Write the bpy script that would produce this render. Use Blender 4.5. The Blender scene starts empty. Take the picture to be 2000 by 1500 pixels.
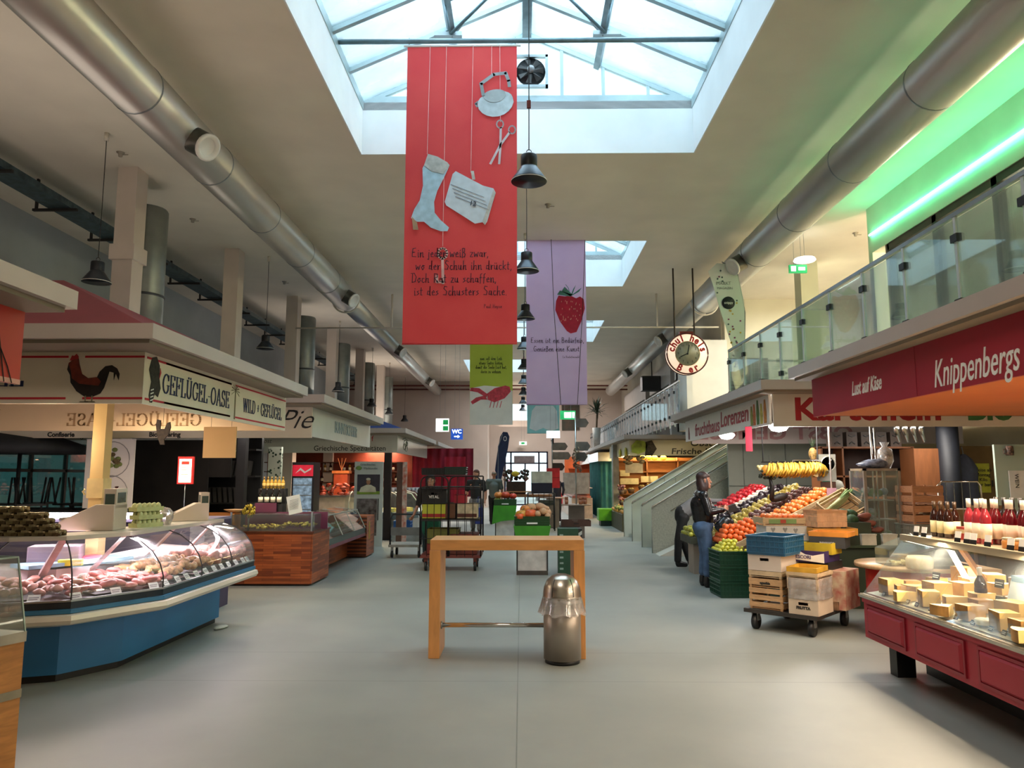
import bpy, bmesh, math, random
from mathutils import Vector, Matrix, Euler
random.seed(7)
SC = bpy.context.scene
COL = SC.collection
R = math.radians
# ------------------------------------------------------------ camera, world, light, exposure
cam_d = bpy.data.cameras.new('camera'); cam = bpy.data.objects.new('camera', cam_d); COL.objects.link(cam)
cam_d.sensor_width = 36; cam_d.lens = 36*1450/2000; cam_d.clip_end = 200
PITCH = math.atan(180/1450); YAW = math.atan(18/1450*math.cos(PITCH))
cam.location = (0, 0, 1.62); cam.rotation_euler = (math.pi/2+PITCH, 0, YAW)
SC.camera = cam
SC.view_settings.view_transform = 'Standard'; SC.view_settings.look = 'None'
SC.view_settings.gamma = 1; SC.view_settings.exposure = 0.55
try: SC.view_settings.use_curve_mapping = False
except Exception: pass
W = bpy.data.worlds.new('overcast_sky'); SC.world = W; W.use_nodes = True
_b = W.node_tree.nodes['Background']; _b.inputs[0].default_value = (.80, .92, 1, 1); _b.inputs[1].default_value = 1.6

def light(name, kind, loc, power, color, size=(1, 1), aim=(0, 0, -1), spot=None, blend=.6):
    d = bpy.data.lights.new(name, kind); d.energy = power; d.color = color
    if kind == 'AREA': d.shape = 'RECTANGLE'; d.size, d.size_y = size
    elif kind == 'SPOT': d.spot_size = R(spot); d.spot_blend = blend; d.shadow_soft_size = size[0]
    else: d.shadow_soft_size = size[0]
    o = bpy.data.objects.new(name, d); COL.objects.link(o); o.location = loc
    o.rotation_euler = Vector(aim).to_track_quat('-Z', 'Y').to_euler()
    return o
SKYY = [9.1, 17.27, 25.42, 33.5]
for y in SKYY:   # daylight coming down through each roof light
    light('skylight_daylight', 'AREA', (.1, y, 9.6), 820, (.80, .93, 1), (6.4, 5.2))
light('door_daylight', 'AREA', (.3, 43.2, 1.8), 260, (.85, .93, 1), (2.4, 2.8), (0, -1, 0))
WARM = (1, .78, .52); COOL = (1, .93, .84); PINK = (1, .80, .86)
# spots recessed in the stall ceilings
for y, p in ((3.6, 34), (5.6, 34), (7.4, 26)): light('cheese_stall_lamp', 'AREA', (3.9, y, 2.2), p, (1, .84, .62), (.9, .5))
for y in (2.6, 4.1, 5.6, 7.0): light('canopy_spot', 'SPOT', (3.29, y, 2.24), 34, (1, .76, .52), (.04,), (-.1, 0, -1), 150, .5)
for y in (7.4, 9.2): light('poultry_stall_lamp', 'AREA', (-4.7, y, 2.5), 26, (1, .80, .58), (.8, .4))
light('poultry_post_lamp', 'POINT', (-4.3, 6.7, 1.9), 12, (1, .75, .45), (.1,))
for x, y in ((4.1, 10.6), (4.1, 12.8), (6.2, 11.5)): light('fruit_stall_lamp', 'AREA', (x, y, 2.45), 30, COOL, (.8, .8))
for y in (22.6, 25.5, 29): light('herb_stall_lamp', 'AREA', (4.6, y, 2.5), 95, (1, .76, .42), (1.2, 1.2))
for y in (12.8, 15.0): light('butcher_stall_lamp', 'AREA', (-4.6, y, 2.45), 8, COOL, (.8, .6))
for y in (20.5, 24.5): light('greek_stall_lamp', 'AREA', (-4.6, y, 2.45), 60, (1, .7, .5), (1., 1.))
for y in (28, 32, 36): light('far_stall_lamp', 'AREA', (-4.2, y, 2.45), 90, COOL, (1., 1.))
light('far_right_lamp', 'AREA', (4.2, 35, 2.4), 70, (1, .5, .28), (1., 2.))
light('gallery_lamp', 'AREA', (7.4, 17.8, 6.3), 170, (1, .98, .86), (1.2, 1.2))
for y in (5.5, 8.5, 11.5): light('gallery_shop_lamp', 'POINT', (8.3, y, 4.6), 220, (1, .86, .62), (.25,))
for k in range(16): light('led_glow', 'AREA', (6.22, 4.4+.6*k, 6.0), .75, (.16, 1, .48), (.3, .3), (-.25, 0, 1))
light('rose_wash', 'SPOT', (-5.6, 33, 3.0), 480, (1, .42, .32), (.2,), (.1, .5, .8), 130)
light('far_hall_lamp', 'AREA', (1.5, 37, 6.3), 260, (1, .9, .85), (3, 2))
light('hall_lamp', 'AREA', (-1.2, 1.5, 6.2), 110, (1, .86, .72), (2.5, 2.5))
for x, y, z, p in ((-6.0, 3.5, 3.0, 24), (-6.0, 8, 3.95, 16), (-6.2, 13.2, 3.1, 20), (-6, 22, 4.05, 18), (-6, 32, 3.7, 40), (7.5, 26, 5.9, 30), (0, 41, 4.4, 20)): light('ceiling_fill', 'AREA', (x, y, z), p, (1, .86, .74), (2.5, 2.5), (0, 0, 1))  # added fill aimed upward to brighten the ceiling, not real fixtures
light('showcase_fill', 'AREA', (-3.9, 11.6, 2.3), 18, (1, .84, .6), (.5, .3))  # added fill that brightens the glass showcase and its gold packets
light('banner_spot', 'SPOT', (2.2, 4.2, 2.75), 130, (1, .62, .36), (.05,), (-2.5, 5.3, 1.35), 30, .35)

# ------------------------------------------------------------ materials
def hx(h):
    h = h.lstrip('#'); c = [int(h[i:i+2], 16)/255 for i in (0, 2, 4)]
    return tuple((v/12.92 if v <= .04045 else ((v+.055)/1.055)**2.4) for v in c) + (1,)
MATS = {}
def newmat(name):
    m = bpy.data.materials.new(name); m.use_nodes = True; MATS[name] = m
    nt = m.node_tree; return m, nt, nt.nodes['Principled BSDF']
def coords(nt, scale=(1, 1, 1)):
    tc = nt.nodes.new('ShaderNodeTexCoord'); mp = nt.nodes.new('ShaderNodeMapping'); mp.inputs['Scale'].default_value = scale
    nt.links.new(tc.outputs['Object'], mp.inputs[0]); return mp.outputs[0]
def M(h, rough=.6, metal=0, var=.12, scale=6, bump=0, emit=0, kind='noise', h2=None, sc=(1, 1, 1), alpha=1, spec=.5):
    key = f'{kind}_{h}_{h2}_{rough}_{metal}_{var}_{scale}_{bump}_{emit}_{sc}_{alpha}'
    if key in MATS: return MATS[key]
    m, nt, p = newmat(key); L = nt.links
    c = hx(h)
    if h2: c2 = hx(h2)
    else: c2 = tuple(max(0, v*(1-var*2)) for v in c[:3]) + (1,); c = tuple(min(1, v*(1+var)) for v in c[:3]) + (1,)
    v = coords(nt, sc)
    if kind == 'noise':
        t = nt.nodes.new('ShaderNodeTexNoise'); t.inputs['Scale'].default_value = scale; t.inputs['Detail'].default_value = 5; f = t.outputs['Fac']
    elif kind == 'wood':
        t = nt.nodes.new('ShaderNodeTexNoise'); t.inputs['Scale'].default_value = scale; t.inputs['Detail'].default_value = 8
        t.inputs['Distortion'].default_value = .6; f = t.outputs['Fac']
    elif kind == 'brick':
        t = nt.nodes.new('ShaderNodeTexBrick'); t.inputs['Scale'].default_value = scale; t.inputs['Color1'].default_value = (0, 0, 0, 1)
        t.inputs['Color2'].default_value = (1, 1, 1, 1); t.inputs['Mortar'].default_value = (.1, .1, .1, 1); t.inputs['Mortar Size'].default_value = .008
        t.inputs['Brick Width'].default_value = 1.1; t.inputs['Row Height'].default_value = .12; f = t.outputs['Color']
    elif kind == 'spots':
        t = nt.nodes.new('ShaderNodeTexVoronoi'); t.inputs['Scale'].default_value = scale; f = t.outputs['Distance']
    elif kind == 'weave':
        t = nt.nodes.new('ShaderNodeTexChecker'); t.inputs['Scale'].default_value = scale; f = t.outputs['Fac']
    L.new(v, t.inputs['Vector'])
    r = nt.nodes.new('ShaderNodeValToRGB'); r.color_ramp.elements[0].color = c2; r.color_ramp.elements[1].color = c
    if kind in ('noise', 'wood'): r.color_ramp.elements[0].position = .32; r.color_ramp.elements[1].position = .68
    if kind == 'spots': r.color_ramp.elements[0].position = .25; r.color_ramp.elements[1].position = .4
    L.new(f, r.inputs[0]); L.new(r.outputs[0], p.inputs['Base Color'])
    p.inputs['Roughness'].default_value = rough; p.inputs['Metallic'].default_value = metal
    p.inputs['Specular IOR Level'].default_value = spec
    if bump:
        b = nt.nodes.new('ShaderNodeBump'); b.inputs['Strength'].default_value = bump; b.inputs['Distance'].default_value = .01
        L.new(f, b.inputs['Height']); L.new(b.outputs[0], p.inputs['Normal'])
    if emit: L.new(r.outputs[0], p.inputs['Emission Color']); p.inputs['Emission Strength'].default_value = emit
    if alpha < 1: p.inputs['Alpha'].default_value = alpha
    return m
def glass(name, tint='#eef6f4', refl=.10, dens=.06, rough=.02):
    if name in MATS: return MATS[name]
    m, nt, p = newmat(name); L = nt.links; nt.nodes.remove(p)
    out = nt.nodes['Material Output']
    tr = nt.nodes.new('ShaderNodeBsdfTransparent'); tr.inputs[0].default_value = hx(tint)
    df = nt.nodes.new('ShaderNodeBsdfDiffuse'); df.inputs[0].default_value = hx(tint)
    gl = nt.nodes.new('ShaderNodeBsdfGlossy'); gl.inputs['Roughness'].default_value = rough
    lw = nt.nodes.new('ShaderNodeLayerWeight'); lw.inputs[0].default_value = .35
    nz = nt.nodes.new('ShaderNodeTexNoise'); nz.inputs['Scale'].default_value = 3
    mu = nt.nodes.new('ShaderNodeMath'); mu.operation = 'MULTIPLY_ADD'; mu.inputs[1].default_value = .6; mu.inputs[2].default_value = refl*.5
    ml = nt.nodes.new('ShaderNodeMath'); ml.operation = 'MULTIPLY'; ml.inputs[1].default_value = dens*2
    a = nt.nodes.new('ShaderNodeMixShader'); b = nt.nodes.new('ShaderNodeMixShader')
    L.new(nz.outputs['Fac'], ml.inputs[0]); L.new(ml.outputs[0], a.inputs[0]); L.new(tr.outputs[0], a.inputs[1]); L.new(df.outputs[0], a.inputs[2])
    L.new(lw.outputs['Fresnel'], mu.inputs[0]); L.new(mu.outputs[0], b.inputs[0]); L.new(a.outputs[0], b.inputs[1]); L.new(gl.outputs[0], b.inputs[2])
    L.new(b.outputs[0], out.inputs[0]); return m
GLASS = glass('clear_glass'); ROOFGLASS = glass('frosted_roof_glass', '#f2fbff', .05, .22, .3); FILM = glass('plastic_film', '#f4f0ee', .2, .3, .15)
RAILGLASS = glass('rail_glass', '#e4f2f2', .10, .10); BOTTLEG = glass('bottle_glass', '#7c5236', .2, .3)
FROST = glass('frosted_stair_panel', '#dfe3d6', .06, .95, .3)
ALU = M('#9aa3a6', .35, .9, .08, 3); STEEL = M('#b9bcbc', .28, 1, .1, 4); CHROME = M('#e4e4e2', .12, 1, .05, 3)
DUCT = M('#c9c8c2', .38, .75, .10, 1.5, sc=(1, .3, 1)); WHITE = M('#e6e4de', .6, 0, .03, 2); OFFW = M('#d9d2c4', .6, 0, .04, 2)
BLACK = M('#17181a', .45, 0, .1, 5); DARK = M('#2a2725', .6, 0, .15, 5); GREY = M('#8c8f90', .5, 0, .06, 4)
PLAST = M('#bdb7ad', .7, 0, .03, 2); PAPER = M('#f1efe9', .7, 0, .03, 8)
BEECH = M('#c98a4e', .38, 0, .1, 5, kind='wood', sc=(1, 6, 6)); PALEW = M('#cbab80', .6, 0, .12, 9, kind='wood', sc=(1, 5, 8))

# ------------------------------------------------------------ mesh building
class G:
    def __init__(s): s.v = []; s.f = []; s.m = []; s.sm = []
    def add(s, vs, fs, m=0, smooth=False):
        o = len(s.v); s.v += [tuple(v) for v in vs]
        for f in fs: s.f.append([i+o for i in f]); s.m.append(m); s.sm.append(smooth)
        return s
    def box(s, a, b, m=0, rot=None, piv=None):
        (x0, y0, z0), (x1, y1, z1) = a, b
        vs = [(x, y, z) for x in (x0, x1) for y in (y0, y1) for z in (z0, z1)]
        if rot:
            e = Euler(tuple(R(r) for r in rot)).to_matrix(); c = Vector(piv) if piv else Vector(((x0+x1)/2, (y0+y1)/2, (z0+z1)/2))
            vs = [tuple(e @ (Vector(v)-c)+c) for v in vs]
        return s.add(vs, [(0, 1, 3, 2), (4, 6, 7, 5), (0, 4, 5, 1), (2, 3, 7, 6), (0, 2, 6, 4), (1, 5, 7, 3)], m)
    def cbox(s, c, d, m=0, rot=None): return s.box([c[i]-d[i]/2 for i in range(3)], [c[i]+d[i]/2 for i in range(3)], m, rot)
    def tube(s, pts, r, n=8, m=0, caps=True, closed=False):
        P = [Vector(p) for p in pts]; rr = r if isinstance(r, (list, tuple)) else [r]*len(P); vs = []; fs = []
        for i, p in enumerate(P):
            a = P[i-1] if (i or closed) else p; b = P[(i+1) % len(P)] if (i < len(P)-1 or closed) else p
            t = (b-a).normalized(); q = t.to_track_quat('Z', 'Y')
            for k in range(n):
                an = 2*math.pi*k/n; vs.append(p + q @ Vector((math.cos(an)*rr[i], math.sin(an)*rr[i], 0)))
        L = len(P) if closed else len(P)-1
        for i in range(L):
            j = (i+1) % len(P)
            for k in range(n): fs.append((i*n+k, i*n+(k+1) % n, j*n+(k+1) % n, j*n+k))
        if caps and not closed: fs.append(tuple(range(n))[::-1]); fs.append(tuple((len(P)-1)*n+k for k in range(n)))
        return s.add(vs, fs, m, n > 5)
    def lathe(s, prof, c=(0, 0, 0), n=20, m=0, axis='Z', sx=1, sy=1):
        vs = []; fs = []
        for (r, z) in prof:
            for k in range(n):
                a = 2*math.pi*k/n; x, y = r*math.cos(a)*sx, r*math.sin(a)*sy
                p = (x, y, z) if axis == 'Z' else ((x, -z, y) if axis == 'Y' else (z, x, y))
                vs.append((p[0]+c[0], p[1]+c[1], p[2]+c[2]))
        for i in range(len(prof)-1):
            for k in range(n): fs.append((i*n+k, i*n+(k+1) % n, (i+1)*n+(k+1) % n, (i+1)*n+k))
        if prof[0][0] > 1e-4: fs.append(tuple(range(n))[::-1])
        if prof[-1][0] > 1e-4: fs.append(tuple((len(prof)-1)*n+k for k in range(n)))
        return s.add(vs, fs, m, True)
    def ball(s, c, r, m=0, n=12, rot=None):
        r = r if isinstance(r, (list, tuple)) else (r, r, r); vs = []; fs = []; h = n//2+1
        e = Euler(tuple(R(a) for a in rot)).to_matrix() if rot else None
        for i in range(h+1):
            t = math.pi*i/h
            for k in range(n):
                a = 2*math.pi*k/n; p = Vector((r[0]*math.sin(t)*math.cos(a), r[1]*math.sin(t)*math.sin(a), r[2]*math.cos(t)))
                if e: p = e @ p
                vs.append(p+Vector(c))
        for i in range(h):
            for k in range(n): fs.append((i*n+k, (i+1)*n+k, (i+1)*n+(k+1) % n, i*n+(k+1) % n))
        return s.add(vs, fs, m, True)
    def ext(s, poly, h, m=0, plane='XZ', at=0):
        """a 2D outline given thickness h; plane XZ stands facing -Y at y=at, YZ faces X, XY lies flat"""
        n = len(poly)
        def P(a, b, d): return (a, at+d, b) if plane == 'XZ' else ((at+d, a, b) if plane == 'YZ' else (a, b, at+d))
        vs = [P(a, b, 0) for a, b in poly] + [P(a, b, h) for a, b in poly]
        fs = [tuple(range(n)), tuple(range(n, 2*n))[::-1]] + [(i, (i+1) % n, n+(i+1) % n, n+i) for i in range(n)]
        return s.add(vs, fs, m)
    def quad(s, a, b, c, d, m=0): return s.add([a, b, c, d], [(0, 1, 2, 3)], m)
    def xf(s, mat, start=0):
        s.v = s.v[:start]+[tuple(mat @ Vector(v)) for v in s.v[start:]]; return s

def mesh(name, g, mats):
    if not isinstance(mats, (list, tuple)): mats = [mats]
    me = bpy.data.meshes.new(name); me.from_pydata(g.v, [], g.f)
    for m in mats: me.materials.append(m)
    for p, mi, sm in zip(me.polygons, g.m, g.sm): p.material_index = mi; p.use_smooth = sm
    bm = bmesh.new(); bm.from_mesh(me); bmesh.ops.recalc_face_normals(bm, faces=bm.faces)
    big = [f for f in bm.faces if len(f.verts) > 5 and not f.smooth]
    if big: bmesh.ops.triangulate(bm, faces=big)
    bm.to_mesh(me); bm.free(); me.update(); return me
def obj(name, g, mats, parent=None, loc=None, rot=None, w=False, bevel=0):
    """link one mesh object; w=True: the shape is in world metres and gets shifted to its thing's base"""
    if w:
        o3 = Vector(parent.location) if parent and not parent.parent else (Vector(loc) if loc else Vector())
        if parent and parent.parent: o3 = parent.matrix_basis.translation + parent.parent.matrix_basis.translation
        g.v = [(v[0]-o3.x, v[1]-o3.y, v[2]-o3.z) for v in g.v]
        if parent: loc = None
    o = bpy.data.objects.new(name, mesh(name, g, mats)); COL.objects.link(o)
    if parent: o.parent = parent
    if loc: o.location = loc
    if rot: o.rotation_euler = [R(a) for a in rot]
    if bevel:
        b = o.modifiers.new('bevel', 'BEVEL'); b.width = bevel; b.segments = 2; b.limit_method = 'ANGLE'
    return o
def tag(o, label, cat, group=None, kind=None):
    o['label'] = label; o['category'] = cat
    if group: o['group'] = group
    if kind: o['kind'] = kind
    return o
def thing(name, label, cat, loc=(0, 0, 0), rotz=0, group=None):
    o = bpy.data.objects.new(name, None); COL.objects.link(o); o.location = loc; o.rotation_euler = (0, 0, R(rotz)); o.empty_display_size = .1
    return tag(o, label, cat, group)
def struct(name, g, m, label=None):
    o = obj(name, g, m); o['kind'] = 'structure'
    if label: o['label'] = label; o['category'] = name.split('_')[0]
    return o
def kids(o): return [c for c in bpy.data.objects if c.parent == o]
def dup(root, loc, rot=None, label=None, group=None, scale=None):
    def cp(o, par):
        c = o.copy(); COL.objects.link(c)
        if par: c.parent = par
        for k in KID.get(o.name, []) if o.name in KID else o.children: cp(k, c)
        return c
    c = cp(root, None); c.location = loc
    if rot is not None: c.rotation_euler = [R(a) for a in rot]
    if scale: c.scale = (scale,)*3 if not isinstance(scale, tuple) else scale
    if label: c['label'] = label
    if group: c['group'] = group
    return c
KID = {}
class Rep:
    """first call places the source itself, later calls place copies of it"""
    def __init__(s, src): s.src = src; s.n = 0
    def __call__(s, loc, rot=None, label=None, group=None, scale=None):
        if s.n == 0: c = s.src; s.n = 1; c.location = loc
        else: return dup(s.src, loc, rot if rot is not None else (0, 0, 0), label, group, scale or tuple(1 for _ in range(3)))
        if rot is not None: c.rotation_euler = [R(a) for a in rot]
        if scale: c.scale = (scale,)*3 if not isinstance(scale, tuple) else scale
        if label: c['label'] = label
        if group: c['group'] = group
        return c
def text(body, size, m, parent=None, loc=(0, 0, 0), rot=(90, 0, 0), name='lettering', sx=1, shear=0, bold=0, ext=.002, align='CENTER', space=1, label=None):
    cu = bpy.data.curves.new(name, 'FONT'); cu.body = body; cu.size = size; cu.extrude = ext; cu.shear = shear; cu.offset = bold
    cu.align_x = align; cu.align_y = 'CENTER'; cu.space_character = space; cu.resolution_u = 3
    t = bpy.data.objects.new(name, cu); COL.objects.link(t); bpy.context.view_layer.update()
    me = bpy.data.meshes.new_from_object(t.evaluated_get(bpy.context.evaluated_depsgraph_get())); me.name = name
    COL.objects.unlink(t); bpy.data.objects.remove(t)
    me.materials.clear(); me.materials.append(m)
    o = bpy.data.objects.new(name, me); COL.objects.link(o)
    if parent: o.parent = parent
    o.location = loc; o.rotation_euler = [R(a) for a in rot]; o.scale = (sx, 1, 1)
    if label: o['label'] = label
    return o
# strokes as ribbons: a broad-nib hand, used for painted capitals and for handwriting
def ribbon(g, pts, wv, wh, m=0, th=.003, pl=None):
    for (x0, y0), (x1, y1) in zip(pts[:-1], pts[1:]):
        d = Vector((x1-x0, y1-y0)); L = d.length
        if L < 1e-6: continue
        a = abs(d.y)/L; w = (wv*a+wh*(1-a))/2; nx, ny = -d.y/L*w, d.x/L*w; ex, ey = d.x/L*w*.5, d.y/L*w*.5
        g.ext([(x0-ex+nx, y0-ey+ny), (x1+ex+nx, y1+ey+ny), (x1+ex-nx, y1+ey-ny), (x0-ex-nx, y0-ey-ny)], th, m)
def arc(cx, cy, rx, ry, a0, a1, n=10): return [(cx+rx*math.cos(R(a0+(a1-a0)*i/n)), cy+ry*math.sin(R(a0+(a1-a0)*i/n))) for i in range(n+1)]
SERIF = {  # width, strokes in a 0..1 high box; 's' marks a serif (short bar) centred at a point
 'G': (.72, [arc(.38, .5, .32, .5, 40, 320, 14)+[(.64, .2), (.64, .42)], [(.48, .42), (.76, .42)], [(.64, .7), (.64, .96)]]),
 'E': (.62, [[(.14, 0), (.14, 1)], [(.04, 1), (.56, 1), (.56, .82)], [(.04, 0), (.58, 0), (.58, .2)], [(.14, .52), (.42, .52)], [(.42, .42), (.42, .62)]]),
 'F': (.58, [[(.14, 0), (.14, 1)], [(.04, 1), (.56, 1), (.56, .82)], [(.02, 0), (.28, 0)], [(.14, .52), (.42, .52)], [(.42, .42), (.42, .62)]]),
 'L': (.58, [[(.14, 0), (.14, 1)], [(.02, 1), (.28, 1)], [(.02, 0), (.54, 0), (.54, .22)]]),
 'U': (.74, [[(.14, 1), (.14, .3)]+arc(.37, .3, .23, .3, 180, 360)+[(.6, 1)], [(.02, 1), (.26, 1)], [(.5, 1), (.7, 1)]]),
 'O': (.76, [arc(.38, .5, .32, .5, 0, 360, 18)]),
 'A': (.72, [[(.08, 0), (.36, 1), (.64, 0)], [(.18, .34), (.54, .34)], [(0, 0), (.18, 0)], [(.52, 0), (.74, 0)]]),
 'S': (.56, [arc(.28, .74, .2, .26, 20, 250, 9)+arc(.28, .25, .22, .25, 70, -160, 9), [(.48, .76), (.48, .98)], [(.06, .02), (.06, .24)]]),
 'W': (1.0, [[(.08, 1), (.28, 0), (.5, 1), (.72, 0), (.92, 1)], [(0, 1), (.2, 1)], [(.82, 1), (1, 1)]]),
 'I': (.3, [[(.14, 0), (.14, 1)], [(.02, 1), (.26, 1)], [(.02, 0), (.26, 0)]]),
 'D': (.72, [[(.14, 0), (.14, 1)], [(.02, 1), (.3, 1)]+arc(.3, .5, .34, .5, 90, -90, 12)+[(.02, 0)]]),
 '-': (.34, [[(.04, .4), (.28, .4)]]), '+': (.5, [[(.24, .25), (.24, .75)], [(.04, .5), (.44, .5)]]), ' ': (.3, []),
}
def serif(body, h, m, parent, loc, rot=(90, 0, 0), sx=1, wv=.13, wh=.045, name='lettering'):
    g = G(); x = 0
    for ch in body:
        base = {'Ü': 'U', 'Ö': 'O', 'Ä': 'A'}.get(ch, ch); w, st = SERIF[base]
        for s_ in st: ribbon(g, [((x+px)*h, py*h) for px, py in s_], wv*h, wh*h, th=.003)
        if base != ch:
            for dx in (.24, .5): g.ext([((x+dx-.06)*h, 1.08*h), ((x+dx+.06)*h, 1.08*h), ((x+dx+.06)*h, 1.2*h), ((x+dx-.06)*h, 1.2*h)], .003)
        x += w+.08
    g.v = [((v[0]-x*h/2)*sx, v[2], .004-v[1]) for v in g.v]   # laid like a text object: x right, y up
    return obj(name, g, m, parent, loc, rot)
# ------------------------------------------------------------ floor, ceiling, walls
def floor_mat():
    m, nt, p = newmat('polished_screed'); L = nt.links
    tc = nt.nodes.new('ShaderNodeTexCoord')
    n1 = nt.nodes.new('ShaderNodeTexNoise'); n1.inputs['Scale'].default_value = .7; n1.inputs['Detail'].default_value = 8
    n2 = nt.nodes.new('ShaderNodeTexNoise'); n2.inputs['Scale'].default_value = 9; n2.inputs['Detail'].default_value = 6
    for n in (n1, n2): L.new(tc.outputs['Object'], n.inputs['Vector'])
    mx = nt.nodes.new('ShaderNodeMath'); mx.operation = 'MULTIPLY_ADD'; mx.inputs[1].default_value = .35
    L.new(n2.outputs['Fac'], mx.inputs[0]); L.new(n1.outputs['Fac'], mx.inputs[2])
    r = nt.nodes.new('ShaderNodeValToRGB'); r.color_ramp.elements[0].color = hx('#7d807b'); r.color_ramp.elements[1].color = hx('#989a93')
    r.color_ramp.elements[0].position = .35; r.color_ramp.elements[1].position = 1.0; L.new(mx.outputs[0], r.inputs[0])
    sx = nt.nodes.new('ShaderNodeSeparateXYZ'); L.new(tc.outputs['Object'], sx.inputs[0]); last = None
    def seam(out, c, w):
        nonlocal last
        a = nt.nodes.new('ShaderNodeMath'); a.operation = 'COMPARE'; a.inputs[1].default_value = c; a.inputs[2].default_value = w
        L.new(out, a.inputs[0])
        if last is None: last = a.outputs[0]
        else:
            b = nt.nodes.new('ShaderNodeMath'); b.operation = 'MAXIMUM'; L.new(last, b.inputs[0]); L.new(a.outputs[0], b.inputs[1]); last = b.outputs[0]
    seam(sx.outputs['X'], -.03, .004)
    for c in (6.15, 7.12, 12.3, 17.4, 22.5): seam(sx.outputs['Y'], c, .004)
    mc = nt.nodes.new('ShaderNodeMixRGB'); mc.inputs[2].default_value = hx('#6f736e'); L.new(last, mc.inputs[0]); L.new(r.outputs[0], mc.inputs[1])
    L.new(mc.outputs[0], p.inputs['Base Color'])
    rr = nt.nodes.new('ShaderNodeMapRange'); rr.inputs[3].default_value = .40; rr.inputs[4].default_value = .58
    L.new(n2.outputs['Fac'], rr.inputs[0]); L.new(rr.outputs[0], p.inputs['Roughness']); return m
g = G(); g.box((-14, -3.2, -.1), (12, 42.2, 0)); struct('floor', g, floor_mat())
CEIL = 6.6; HX0, HX1 = -2.5, 2.7
cm = M('#e6dfd0', .85, 0, .03, 1.2); wellm = M('#eef2f3', .8, 0, .02, 2)
g = G(); g.box((-14, -3.2, CEIL), (HX0, 42.2, CEIL+.2)); g.box((HX1, -3.2, CEIL), (12, 42.2, CEIL+.2))
ys = [-3.2]
for y in SKYY: ys += [y-1.93, y+1.93]
ys.append(42.2)
for i in range(0, len(ys), 2): g.box((HX0, ys[i], CEIL), (HX1, ys[i+1], CEIL+.2))
struct('ceiling', g, cm)
for i, y in enumerate(SKYY):
    g = G(); a, b = y-1.93, y+1.93; t = .12; zb = CEIL-.004
    g.box((HX0, a, zb), (HX0+.02, b, 7.45)); g.box((HX1-.02, a, zb), (HX1, b, 7.45))
    g.box((HX0, a, zb), (HX1, a+.02, 7.45)); g.box((HX0, b-.02, zb), (HX1, b, 7.45))
    struct(f'trim_{i+1}', g, wellm)
wallm = M('#a3adb2', .85, 0, .04, 1.5); wallw = M('#cfcabb', .85, 0, .03, 1.5); farm = M('#c7b9ae', .85, 0, .04, 1)
g = G(); g.box((-9.6, -3.2, 0), (-9.4, 13.2, 6.6)); g.box((-9.6, 16.6, 0), (-9.4, 39, 6.6)); g.box((-9.6, 13.2, 2.3), (-9.4, 16.6, 6.6)); g.box((-9.6, 13.2, 0), (-9.4, 16.6, .7)); struct('wall_left', g, wallm)
g = G(); [g.box((-9.52, y, .7), (-9.46, y+.07, 2.3)) for y in (13.2, 14.3, 15.4, 16.5)]; g.box((-9.52, 13.2, 1.7), (-9.46, 16.6, 1.76)); o = struct('window_8', g, M('#2c3032', .5)); gg = G(); gg.box((-9.5, 13.2, .7), (-9.49, 16.6, 2.3)); obj('pane', gg, glass('window_glass', '#6d928e', .1, .3), o)
g = G(); g.box((-14, -3.3, 0), (12, -3.1, 6.6)); struct('wall_back', g, wallw)
g = G(); g.box((-9.6, 39, 0), (-1.75, 39.2, 6.6)); g.box((-1.95, 39.2, 0), (-1.75, 42, 6.6)); struct('wall_far_left', g, farm)
# far wall with an opening for the entrance and one for the high window
g = G()
g.box((-1.95, 42, 0), (-.95, 42.2, 6.6)); g.box((1.5, 42, 0), (12, 42.2, 6.6)); g.box((-.95, 42, 3.0), (1.5, 42.2, 4.75)); g.box((-.95, 42, 5.7), (1.5, 42.2, 6.6))
g.box((-.95, 42, 4.75), (-.5, 42.2, 5.7)); g.box((.95, 42, 4.75), (1.5, 42.2, 5.7)); struct('wall_far', g, farm)
g = G(); g.box((-.5, 42.05, 4.75), (.95, 42.07, 5.7)); struct('window_9', g, glass('clear_glass'))
# gallery shop wall (glazed, with a cream room behind), end wall and inner wall
g = G(); g.box((6.5, -3.1, 5.72), (6.7, 13.55, 6.6)); g.box((6.5, 13.4, 2.84), (6.9, 13.55, 5.72)); g.box((6.5, -3.1, 2.84), (6.7, 13.4, 3.0)); struct('wall_gallery', g, M('#d3d8c4', .8, 0, .03, 2))
g = G(); g.box((9.6, -3.1, 0), (9.8, 42, 6.6)); struct('wall_right', g, M('#d8ccae', .85, 0, .03, 2))
g = G(); g.box((5.75, 20.7, 2.85), (9.6, 20.9, 6.6)); struct('wall_gallery_end', g, M('#ddd9c4', .85, 0, .02, 2))
g = G(); g.box((5.7, 20.9, 2.83), (5.9, 42, 6.6)); struct('wall_gallery_inner', g, M('#c9c3b6', .8, 0, .03, 2))
frm = M('#3f3b34', .5, .2, .1, 5)
for i, y in enumerate((12.9, 11.4, 9.9, 8.4, 6.9, 5.4, 3.9)):
    g = G(); g.box((6.52, y-.06, 3.0), (6.64, y+.06, 5.72)); g.box((6.52, y-1.5, 5.6), (6.62, y, 5.72))
    o = struct(f'window_{i+1}', g, frm); gg = G(); gg.box((6.57, y-1.44, 3.0), (6.585, y-.06, 5.6)); p = obj('pane', gg, GLASS, o)
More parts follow.
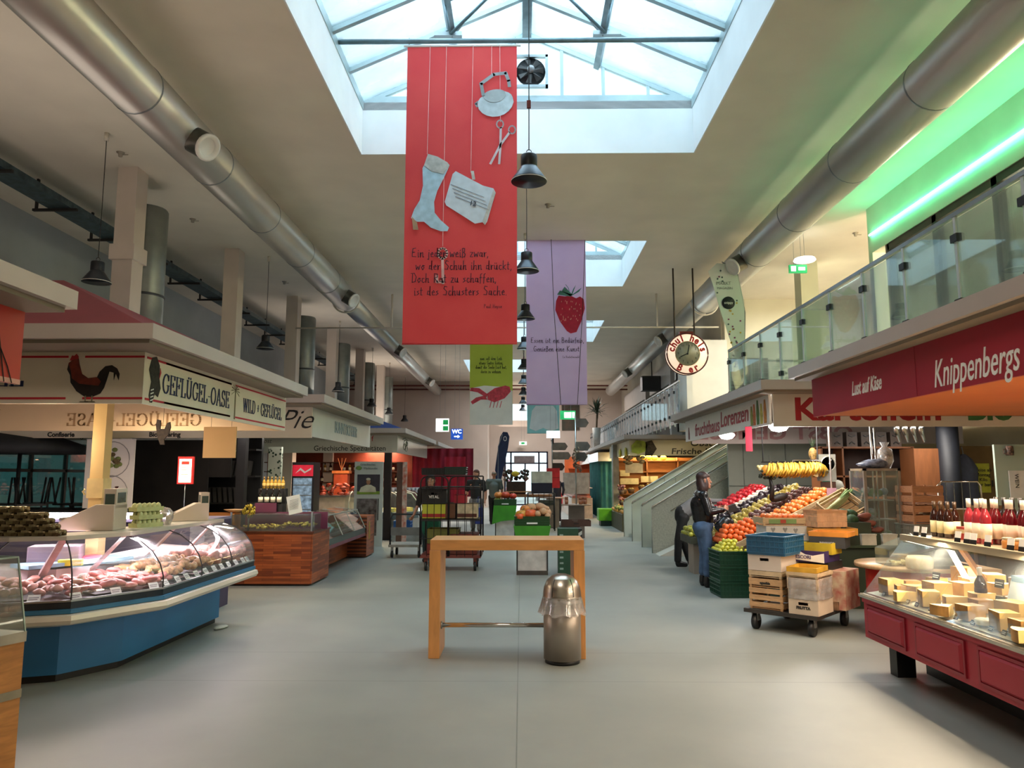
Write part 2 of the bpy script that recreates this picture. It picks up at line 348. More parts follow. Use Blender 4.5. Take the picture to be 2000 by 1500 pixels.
# gallery floors with their overhanging edges
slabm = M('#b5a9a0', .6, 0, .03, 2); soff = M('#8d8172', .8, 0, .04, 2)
def canopy(name, label, x0, x1, y0, y1, lip=.06):
    """flat canopy: metal edge all round with the pale boarded underside inside it"""
    t = thing(name, label, 'canopy', ((x0+x1)/2, (y0+y1)/2, 2.68))
    g = G(); g.box((x0, y0, 2.70), (x1, y1, 2.82)); obj('edge_band', g, slabm, t, w=True)
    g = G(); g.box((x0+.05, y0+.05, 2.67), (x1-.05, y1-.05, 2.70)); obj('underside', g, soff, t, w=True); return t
canopy('gallery_deck', 'gallery deck edge above the cheese stall, carrying the glass railing', 3.0, 6.5, -3.0, 8.3)
canopy('gallery_deck', 'gallery deck over the fruit stand with a mitred front corner', 3.0, 9.5, 9.25, 14.9)
g = G(); g.box((4.0, 8.3, 2.70), (9.5, 9.25, 2.84)); struct('floor_gallery_link', g, slabm)
canopy('gallery_deck', 'long gallery deck over the herb shop, running to the far wall', 3.0, 9.5, 21.7, 41.9)
g = G(); g.box((5.6, 14.9, 2.70), (9.5, 21.7, 2.84)); struct('floor_gallery_landing', g, slabm)
# glass railings
def railing(y0, y1, n, label, zb=2.86, tint=None, x=3.9):
    t = thing('glass_railing', label, 'railing', (x, (y0+y1)/2, zb)); L = (y1-y0)/n
    g = G(); g.box((x-.02, y0, zb+1.07), (x+.02, y1, zb+1.11)); obj('top_rail', g, ALU, t, w=True)
    for i in range(n):
        a, b = y0+i*L, y0+(i+1)*L
        g = G(); g.box((x-.006, a+.03, zb+.06), (x+.006, b-.03, zb+1.05)); obj('glass_panel', g, tint or RAILGLASS, t, w=True)
        g = G(); g.box((x-.012, b-.018, zb), (x+.012, b+.018, zb+1.08))
        for z in (.25, .84): g.box((x-.03, b-.05, zb+z), (x+.02, b+.05, zb+z+.07), 1)
        obj('post', g, [M('#c9cfcc', .4, .4, .05, 3), BLACK], t, w=True)
    return t
railing(1.0, 13.8, 14, 'glass railing on the near gallery above the red cheese sign')
railing(18.2, 41.6, 36, 'glass railing with a bluish near end on the far gallery', tint=glass('pale_rail_glass', '#dfeaf0', .12, .35))
g = G()   # mesh infill panel in the gap at the head of the stairs
t = thing('wire_railing', 'white wire mesh gate panel at the head of the stairs', 'railing', (4.6, 14.9, 2.86))
g.box((4.6, 14.8, 2.86), (5.9, 14.83, 2.9)); g.box((4.6, 14.8, 3.9), (5.9, 14.83, 3.94)); g.box((4.6, 14.8, 2.86), (4.64, 14.83, 3.94)); g.box((5.86, 14.8, 2.86), (5.9, 14.83, 3.94))
obj('frame', g, WHITE, t, w=True)
g = G()
for i in range(14): x = 4.68+i*.09; g.box((x, 14.81, 2.9), (x+.006, 14.816, 3.9))
for i in range(10): z = 2.98+i*.1; g.box((4.64, 14.81, z), (5.86, 14.816, z+.006))
obj('mesh_infill', g, WHITE, t, w=True)
# columns and the round ducts that stand beside them
colm = M('#d6cbc0', .8, 0, .03, 2)
for i, y in enumerate((11.6, 15.95, 20.3, 24.65, 29.0, 33.3)):
    g = G(); g.box((-6.52, y-.17, 0), (-6.2, y+.17, 6.6))
    if i == 0: g.box((-6.56, y-.21, 5.05), (-6.16, y+.21, 5.3))
    struct(f'trim_{10+i}', g, colm)
    if i in (0, 2, 3, 4, 5):
        t = thing('vertical_duct', ['round vertical duct behind the nearest left column', '', 'round vertical duct beside the third left column', 'round vertical duct beside the fourth left column', 'slim duct at the fifth left column', 'slim duct at the last left column'][i], 'duct', (-6.36, y+.5, 2.8))
        g = G(); g.lathe([(.32, 2.8), (.32, 6.1), (.30, 6.14)], (-6.36-(0 if i == 0 else -.15), y+.55, 0), 20); obj('pipe', g, M('#8d9490', .4, .6, .1, 3), t, w=True)
        for z in (3.4, 4.6): g = G(); g.lathe([(.33, z), (.34, z+.02), (.33, z+.04)], (-6.36-(0 if i == 0 else -.15), y+.55, 0), 20); obj('joint_ring', g, M('#4d5052', .4, .6), t, w=True)
g = G(); g.box((6.5, 16.9, 2.84), (6.9, 17.3, 6.6)); struct('trim_20', g, M('#c6cbb2', .8, 0, .03, 2), 'pale green column on the gallery')
g = G(); g.box((4.35, 19.4, 2.84), (4.5, 20.7, 5.3)); g.box((4.35, 20.5, 2.84), (5.75, 20.7, 5.4)); struct('trim_21', g, WHITE, 'white frame of the stair head')
g = G(); g.box((5.7, 20.6, 2.9), (6.9, 20.69, 4.9)); struct('door_3', g, M('#4a4d48', .4, .1, .1, 4), 'dark glazed gallery door')
# big round ventilation ducts under the ceiling
def duct(x, z, y0, ymid, y1, r, label, noz, side):
    t = thing('ventilation_duct', label, 'duct', (x, y0, z))
    g = G(); g.lathe([(r, y0), (r, ymid), (r*.8, ymid+.35)], (x, 0, z), 28, axis='Y'); g.v = [(v[0], -v[1], 2*z-v[2]) for v in g.v]
    obj('wide_run', g, DUCT, t, w=True)
    g = G(); g.lathe([(r*.8, ymid+.35), (r*.8, y1)], (x, 0, z), 24, axis='Y'); g.v = [(v[0], -v[1], v[2]) for v in g.v]
    obj('narrow_run', g, DUCT, t, w=True)
    for y in [y0+2.1*k for k in range(1, int((ymid-y0)/2.1)+1)]:
        g = G(); g.tube([(x, y-.012, z), (x, y+.012, z)], r+.006, 28); obj('joint_ring', g, M('#8f9597', .35, .8), t, w=True)
    g = G(); pts = [(x+(r+.03)*math.cos(a), ymid+.1, z+(r+.03)*math.sin(a)) for a in [math.pi*(1+k/12) for k in range(13)]]
    g.tube(pts, .022, 8); obj('hanger_bow', g, OFFW, t, w=True)
    for y in noz:
        rr = r if y < ymid else r*.8
        a = Vector((side*.78, -.28, -.5)).normalized(); c = Vector((x, y, z)); p0 = c+a*(rr*.75); p1 = c+a*(rr+.24)
        g = G(); g.tube([p0, p1], [.17, .17], 20, caps=False); g.tube([p0, p1], [.15, .15], 20, caps=False)
        nz = obj('nozzle', g, M('#6d6c66', .3, .9), t, w=True)
        q = a.to_track_quat('Z', 'Y').to_matrix(); g = G()
        g.lathe([(.178, -.01), (.178, .02), (.15, .03), (.10, -.02), (.085, -.08), (.06, -.10)], (0, 0, 0), 20); g.v = [tuple(q @ Vector(v)+p1) for v in g.v]
        obj('white_ring', g, WHITE, nz, w=True)
duct(-4.42, 6.05, -2.5, 18.2, 38.6, .31, 'long round metal duct under the left ceiling', (9.1, 17.4, 25.1, 33.4), 1)
duct(4.68, 6.05, -2.5, 18.5, 38.6, .33, 'long round metal duct under the right ceiling', (14.6, 23.0, 30.5), -1)
# cable tray
t = thing('cable_tray', 'bluish metal cable tray hung along the left ceiling', 'cable tray', (-7.75, 18, 6.1))
g = G(); g.box((-7.95, 4, 6.1), (-7.93, 38, 6.2)); g.box((-7.57, 4, 6.1), (-7.55, 38, 6.2)); g.box((-7.95, 4, 6.09), (-7.55, 38, 6.10))
obj('tray', g, M('#4d626a', .4, .6, .2, 8), t, w=True)
for k in range(20): g = G(); y = 5.5+k*1.6; g.box((-8.2, y, 6.04), (-7.45, y+.05, 6.08)); g.box((-8.16, y, 6.08), (-8.13, y+.05, 6.6)); obj('bracket', g, DARK, t, w=True)
# thin tie frame under the ceiling
t = thing('ceiling_tie', 'thin white rod frame slung across the hall under the ceiling', 'rod frame', (0, 20, 5.6))
g = G(); g.tube([(-6.2, 20, 5.66), (5.4, 20, 5.66)], .022, 6)
for x in (-3.55, 3.72): g.tube([(x, 20, 5.66), (x, 20, 6.6)], .03, 6)
obj('rod', g, OFFW, t, w=True)
for nm, z, c in (('pipe', 6.35, '#7c2f2a'), ('pipe', 6.15, '#5e2620')):
    g = G(); g.tube([(-9.3, 38.8 if z > 6.2 else 38.7, z), (-1.8, 38.8, z+.0), (5.6, 38.9, z)], .04, 6)
    tag(obj('pipe', g, M(c, .5), w=True, loc=(0, 38.8, z)), 'dark red pipe along the far wall, ' + ('upper' if z > 6.2 else 'lower') + ' of two', 'pipe')
# ------------------------------------------------------------ roof lights
def skylight(yc):
    ZE, ZR, xc, hw = 7.45, 8.62, .1, 2.62; a, b = -1.95, 1.95
    t = bpy.data.objects.new('skylight', None); COL.objects.link(t); t.location = (xc, yc, ZE); t['kind'] = 'structure'
    dz = ZR-ZE; ang = math.atan2(dz, hw); L = math.hypot(hw, dz)
    al = M('#a9bcc0', .4, .5, .06, 3)
    def slope(s, u0, u1, y0, y1, h0, h1):    # box lying on a roof slope, u measured from the eave upward
        g = G(); g.box((u0, y0, h0), (u1, y1, h1)); m = Matrix.Rotation(-ang, 3, 'Y'); g.v = [tuple(m @ Vector(v)) for v in g.v]
        g.v = [((v[0]-hw)*1, v[1], v[2]) for v in g.v]
        if s > 0: g.v = [(-v[0], v[1], v[2]) for v in g.v]
        return g
    for s in (-1, 1):
        for k in range(5):
            y = a+(b-a)*k/4; obj('rafter', slope(s, 0, L, y-.035, y+.035, -.06, .03), al, t)
            if k < 4: obj('roof_pane', slope(s, 0, L, y+.035, y+(b-a)/4-.035, .0, .012), ROOFGLASS, t)
        obj('purlin', slope(s, L*.55, L*.55+.09, a, b, -.12, .0), M('#7d8f96', .4, .5), t)
        obj('gutter', (lambda g: g.box((s*hw-.05 if s > 0 else -hw-.0, a-.05, -.12), (s*hw if s > 0 else -hw+.05, b+.05, .08)))(G()), al, t)
    g = G(); g.box((-.07, a, dz-.14), (.07, b, dz+.03)); obj('ridge_beam', g, M('#7d8f96', .4, .5), t)
    for y in (a, b):
        g = G(); g.ext([(-hw, 0), (hw, 0), (0, dz)], .012, 0, 'XZ', y); obj('gable_pane', g, ROOFGLASS, t)
        g = G()
        for x in (-1.75, -1.05, -.2, .55, 1.2, 1.9): g.box((x-.025, y-.03, 0), (x+.025, y+.03, dz*(1-abs(x)/hw)))
        g.box((-hw, y-.04, -.13), (hw, y+.04, .1)); obj('gable_frame', g, al, t)
    for y in (-1.0, .3):
        g = G(); g.tube([(-hw, y, .02), (hw, y, .02)], .035, 8); obj('tie_bar', g, M('#6f8288', .4, .5), t)
        g = G()
        for s in (-1, 1): g.tube([(s*.15, y, dz-.1), (s*1.05, y, .12)], .022, 6); g.tube([(s*1.05, y, .12), (s*1.15, y, dz*.55)], .018, 6); g.tube([(s*.1, y, dz-.15), (s*1.15, y, dz*.5)], .018, 6)
        obj('truss_strut', g, M('#6b8088', .4, .5), t)
    g = G()
    for s in (-1, 1): g.box((s*1.15-.2, .9, dz*.5-.1), (s*1.15+.2, 1.0, dz*.5-.04)); g.tube([(s*1.1, .95, dz*.5-.1), (s*.8, .95, dz*.75)], .02, 6)
    obj('window_opener', g, ALU, t); return t
s0 = skylight(SKYY[0])
for y in SKYY[1:]:
    c = dup(s0, (.1, y, 7.45))
t = thing('ventilation_fan', 'black round ventilation fan in a pale square frame in the near roof light', 'fan', (.16, 10.93, 7.92))
g = G(); g.box((-.27, 0, -.27), (.27, .06, -.23)); g.box((-.27, 0, .23), (.27, .06, .27)); g.box((-.27, 0, -.27), (-.23, .06, .27)); g.box((.23, 0, -.27), (.27, .06, .27)); obj('frame', g, ALU, t)
g = G(); g.tube([(0, .04, 0), (0, .06, 0)], .23, 24); obj('housing', g, BLACK, t)
g = G()
for k in range(7):
    a = 2*math.pi*k/7; g.quad((.05*math.cos(a), .0, .05*math.sin(a)), (.2*math.cos(a-.2), .03, .2*math.sin(a-.2)), (.21*math.cos(a+.25), 0, .21*math.sin(a+.25)), (.05*math.cos(a+.6), .02, .05*math.sin(a+.6)))
obj('blades', g, DARK, t); g = G(); g.ball((0, -.01, .02), .06); obj('hub', g, GREY, t)
# green strip light on the gallery wall
g = G(); g.tube([(6.46, 4.0, 6.0), (6.46, 13.4, 6.05)], .018, 6)
m_led, nt, p = newmat('green_led'); p.inputs['Emission Color'].default_value = (.12, 1, .5, 1); p.inputs['Emission Strength'].default_value = 15; p.inputs['Base Color'].default_value = (.2, 1, .5, 1)
tag(obj('strip_light', g, m_led, w=True, loc=(6.46, 9, 6.05)), 'glowing green strip light along the gallery shop wall', 'strip light')
# entrance
t = thing('entrance_door', 'glazed double entrance door at the far end of the hall', 'door', (.27, 42, 0)); dk = M('#262036', .4, .3, .1, 5)
g = G()
for x in (-.95, -.62, .95, 1.42): g.box((x, 41.95, 0), (x+.09, 42.1, 3.0))
for z in (0, 2.3, 2.92): g.box((-.95, 41.95, z), (1.5, 42.1, z+.08))
obj('frame', g, dk, t, w=True)
for x0, x1 in ((-.86, -.62), (-.53, .2), (.2, .95), (1.04, 1.42)):
    g = G(); g.box((x0, 42.0, .08), (x1, 42.01, 2.3)); obj('door_pane', g, GLASS, t, w=True); g = G(); g.box((x0, 42.0, 2.38), (x1, 42.01, 2.92)); obj('transom_pane', g, GLASS, t, w=True)
g = G(); g.box((-.4, 41.85, 2.35), (.75, 41.94, 2.75)); obj('operator_box', g, M('#6e6668', .5), t, w=True)
g = G(); g.box((.18, 41.94, .08), (.26, 42.02, 2.3)); obj('middle_stile', g, dk, t, w=True)
g = G(); g.box((-6, 43.4, -.02), (6, 60, 0)); struct('ground_outside', g, M('#b9b9b4', .8))
for k, (x, y, c, lb) in enumerate(((-1.3, 47, '#b0506a', 'pink parked car seen through the entrance'), (1.9, 49, '#a8332c', 'red parked car seen through the entrance'))):
    t = thing('car', lb, 'car', (x, y, 0)); g = G()
    g.ext([(-1.0, .3), (1.0, .3), (1.0, .8), (.8, .9), (.6, 1.4), (-.6, 1.4), (-.8, .9), (-1.0, .8)], 3.6, 0, 'XZ', 0); obj('body', g, M(c, .3), t, bevel=.08)
    for sx in (-.9, .72):
        for sy in (.5, 2.8): g = G(); g.tube([(sx, sy, .32), (sx+.18, sy, .32)], .32, 16); obj('wheel', g, BLACK, t)
    g = G(); g.box((-.6, -.02, .95), (.6, 0, 1.3)); obj('windscreen', g, M('#2b3238', .1), t)
g = G(); g.box((2.3, 41.9, 4.2), (3.3, 41.95, 5.8)); t = tag(obj('mural', g, M('#4a3a2c', .6, 0, .4, 3, h2='#27301f'), w=True, loc=(2.8, 41.9, 5)), 'dark painting hung high on the far wall', 'picture')
# ------------------------------------------------------------ shared stall helpers
def offs(P, o):
    """offset an open plan line sideways (to the right of its direction) with mitred corners"""
    out = []; n = len(P)
    for i in range(n):
        ds = []
        if i: ds.append((Vector(P[i])-Vector(P[i-1])).normalized())
        if i < n-1: ds.append((Vector(P[i+1])-Vector(P[i])).normalized())
        ns = [Vector((d.y, -d.x)) for d in ds]
        if len(ns) == 2: m = (ns[0]+ns[1]).normalized(); k = 1/max(.3, m.dot(ns[0]))
        else: m = ns[0]; k = 1
        out.append((P[i][0]+m.x*o*k, P[i][1]+m.y*o*k))
    return out
def sweep(g, P, prof, m=0, closed=True):
    rows = [[(x, y, z) for (x, y) in offs(P, o)] for o, z in prof]; n = len(P); k = len(rows)
    vs = [v for r in rows for v in r]; fs = []
    for i in range(k if closed else k-1):
        j = (i+1) % k
        for a in range(n-1): fs.append((i*n+a, i*n+a+1, j*n+a+1, j*n+a))
    if closed: fs.append(tuple(i*n for i in range(k))); fs.append(tuple(i*n+n-1 for i in range(k))[::-1])
    return g.add(vs, fs, m)
def along(P, s, o):
    Q = offs(P, 0)
    for a, b in zip(P[:-1], P[1:]):
        d = Vector(b)-Vector(a); L = d.length
        if s <= L: d /= L; return (a[0]+d.x*s+d.y*o, a[1]+d.y*s-d.x*o, math.degrees(math.atan2(d.y, d.x)))
        s -= L
    d = d.normalized(); return (b[0]+d.y*o, b[1]-d.x*o, math.degrees(math.atan2(d.y, d.x)))
def plen(P): return sum((Vector(b)-Vector(a)).length for a, b in zip(P[:-1], P[1:]))
def blob(r, seed, rough=.18, n=10, m=0):
    rnd = random.Random(seed); g = G(); g.ball((0, 0, 0), r, m, n)
    ph = [rnd.uniform(0, 6) for _ in range(6)]; R0 = max(r) if isinstance(r, tuple) else r
    g.v = [tuple(Vector(v)*(1+rough*(math.sin(v[0]/R0*3+ph[0])*math.sin(v[1]/R0*3+ph[1])+.6*math.sin(v[2]/R0*4+ph[2]+v[0]/R0*2)))) for v in g.v]
    return g
def kit(name, label, cat, group, shapes):
    """one small thing built once; its copies are placed with the returned Rep"""
    return Rep(tag(obj(name, shapes[0], shapes[1]), label, cat, group))
def chip(w, h, m0, m1, lean=20):
    g = G(); g.box((-w/2, -.002, 0), (w/2, .002, h)); g.box((-w*.4, -.0035, h*.55), (w*.4, -.002, h*.65), 1); g.box((-w*.4, -.0035, h*.3), (w*.3, -.002, h*.4), 1)
    m = Matrix.Rotation(R(-lean), 3, 'X'); g.v = [tuple(m @ Vector(v)) for v in g.v]; return g, [m0, m1]
INK = M('#2b2a28', .8); REDP = M('#bf2532', .6, 0, .05, 4); NAVY = M('#26305f', .6, 0, .05, 4)
def roof(name, label, x0, x1, y0, y1, z, rise, m):
    dx = min(abs(x1-x0), abs(y1-y0))/2
    g = G(); cx0, cx1, cy0, cy1 = x0+dx*.95, x1-dx*.95, y0+dx*.95, y1-dx*.95
    g.add([(x0, y0, z), (x1, y0, z), (x1, y1, z), (x0, y1, z), (cx0, cy0, z+rise), (cx1, cy0, z+rise), (cx1, cy1, z+rise), (cx0, cy1, z+rise)],
          [(0, 1, 5, 4), (1, 2, 6, 5), (2, 3, 7, 6), (3, 0, 4, 7), (4, 5, 6, 7), (3, 2, 1, 0)])
    return tag(obj(name, g, m, w=True, loc=((x0+x1)/2, (y0+y1)/2, z)), label, 'roof')

# ------------------------------------------------------------ left stalls: canopies and sign boards
canopy('stall_canopy', 'pale flat canopy edge of the nearest stall on the left', -8.6, -2.9, -1.0, 4.72)
canopy('stall_canopy', 'pale flat canopy over the poultry stall', -8.8, -2.9, 5.72, 10.0)
canopy('stall_canopy', 'pale flat canopy over the wood counter stall, second left stall', -8.8, -2.9, 10.85, 15.6)
canopy('stall_canopy', 'grey canopy with blue roof over the Greek delicatessen', -8.8, -2.9, 18.6, 25.3)
canopy('stall_canopy', 'dark red edged canopy of the far left stalls', -8.8, -2.9, 26.0, 38.5)
roof('stall_roof', 'dark red hipped roof above the poultry stall', -8.7, -3.0, 5.82, 9.9, 2.82, .9, M('#7c2a31', .6, 0, .05, 3))
roof('stall_roof', 'green roof above the second left stall', -8.7, -4.3, 12.6, 15.5, 2.82, .7, M('#2e6a50', .6, 0, .05, 3))
roof('stall_roof', 'blue hipped roof above the Greek delicatessen', -8.7, -3.0, 18.7, 25.2, 2.82, 1.0, M('#27407e', .6, 0, .05, 3))
roof('stall_roof', 'dark red roof of the far left stalls', -8.7, -3.0, 26.1, 38.4, 2.82, .7, M('#6c2b2e', .6, 0, .05, 3))
CREAM = M('#e3d8c4', .55, 0, .03, 2)
def board(label, x0, x1, y0, y1, z0=2.23, z1=2.68, m=None, name='sign_board'):
    t = thing(name, label, 'sign', ((x0+x1)/2, (y0+y1)/2, z0)); g = G(); g.box((x0, y0, z0), (x1, y1, z1)); obj('panel', g, m or CREAM, t, w=True); return t
def stripes(t, x0, x1, y0, y1, gaps=()):
    """red lines along top and bottom of a board face"""
    for z in (2.265, 2.62):
        g = G(); segs = [(0, 1)]
        for a, b in gaps: segs = [s for u, v in segs for s in ((u, a), (b, v)) if s[1] > s[0]]
        for u, v in segs:
            if x0 == x1: g.box((x0, y0+(y1-y0)*u, z), (x0+.003, y0+(y1-y0)*v, z+.018))
            else: g.box((x0+(x1-x0)*u, y0-.003, z), (x0+(x1-x0)*v, y0, z+.018))
        obj('red_line', g, REDP, t, w=True)
# poultry stall, front board
t = board('cream sign board with a painted rooster facing the camera', -8.3, -3.2, 6.2, 6.23); stripes(t, -8.3, -3.2, 6.2, 6.2, ((.868, .893), (.872, .90)))
serif('GEFLÜGEL', .17, NAVY, t, (.95, -.018, .15), sx=1.2)
def rooster(s=1):
    body = [(-.20, .30), (-.19, .36), (-.17, .375), (-.15, .41), (-.12, .42), (-.10, .40), (-.09, .35), (-.06, .26), (0, .22), (.08, .23), (.10, .28), (.15, .33), (.21, .34), (.26, .31), (.285, .26), (.28, .2), (.25, .26), (.235, .2), (.23, .27), (.19, .28), (.17, .20), (.15, .13), (.12, .08), (.05, .05), (-.02, .05), (-.10, .10), (-.16, .18), (-.17, .25)]
    g = G(); g.ext([(x*s, z*s) for x, z in body], .003, 0, 'XZ', -.003)
    g.ext([(x*s, z*s) for x, z in [(-.19, .36), (-.17, .375), (-.15, .41), (-.12, .42), (-.10, .40), (-.09, .35), (-.06, .26), (0, .22), (.08, .23), (.12, .19), (.1, .15), (0, .16), (-.08, .17), (-.15, .22), (-.16, .28)]], .003, 1, 'XZ', -.006)
    g.ext([(x*s, z*s) for x, z in [(-.18, .38), (-.16, .43), (-.14, .425), (-.12, .445), (-.10, .42), (-.10, .40), (-.15, .39)]], .003, 2, 'XZ', -.008)
    for x in (-.02, .04): g.ext([(x*s, 0), ((x+.012)*s, 0), ((x+.012)*s, .06*s), (x*s, .06*s)], .003, 3, 'XZ', -.004); g.ext([((x-.05)*s, 0), ((x+.04)*s, 0), ((x+.03)*s, .01*s), ((x-.04)*s, .01*s)], .003, 3, 'XZ', -.004)
    return g, [M('#2a1e1c', .7, 0, .2, 9), M('#7e3122', .7, 0, .2, 12), M('#b3282a', .6), M('#8f8a72', .7)]
g, ms = rooster(.93); obj('painted_rooster', g, ms, t, (2.08, -.016, .01))
t = board('long cream sign board lettered GEFLÜGEL-OASE along the aisle', -3.23, -3.2, 6.23, 10.02); t_y = (6.23+10.02)/2; stripes(t, -3.2, -3.2, 6.24, 10.0, ((.02, .09), (.495, .53)))
serif('GEFLÜGEL-OASE', .17, NAVY, t, (.017, 7.30-t_y, .13), (90, 0, 90), sx=.98, wv=.12)
serif('WILD + GEFLÜGEL', .15, NAVY, t, (.017, 9.16-t_y, .13), (90, 0, 90), sx=.92, wv=.12)
g = G(); a = t_y   # painted turkey and palm
g.ext([(6.30-a, .08), (6.33-a, .2), (6.28-a, .3), (6.32-a, .41), (6.40-a, .43), (6.46-a, .36), (6.47-a, .24), (6.50-a, .16), (6.46-a, .08), (6.40-a, .1), (6.36-a, .02), (6.32-a, .02)], .003, 0, 'YZ', .0165)
g.ext([(6.46-a, .24), (6.49-a, .3), (6.47-a, .34)], .003, 1, 'YZ', .02)
for k in range(4): g.ext([(6.32-a, .03+k*.03), (6.37-a, .045+k*.03), (6.37-a, .055+k*.03), (6.32-a, .04+k*.03)], .003, 2, 'YZ', .021)
obj('painted_turkey', g, [M('#39352f', .8, 0, .3, 30), REDP, PAPER], t)
g = G(); g.ext([(8.21-a, .02), (8.24-a, .02), (8.235-a, .34), (8.215-a, .34)], .003, 0, 'YZ', .0165)
for k in range(9):
    an = R(-30+k*30); g.ext([(8.225-a, .34), (8.225-a+.1*math.cos(an)-.015*math.sin(an), .34+.07*math.sin(an)), (8.225-a+.13*math.cos(an), .325+.08*math.sin(an))], .003, 0, 'YZ', .0165)
obj('painted_palm', g, M('#8a7f62', .8), t)
PEACH = M('#d8b27c', .6, 0, .03, 2)
t = board('rear sign board of the poultry stall, its letters showing through mirrored', -8.3, -3.24, 9.98, 10.0, m=M('#dcc095', .6, 0, .03, 2))
serif('GEFLÜGEL-OASE', .16, M('#a8845a', .8), t, (.52, -.014, .07), (90, 0, 0), sx=-1.25)
g = G()
for k in range(9):
    an = R(-30+k*30); g.ext([(-1.5, .3), (-1.5+.16*math.cos(an)-.02*math.sin(an), .3+.08*math.sin(an)), (-1.5+.2*math.cos(an), .28+.1*math.sin(an))], .003, 0, 'XZ', -.014)
g.ext([(-1.515, .03), (-1.485, .03), (-1.49, .3), (-1.51, .3)], .003, 0, 'XZ', -.014); obj('mirrored_palm', g, M('#b38f62', .8), t)
# near stall board
t = board('red and orange sign panel of the nearest left stall', -3.23, -3.2, 1.0, 4.66, 2.2, 2.7, M('#c2262c', .55, 0, .25, 1.2, h2='#c8482a'), 'sign_board')
g = G(); g.tube([(.02, 1.2, .48), (.02, 1.5, .38), (.02, 1.7, .1), (.02, 1.75, 0)], .004, 4); g.tube([(.02, 1.4, .48), (.02, 1.6, .3), (.02, 1.68, 0)], .004, 4); obj('thin_line', g, INK, t)
g = G(); g.box((.016, -1.83, .0), (.019, 1.83, .03)); obj('pale_edge', g, M('#d9a08c', .6), t)
# second stall
t = board('cream sign board with a black script Pie', -8.3, -3.2, 11.3, 11.33, 2.2, 2.68)
text('Pie', .42, INK, t, (2.28, -.02, .27), shear=.45, sx=1.05, bold=-.004)
for x, s in ((-1.3, 'Confiserie'), (.3, 'BioCatering')): text(s, .1, INK, t, (x, -.02, .05), bold=.003)
t = board('reflective white sign board of the second left stall, along the aisle', -3.23, -3.2, 11.34, 15.7, 2.22, 2.68, M('#cfd0c8', .15, 0, .03, 2))
text('BUNNTSCHEIER', .27, M('#8296a0', .4), t, (.018, .05, .23), (90, 0, 90), sx=.9, bold=.006, name='worn_lettering')
g = G(); g.box((-8.2, 13.0, 2.25), (-5.5, 13.03, 2.42)); 
t = tag(obj('sign_board', g, M('#c9ccc8', .6), w=True, loc=(-6.8, 13, 2.3)), 'narrow white board hanging deep in the second left stall', 'sign')
text('BioCatering', .13, INK, t, (-1.2, -.04, .03)); text('Confiserie', .13, INK, t, (.75, -.04, .03))
# Greek delicatessen
t = board('white sign board lettered Griechische Spezialitäten', -8.3, -3.2, 19.2, 19.23, 2.22, 2.7, M('#d4d2c8', .4, 0, .03, 2))
text('Griechische Spezialitäten', .19, INK, t, (1.32, -.02, .11), sx=.98)
text('f', .2, REDP, t, (1.9, -.02, .36)); text('Feinkost', .16, M('#6f7672'), t, (-1.0, -.02, .3), shear=.3)
t = board('white glossy board with a drawn grape, beside the Greek delicatessen', -3.23, -3.2, 19.24, 25.3, 2.22, 2.7, M('#d8d8cf', .15, 0, .03, 2))
g = G()
for y, z, r in ((-1.9, .2, .14), (-1.6, .16, .13), (-1.75, .3, .15), (-1.5, .3, .1)): g.tube([(.02, y+r*1.6*math.cos(a*.45), z+r*.6*math.sin(a*.45)) for a in range(14)], .008, 4, closed=True)
g.tube([(.02, -2.3, .38), (.02, -1.8, .44), (.02, -1.3, .38)], .01, 4); obj('drawn_grape', g, M('#4d5a48', .7), t)
t = board('white far stall sign board with small dark letters', -3.23, -3.2, 27.8, 30.2, 2.22, 2.66, M('#d8d2c8', .5)); text('BÜRO', .2, INK, t, (.02, .3, .2), (90, 0, 90))
t = board('black far stall sign board', -3.23, -3.2, 30.4, 32.6, 2.22, 2.68, BLACK); text('DU DU', .25, PAPER, t, (.02, 0, .2), (90, 0, 90))
t = board('pale far stall sign board near the end wall', -3.23, -3.2, 33, 38, 2.22, 2.68, M('#cfc5ba', .5)); text('BISTRO CAFE', .25, M('#8a2b2b'), t, (.02, -.6, .2), (90, 0, 90))

# ------------------------------------------------------------ poultry counter
P = [(-7.6, 5.55), (-3.98, 5.55), (-3.42, 5.76), (-3.03, 6.42), (-3.0, 8.5)]
BLUE = M('#2470a8', .45, 0, .06, 2); BLUED = M('#2f6e93', .4, 0, .06, 2); SHELL = M('#c9c2b2', .45, 0, .04, 2)
t = thing('poultry_counter', 'blue based glass poultry counter curving round the stall corner', 'display counter', (-3.6, 7, 0))
g = G(); sweep(g, P, [(-.38, .06), (-.38, .44), (-.9, .44), (-.9, .06)]); obj('base', g, BLUE, t, w=True)
g = G(); sweep(g, P, [(-.42, 0), (-.42, .06), (-.9, .06), (-.9, 0)]); obj('plinth', g, BLACK, t, w=True)
g = G(); sweep(g, P, [(-.38, .43), (-.02, .50), (-.02, .56), (-.6, .56)]); obj('underside', g, SHELL, t, w=True)
g = G(); sweep(g, P, [(-.02, .495), (.025, .51), (.045, .54), (.035, .575), (-.02, .59)]); obj('bumper', g, M('#d6cdbc', .3, .1, .03, 2), t, w=True)
g = G(); sweep(g, P, [(.012, .588), (.012, .62), (-.06, .62), (-.06, .56)]); obj('blue_stripe', g, BLUED, t, w=True)
g = G(); sweep(g, P, [(-.005, .62), (-.005, .672), (-.08, .672), (-.08, .62)]); obj('dark_front_rail', g, M('#23303a', .15, .3, .1, 6), t, w=True)
g = G(); sweep(g, P, [(0, .672), (0, .685), (-.03, .685), (-.03, .672)]); obj('trim_line', g, ALU, t, w=True)
prof = [(-.01, .685), (-.012, .78), (-.05, .88), (-.13, .98), (-.25, 1.06), (-.40, 1.11)]
if 0:
    pass
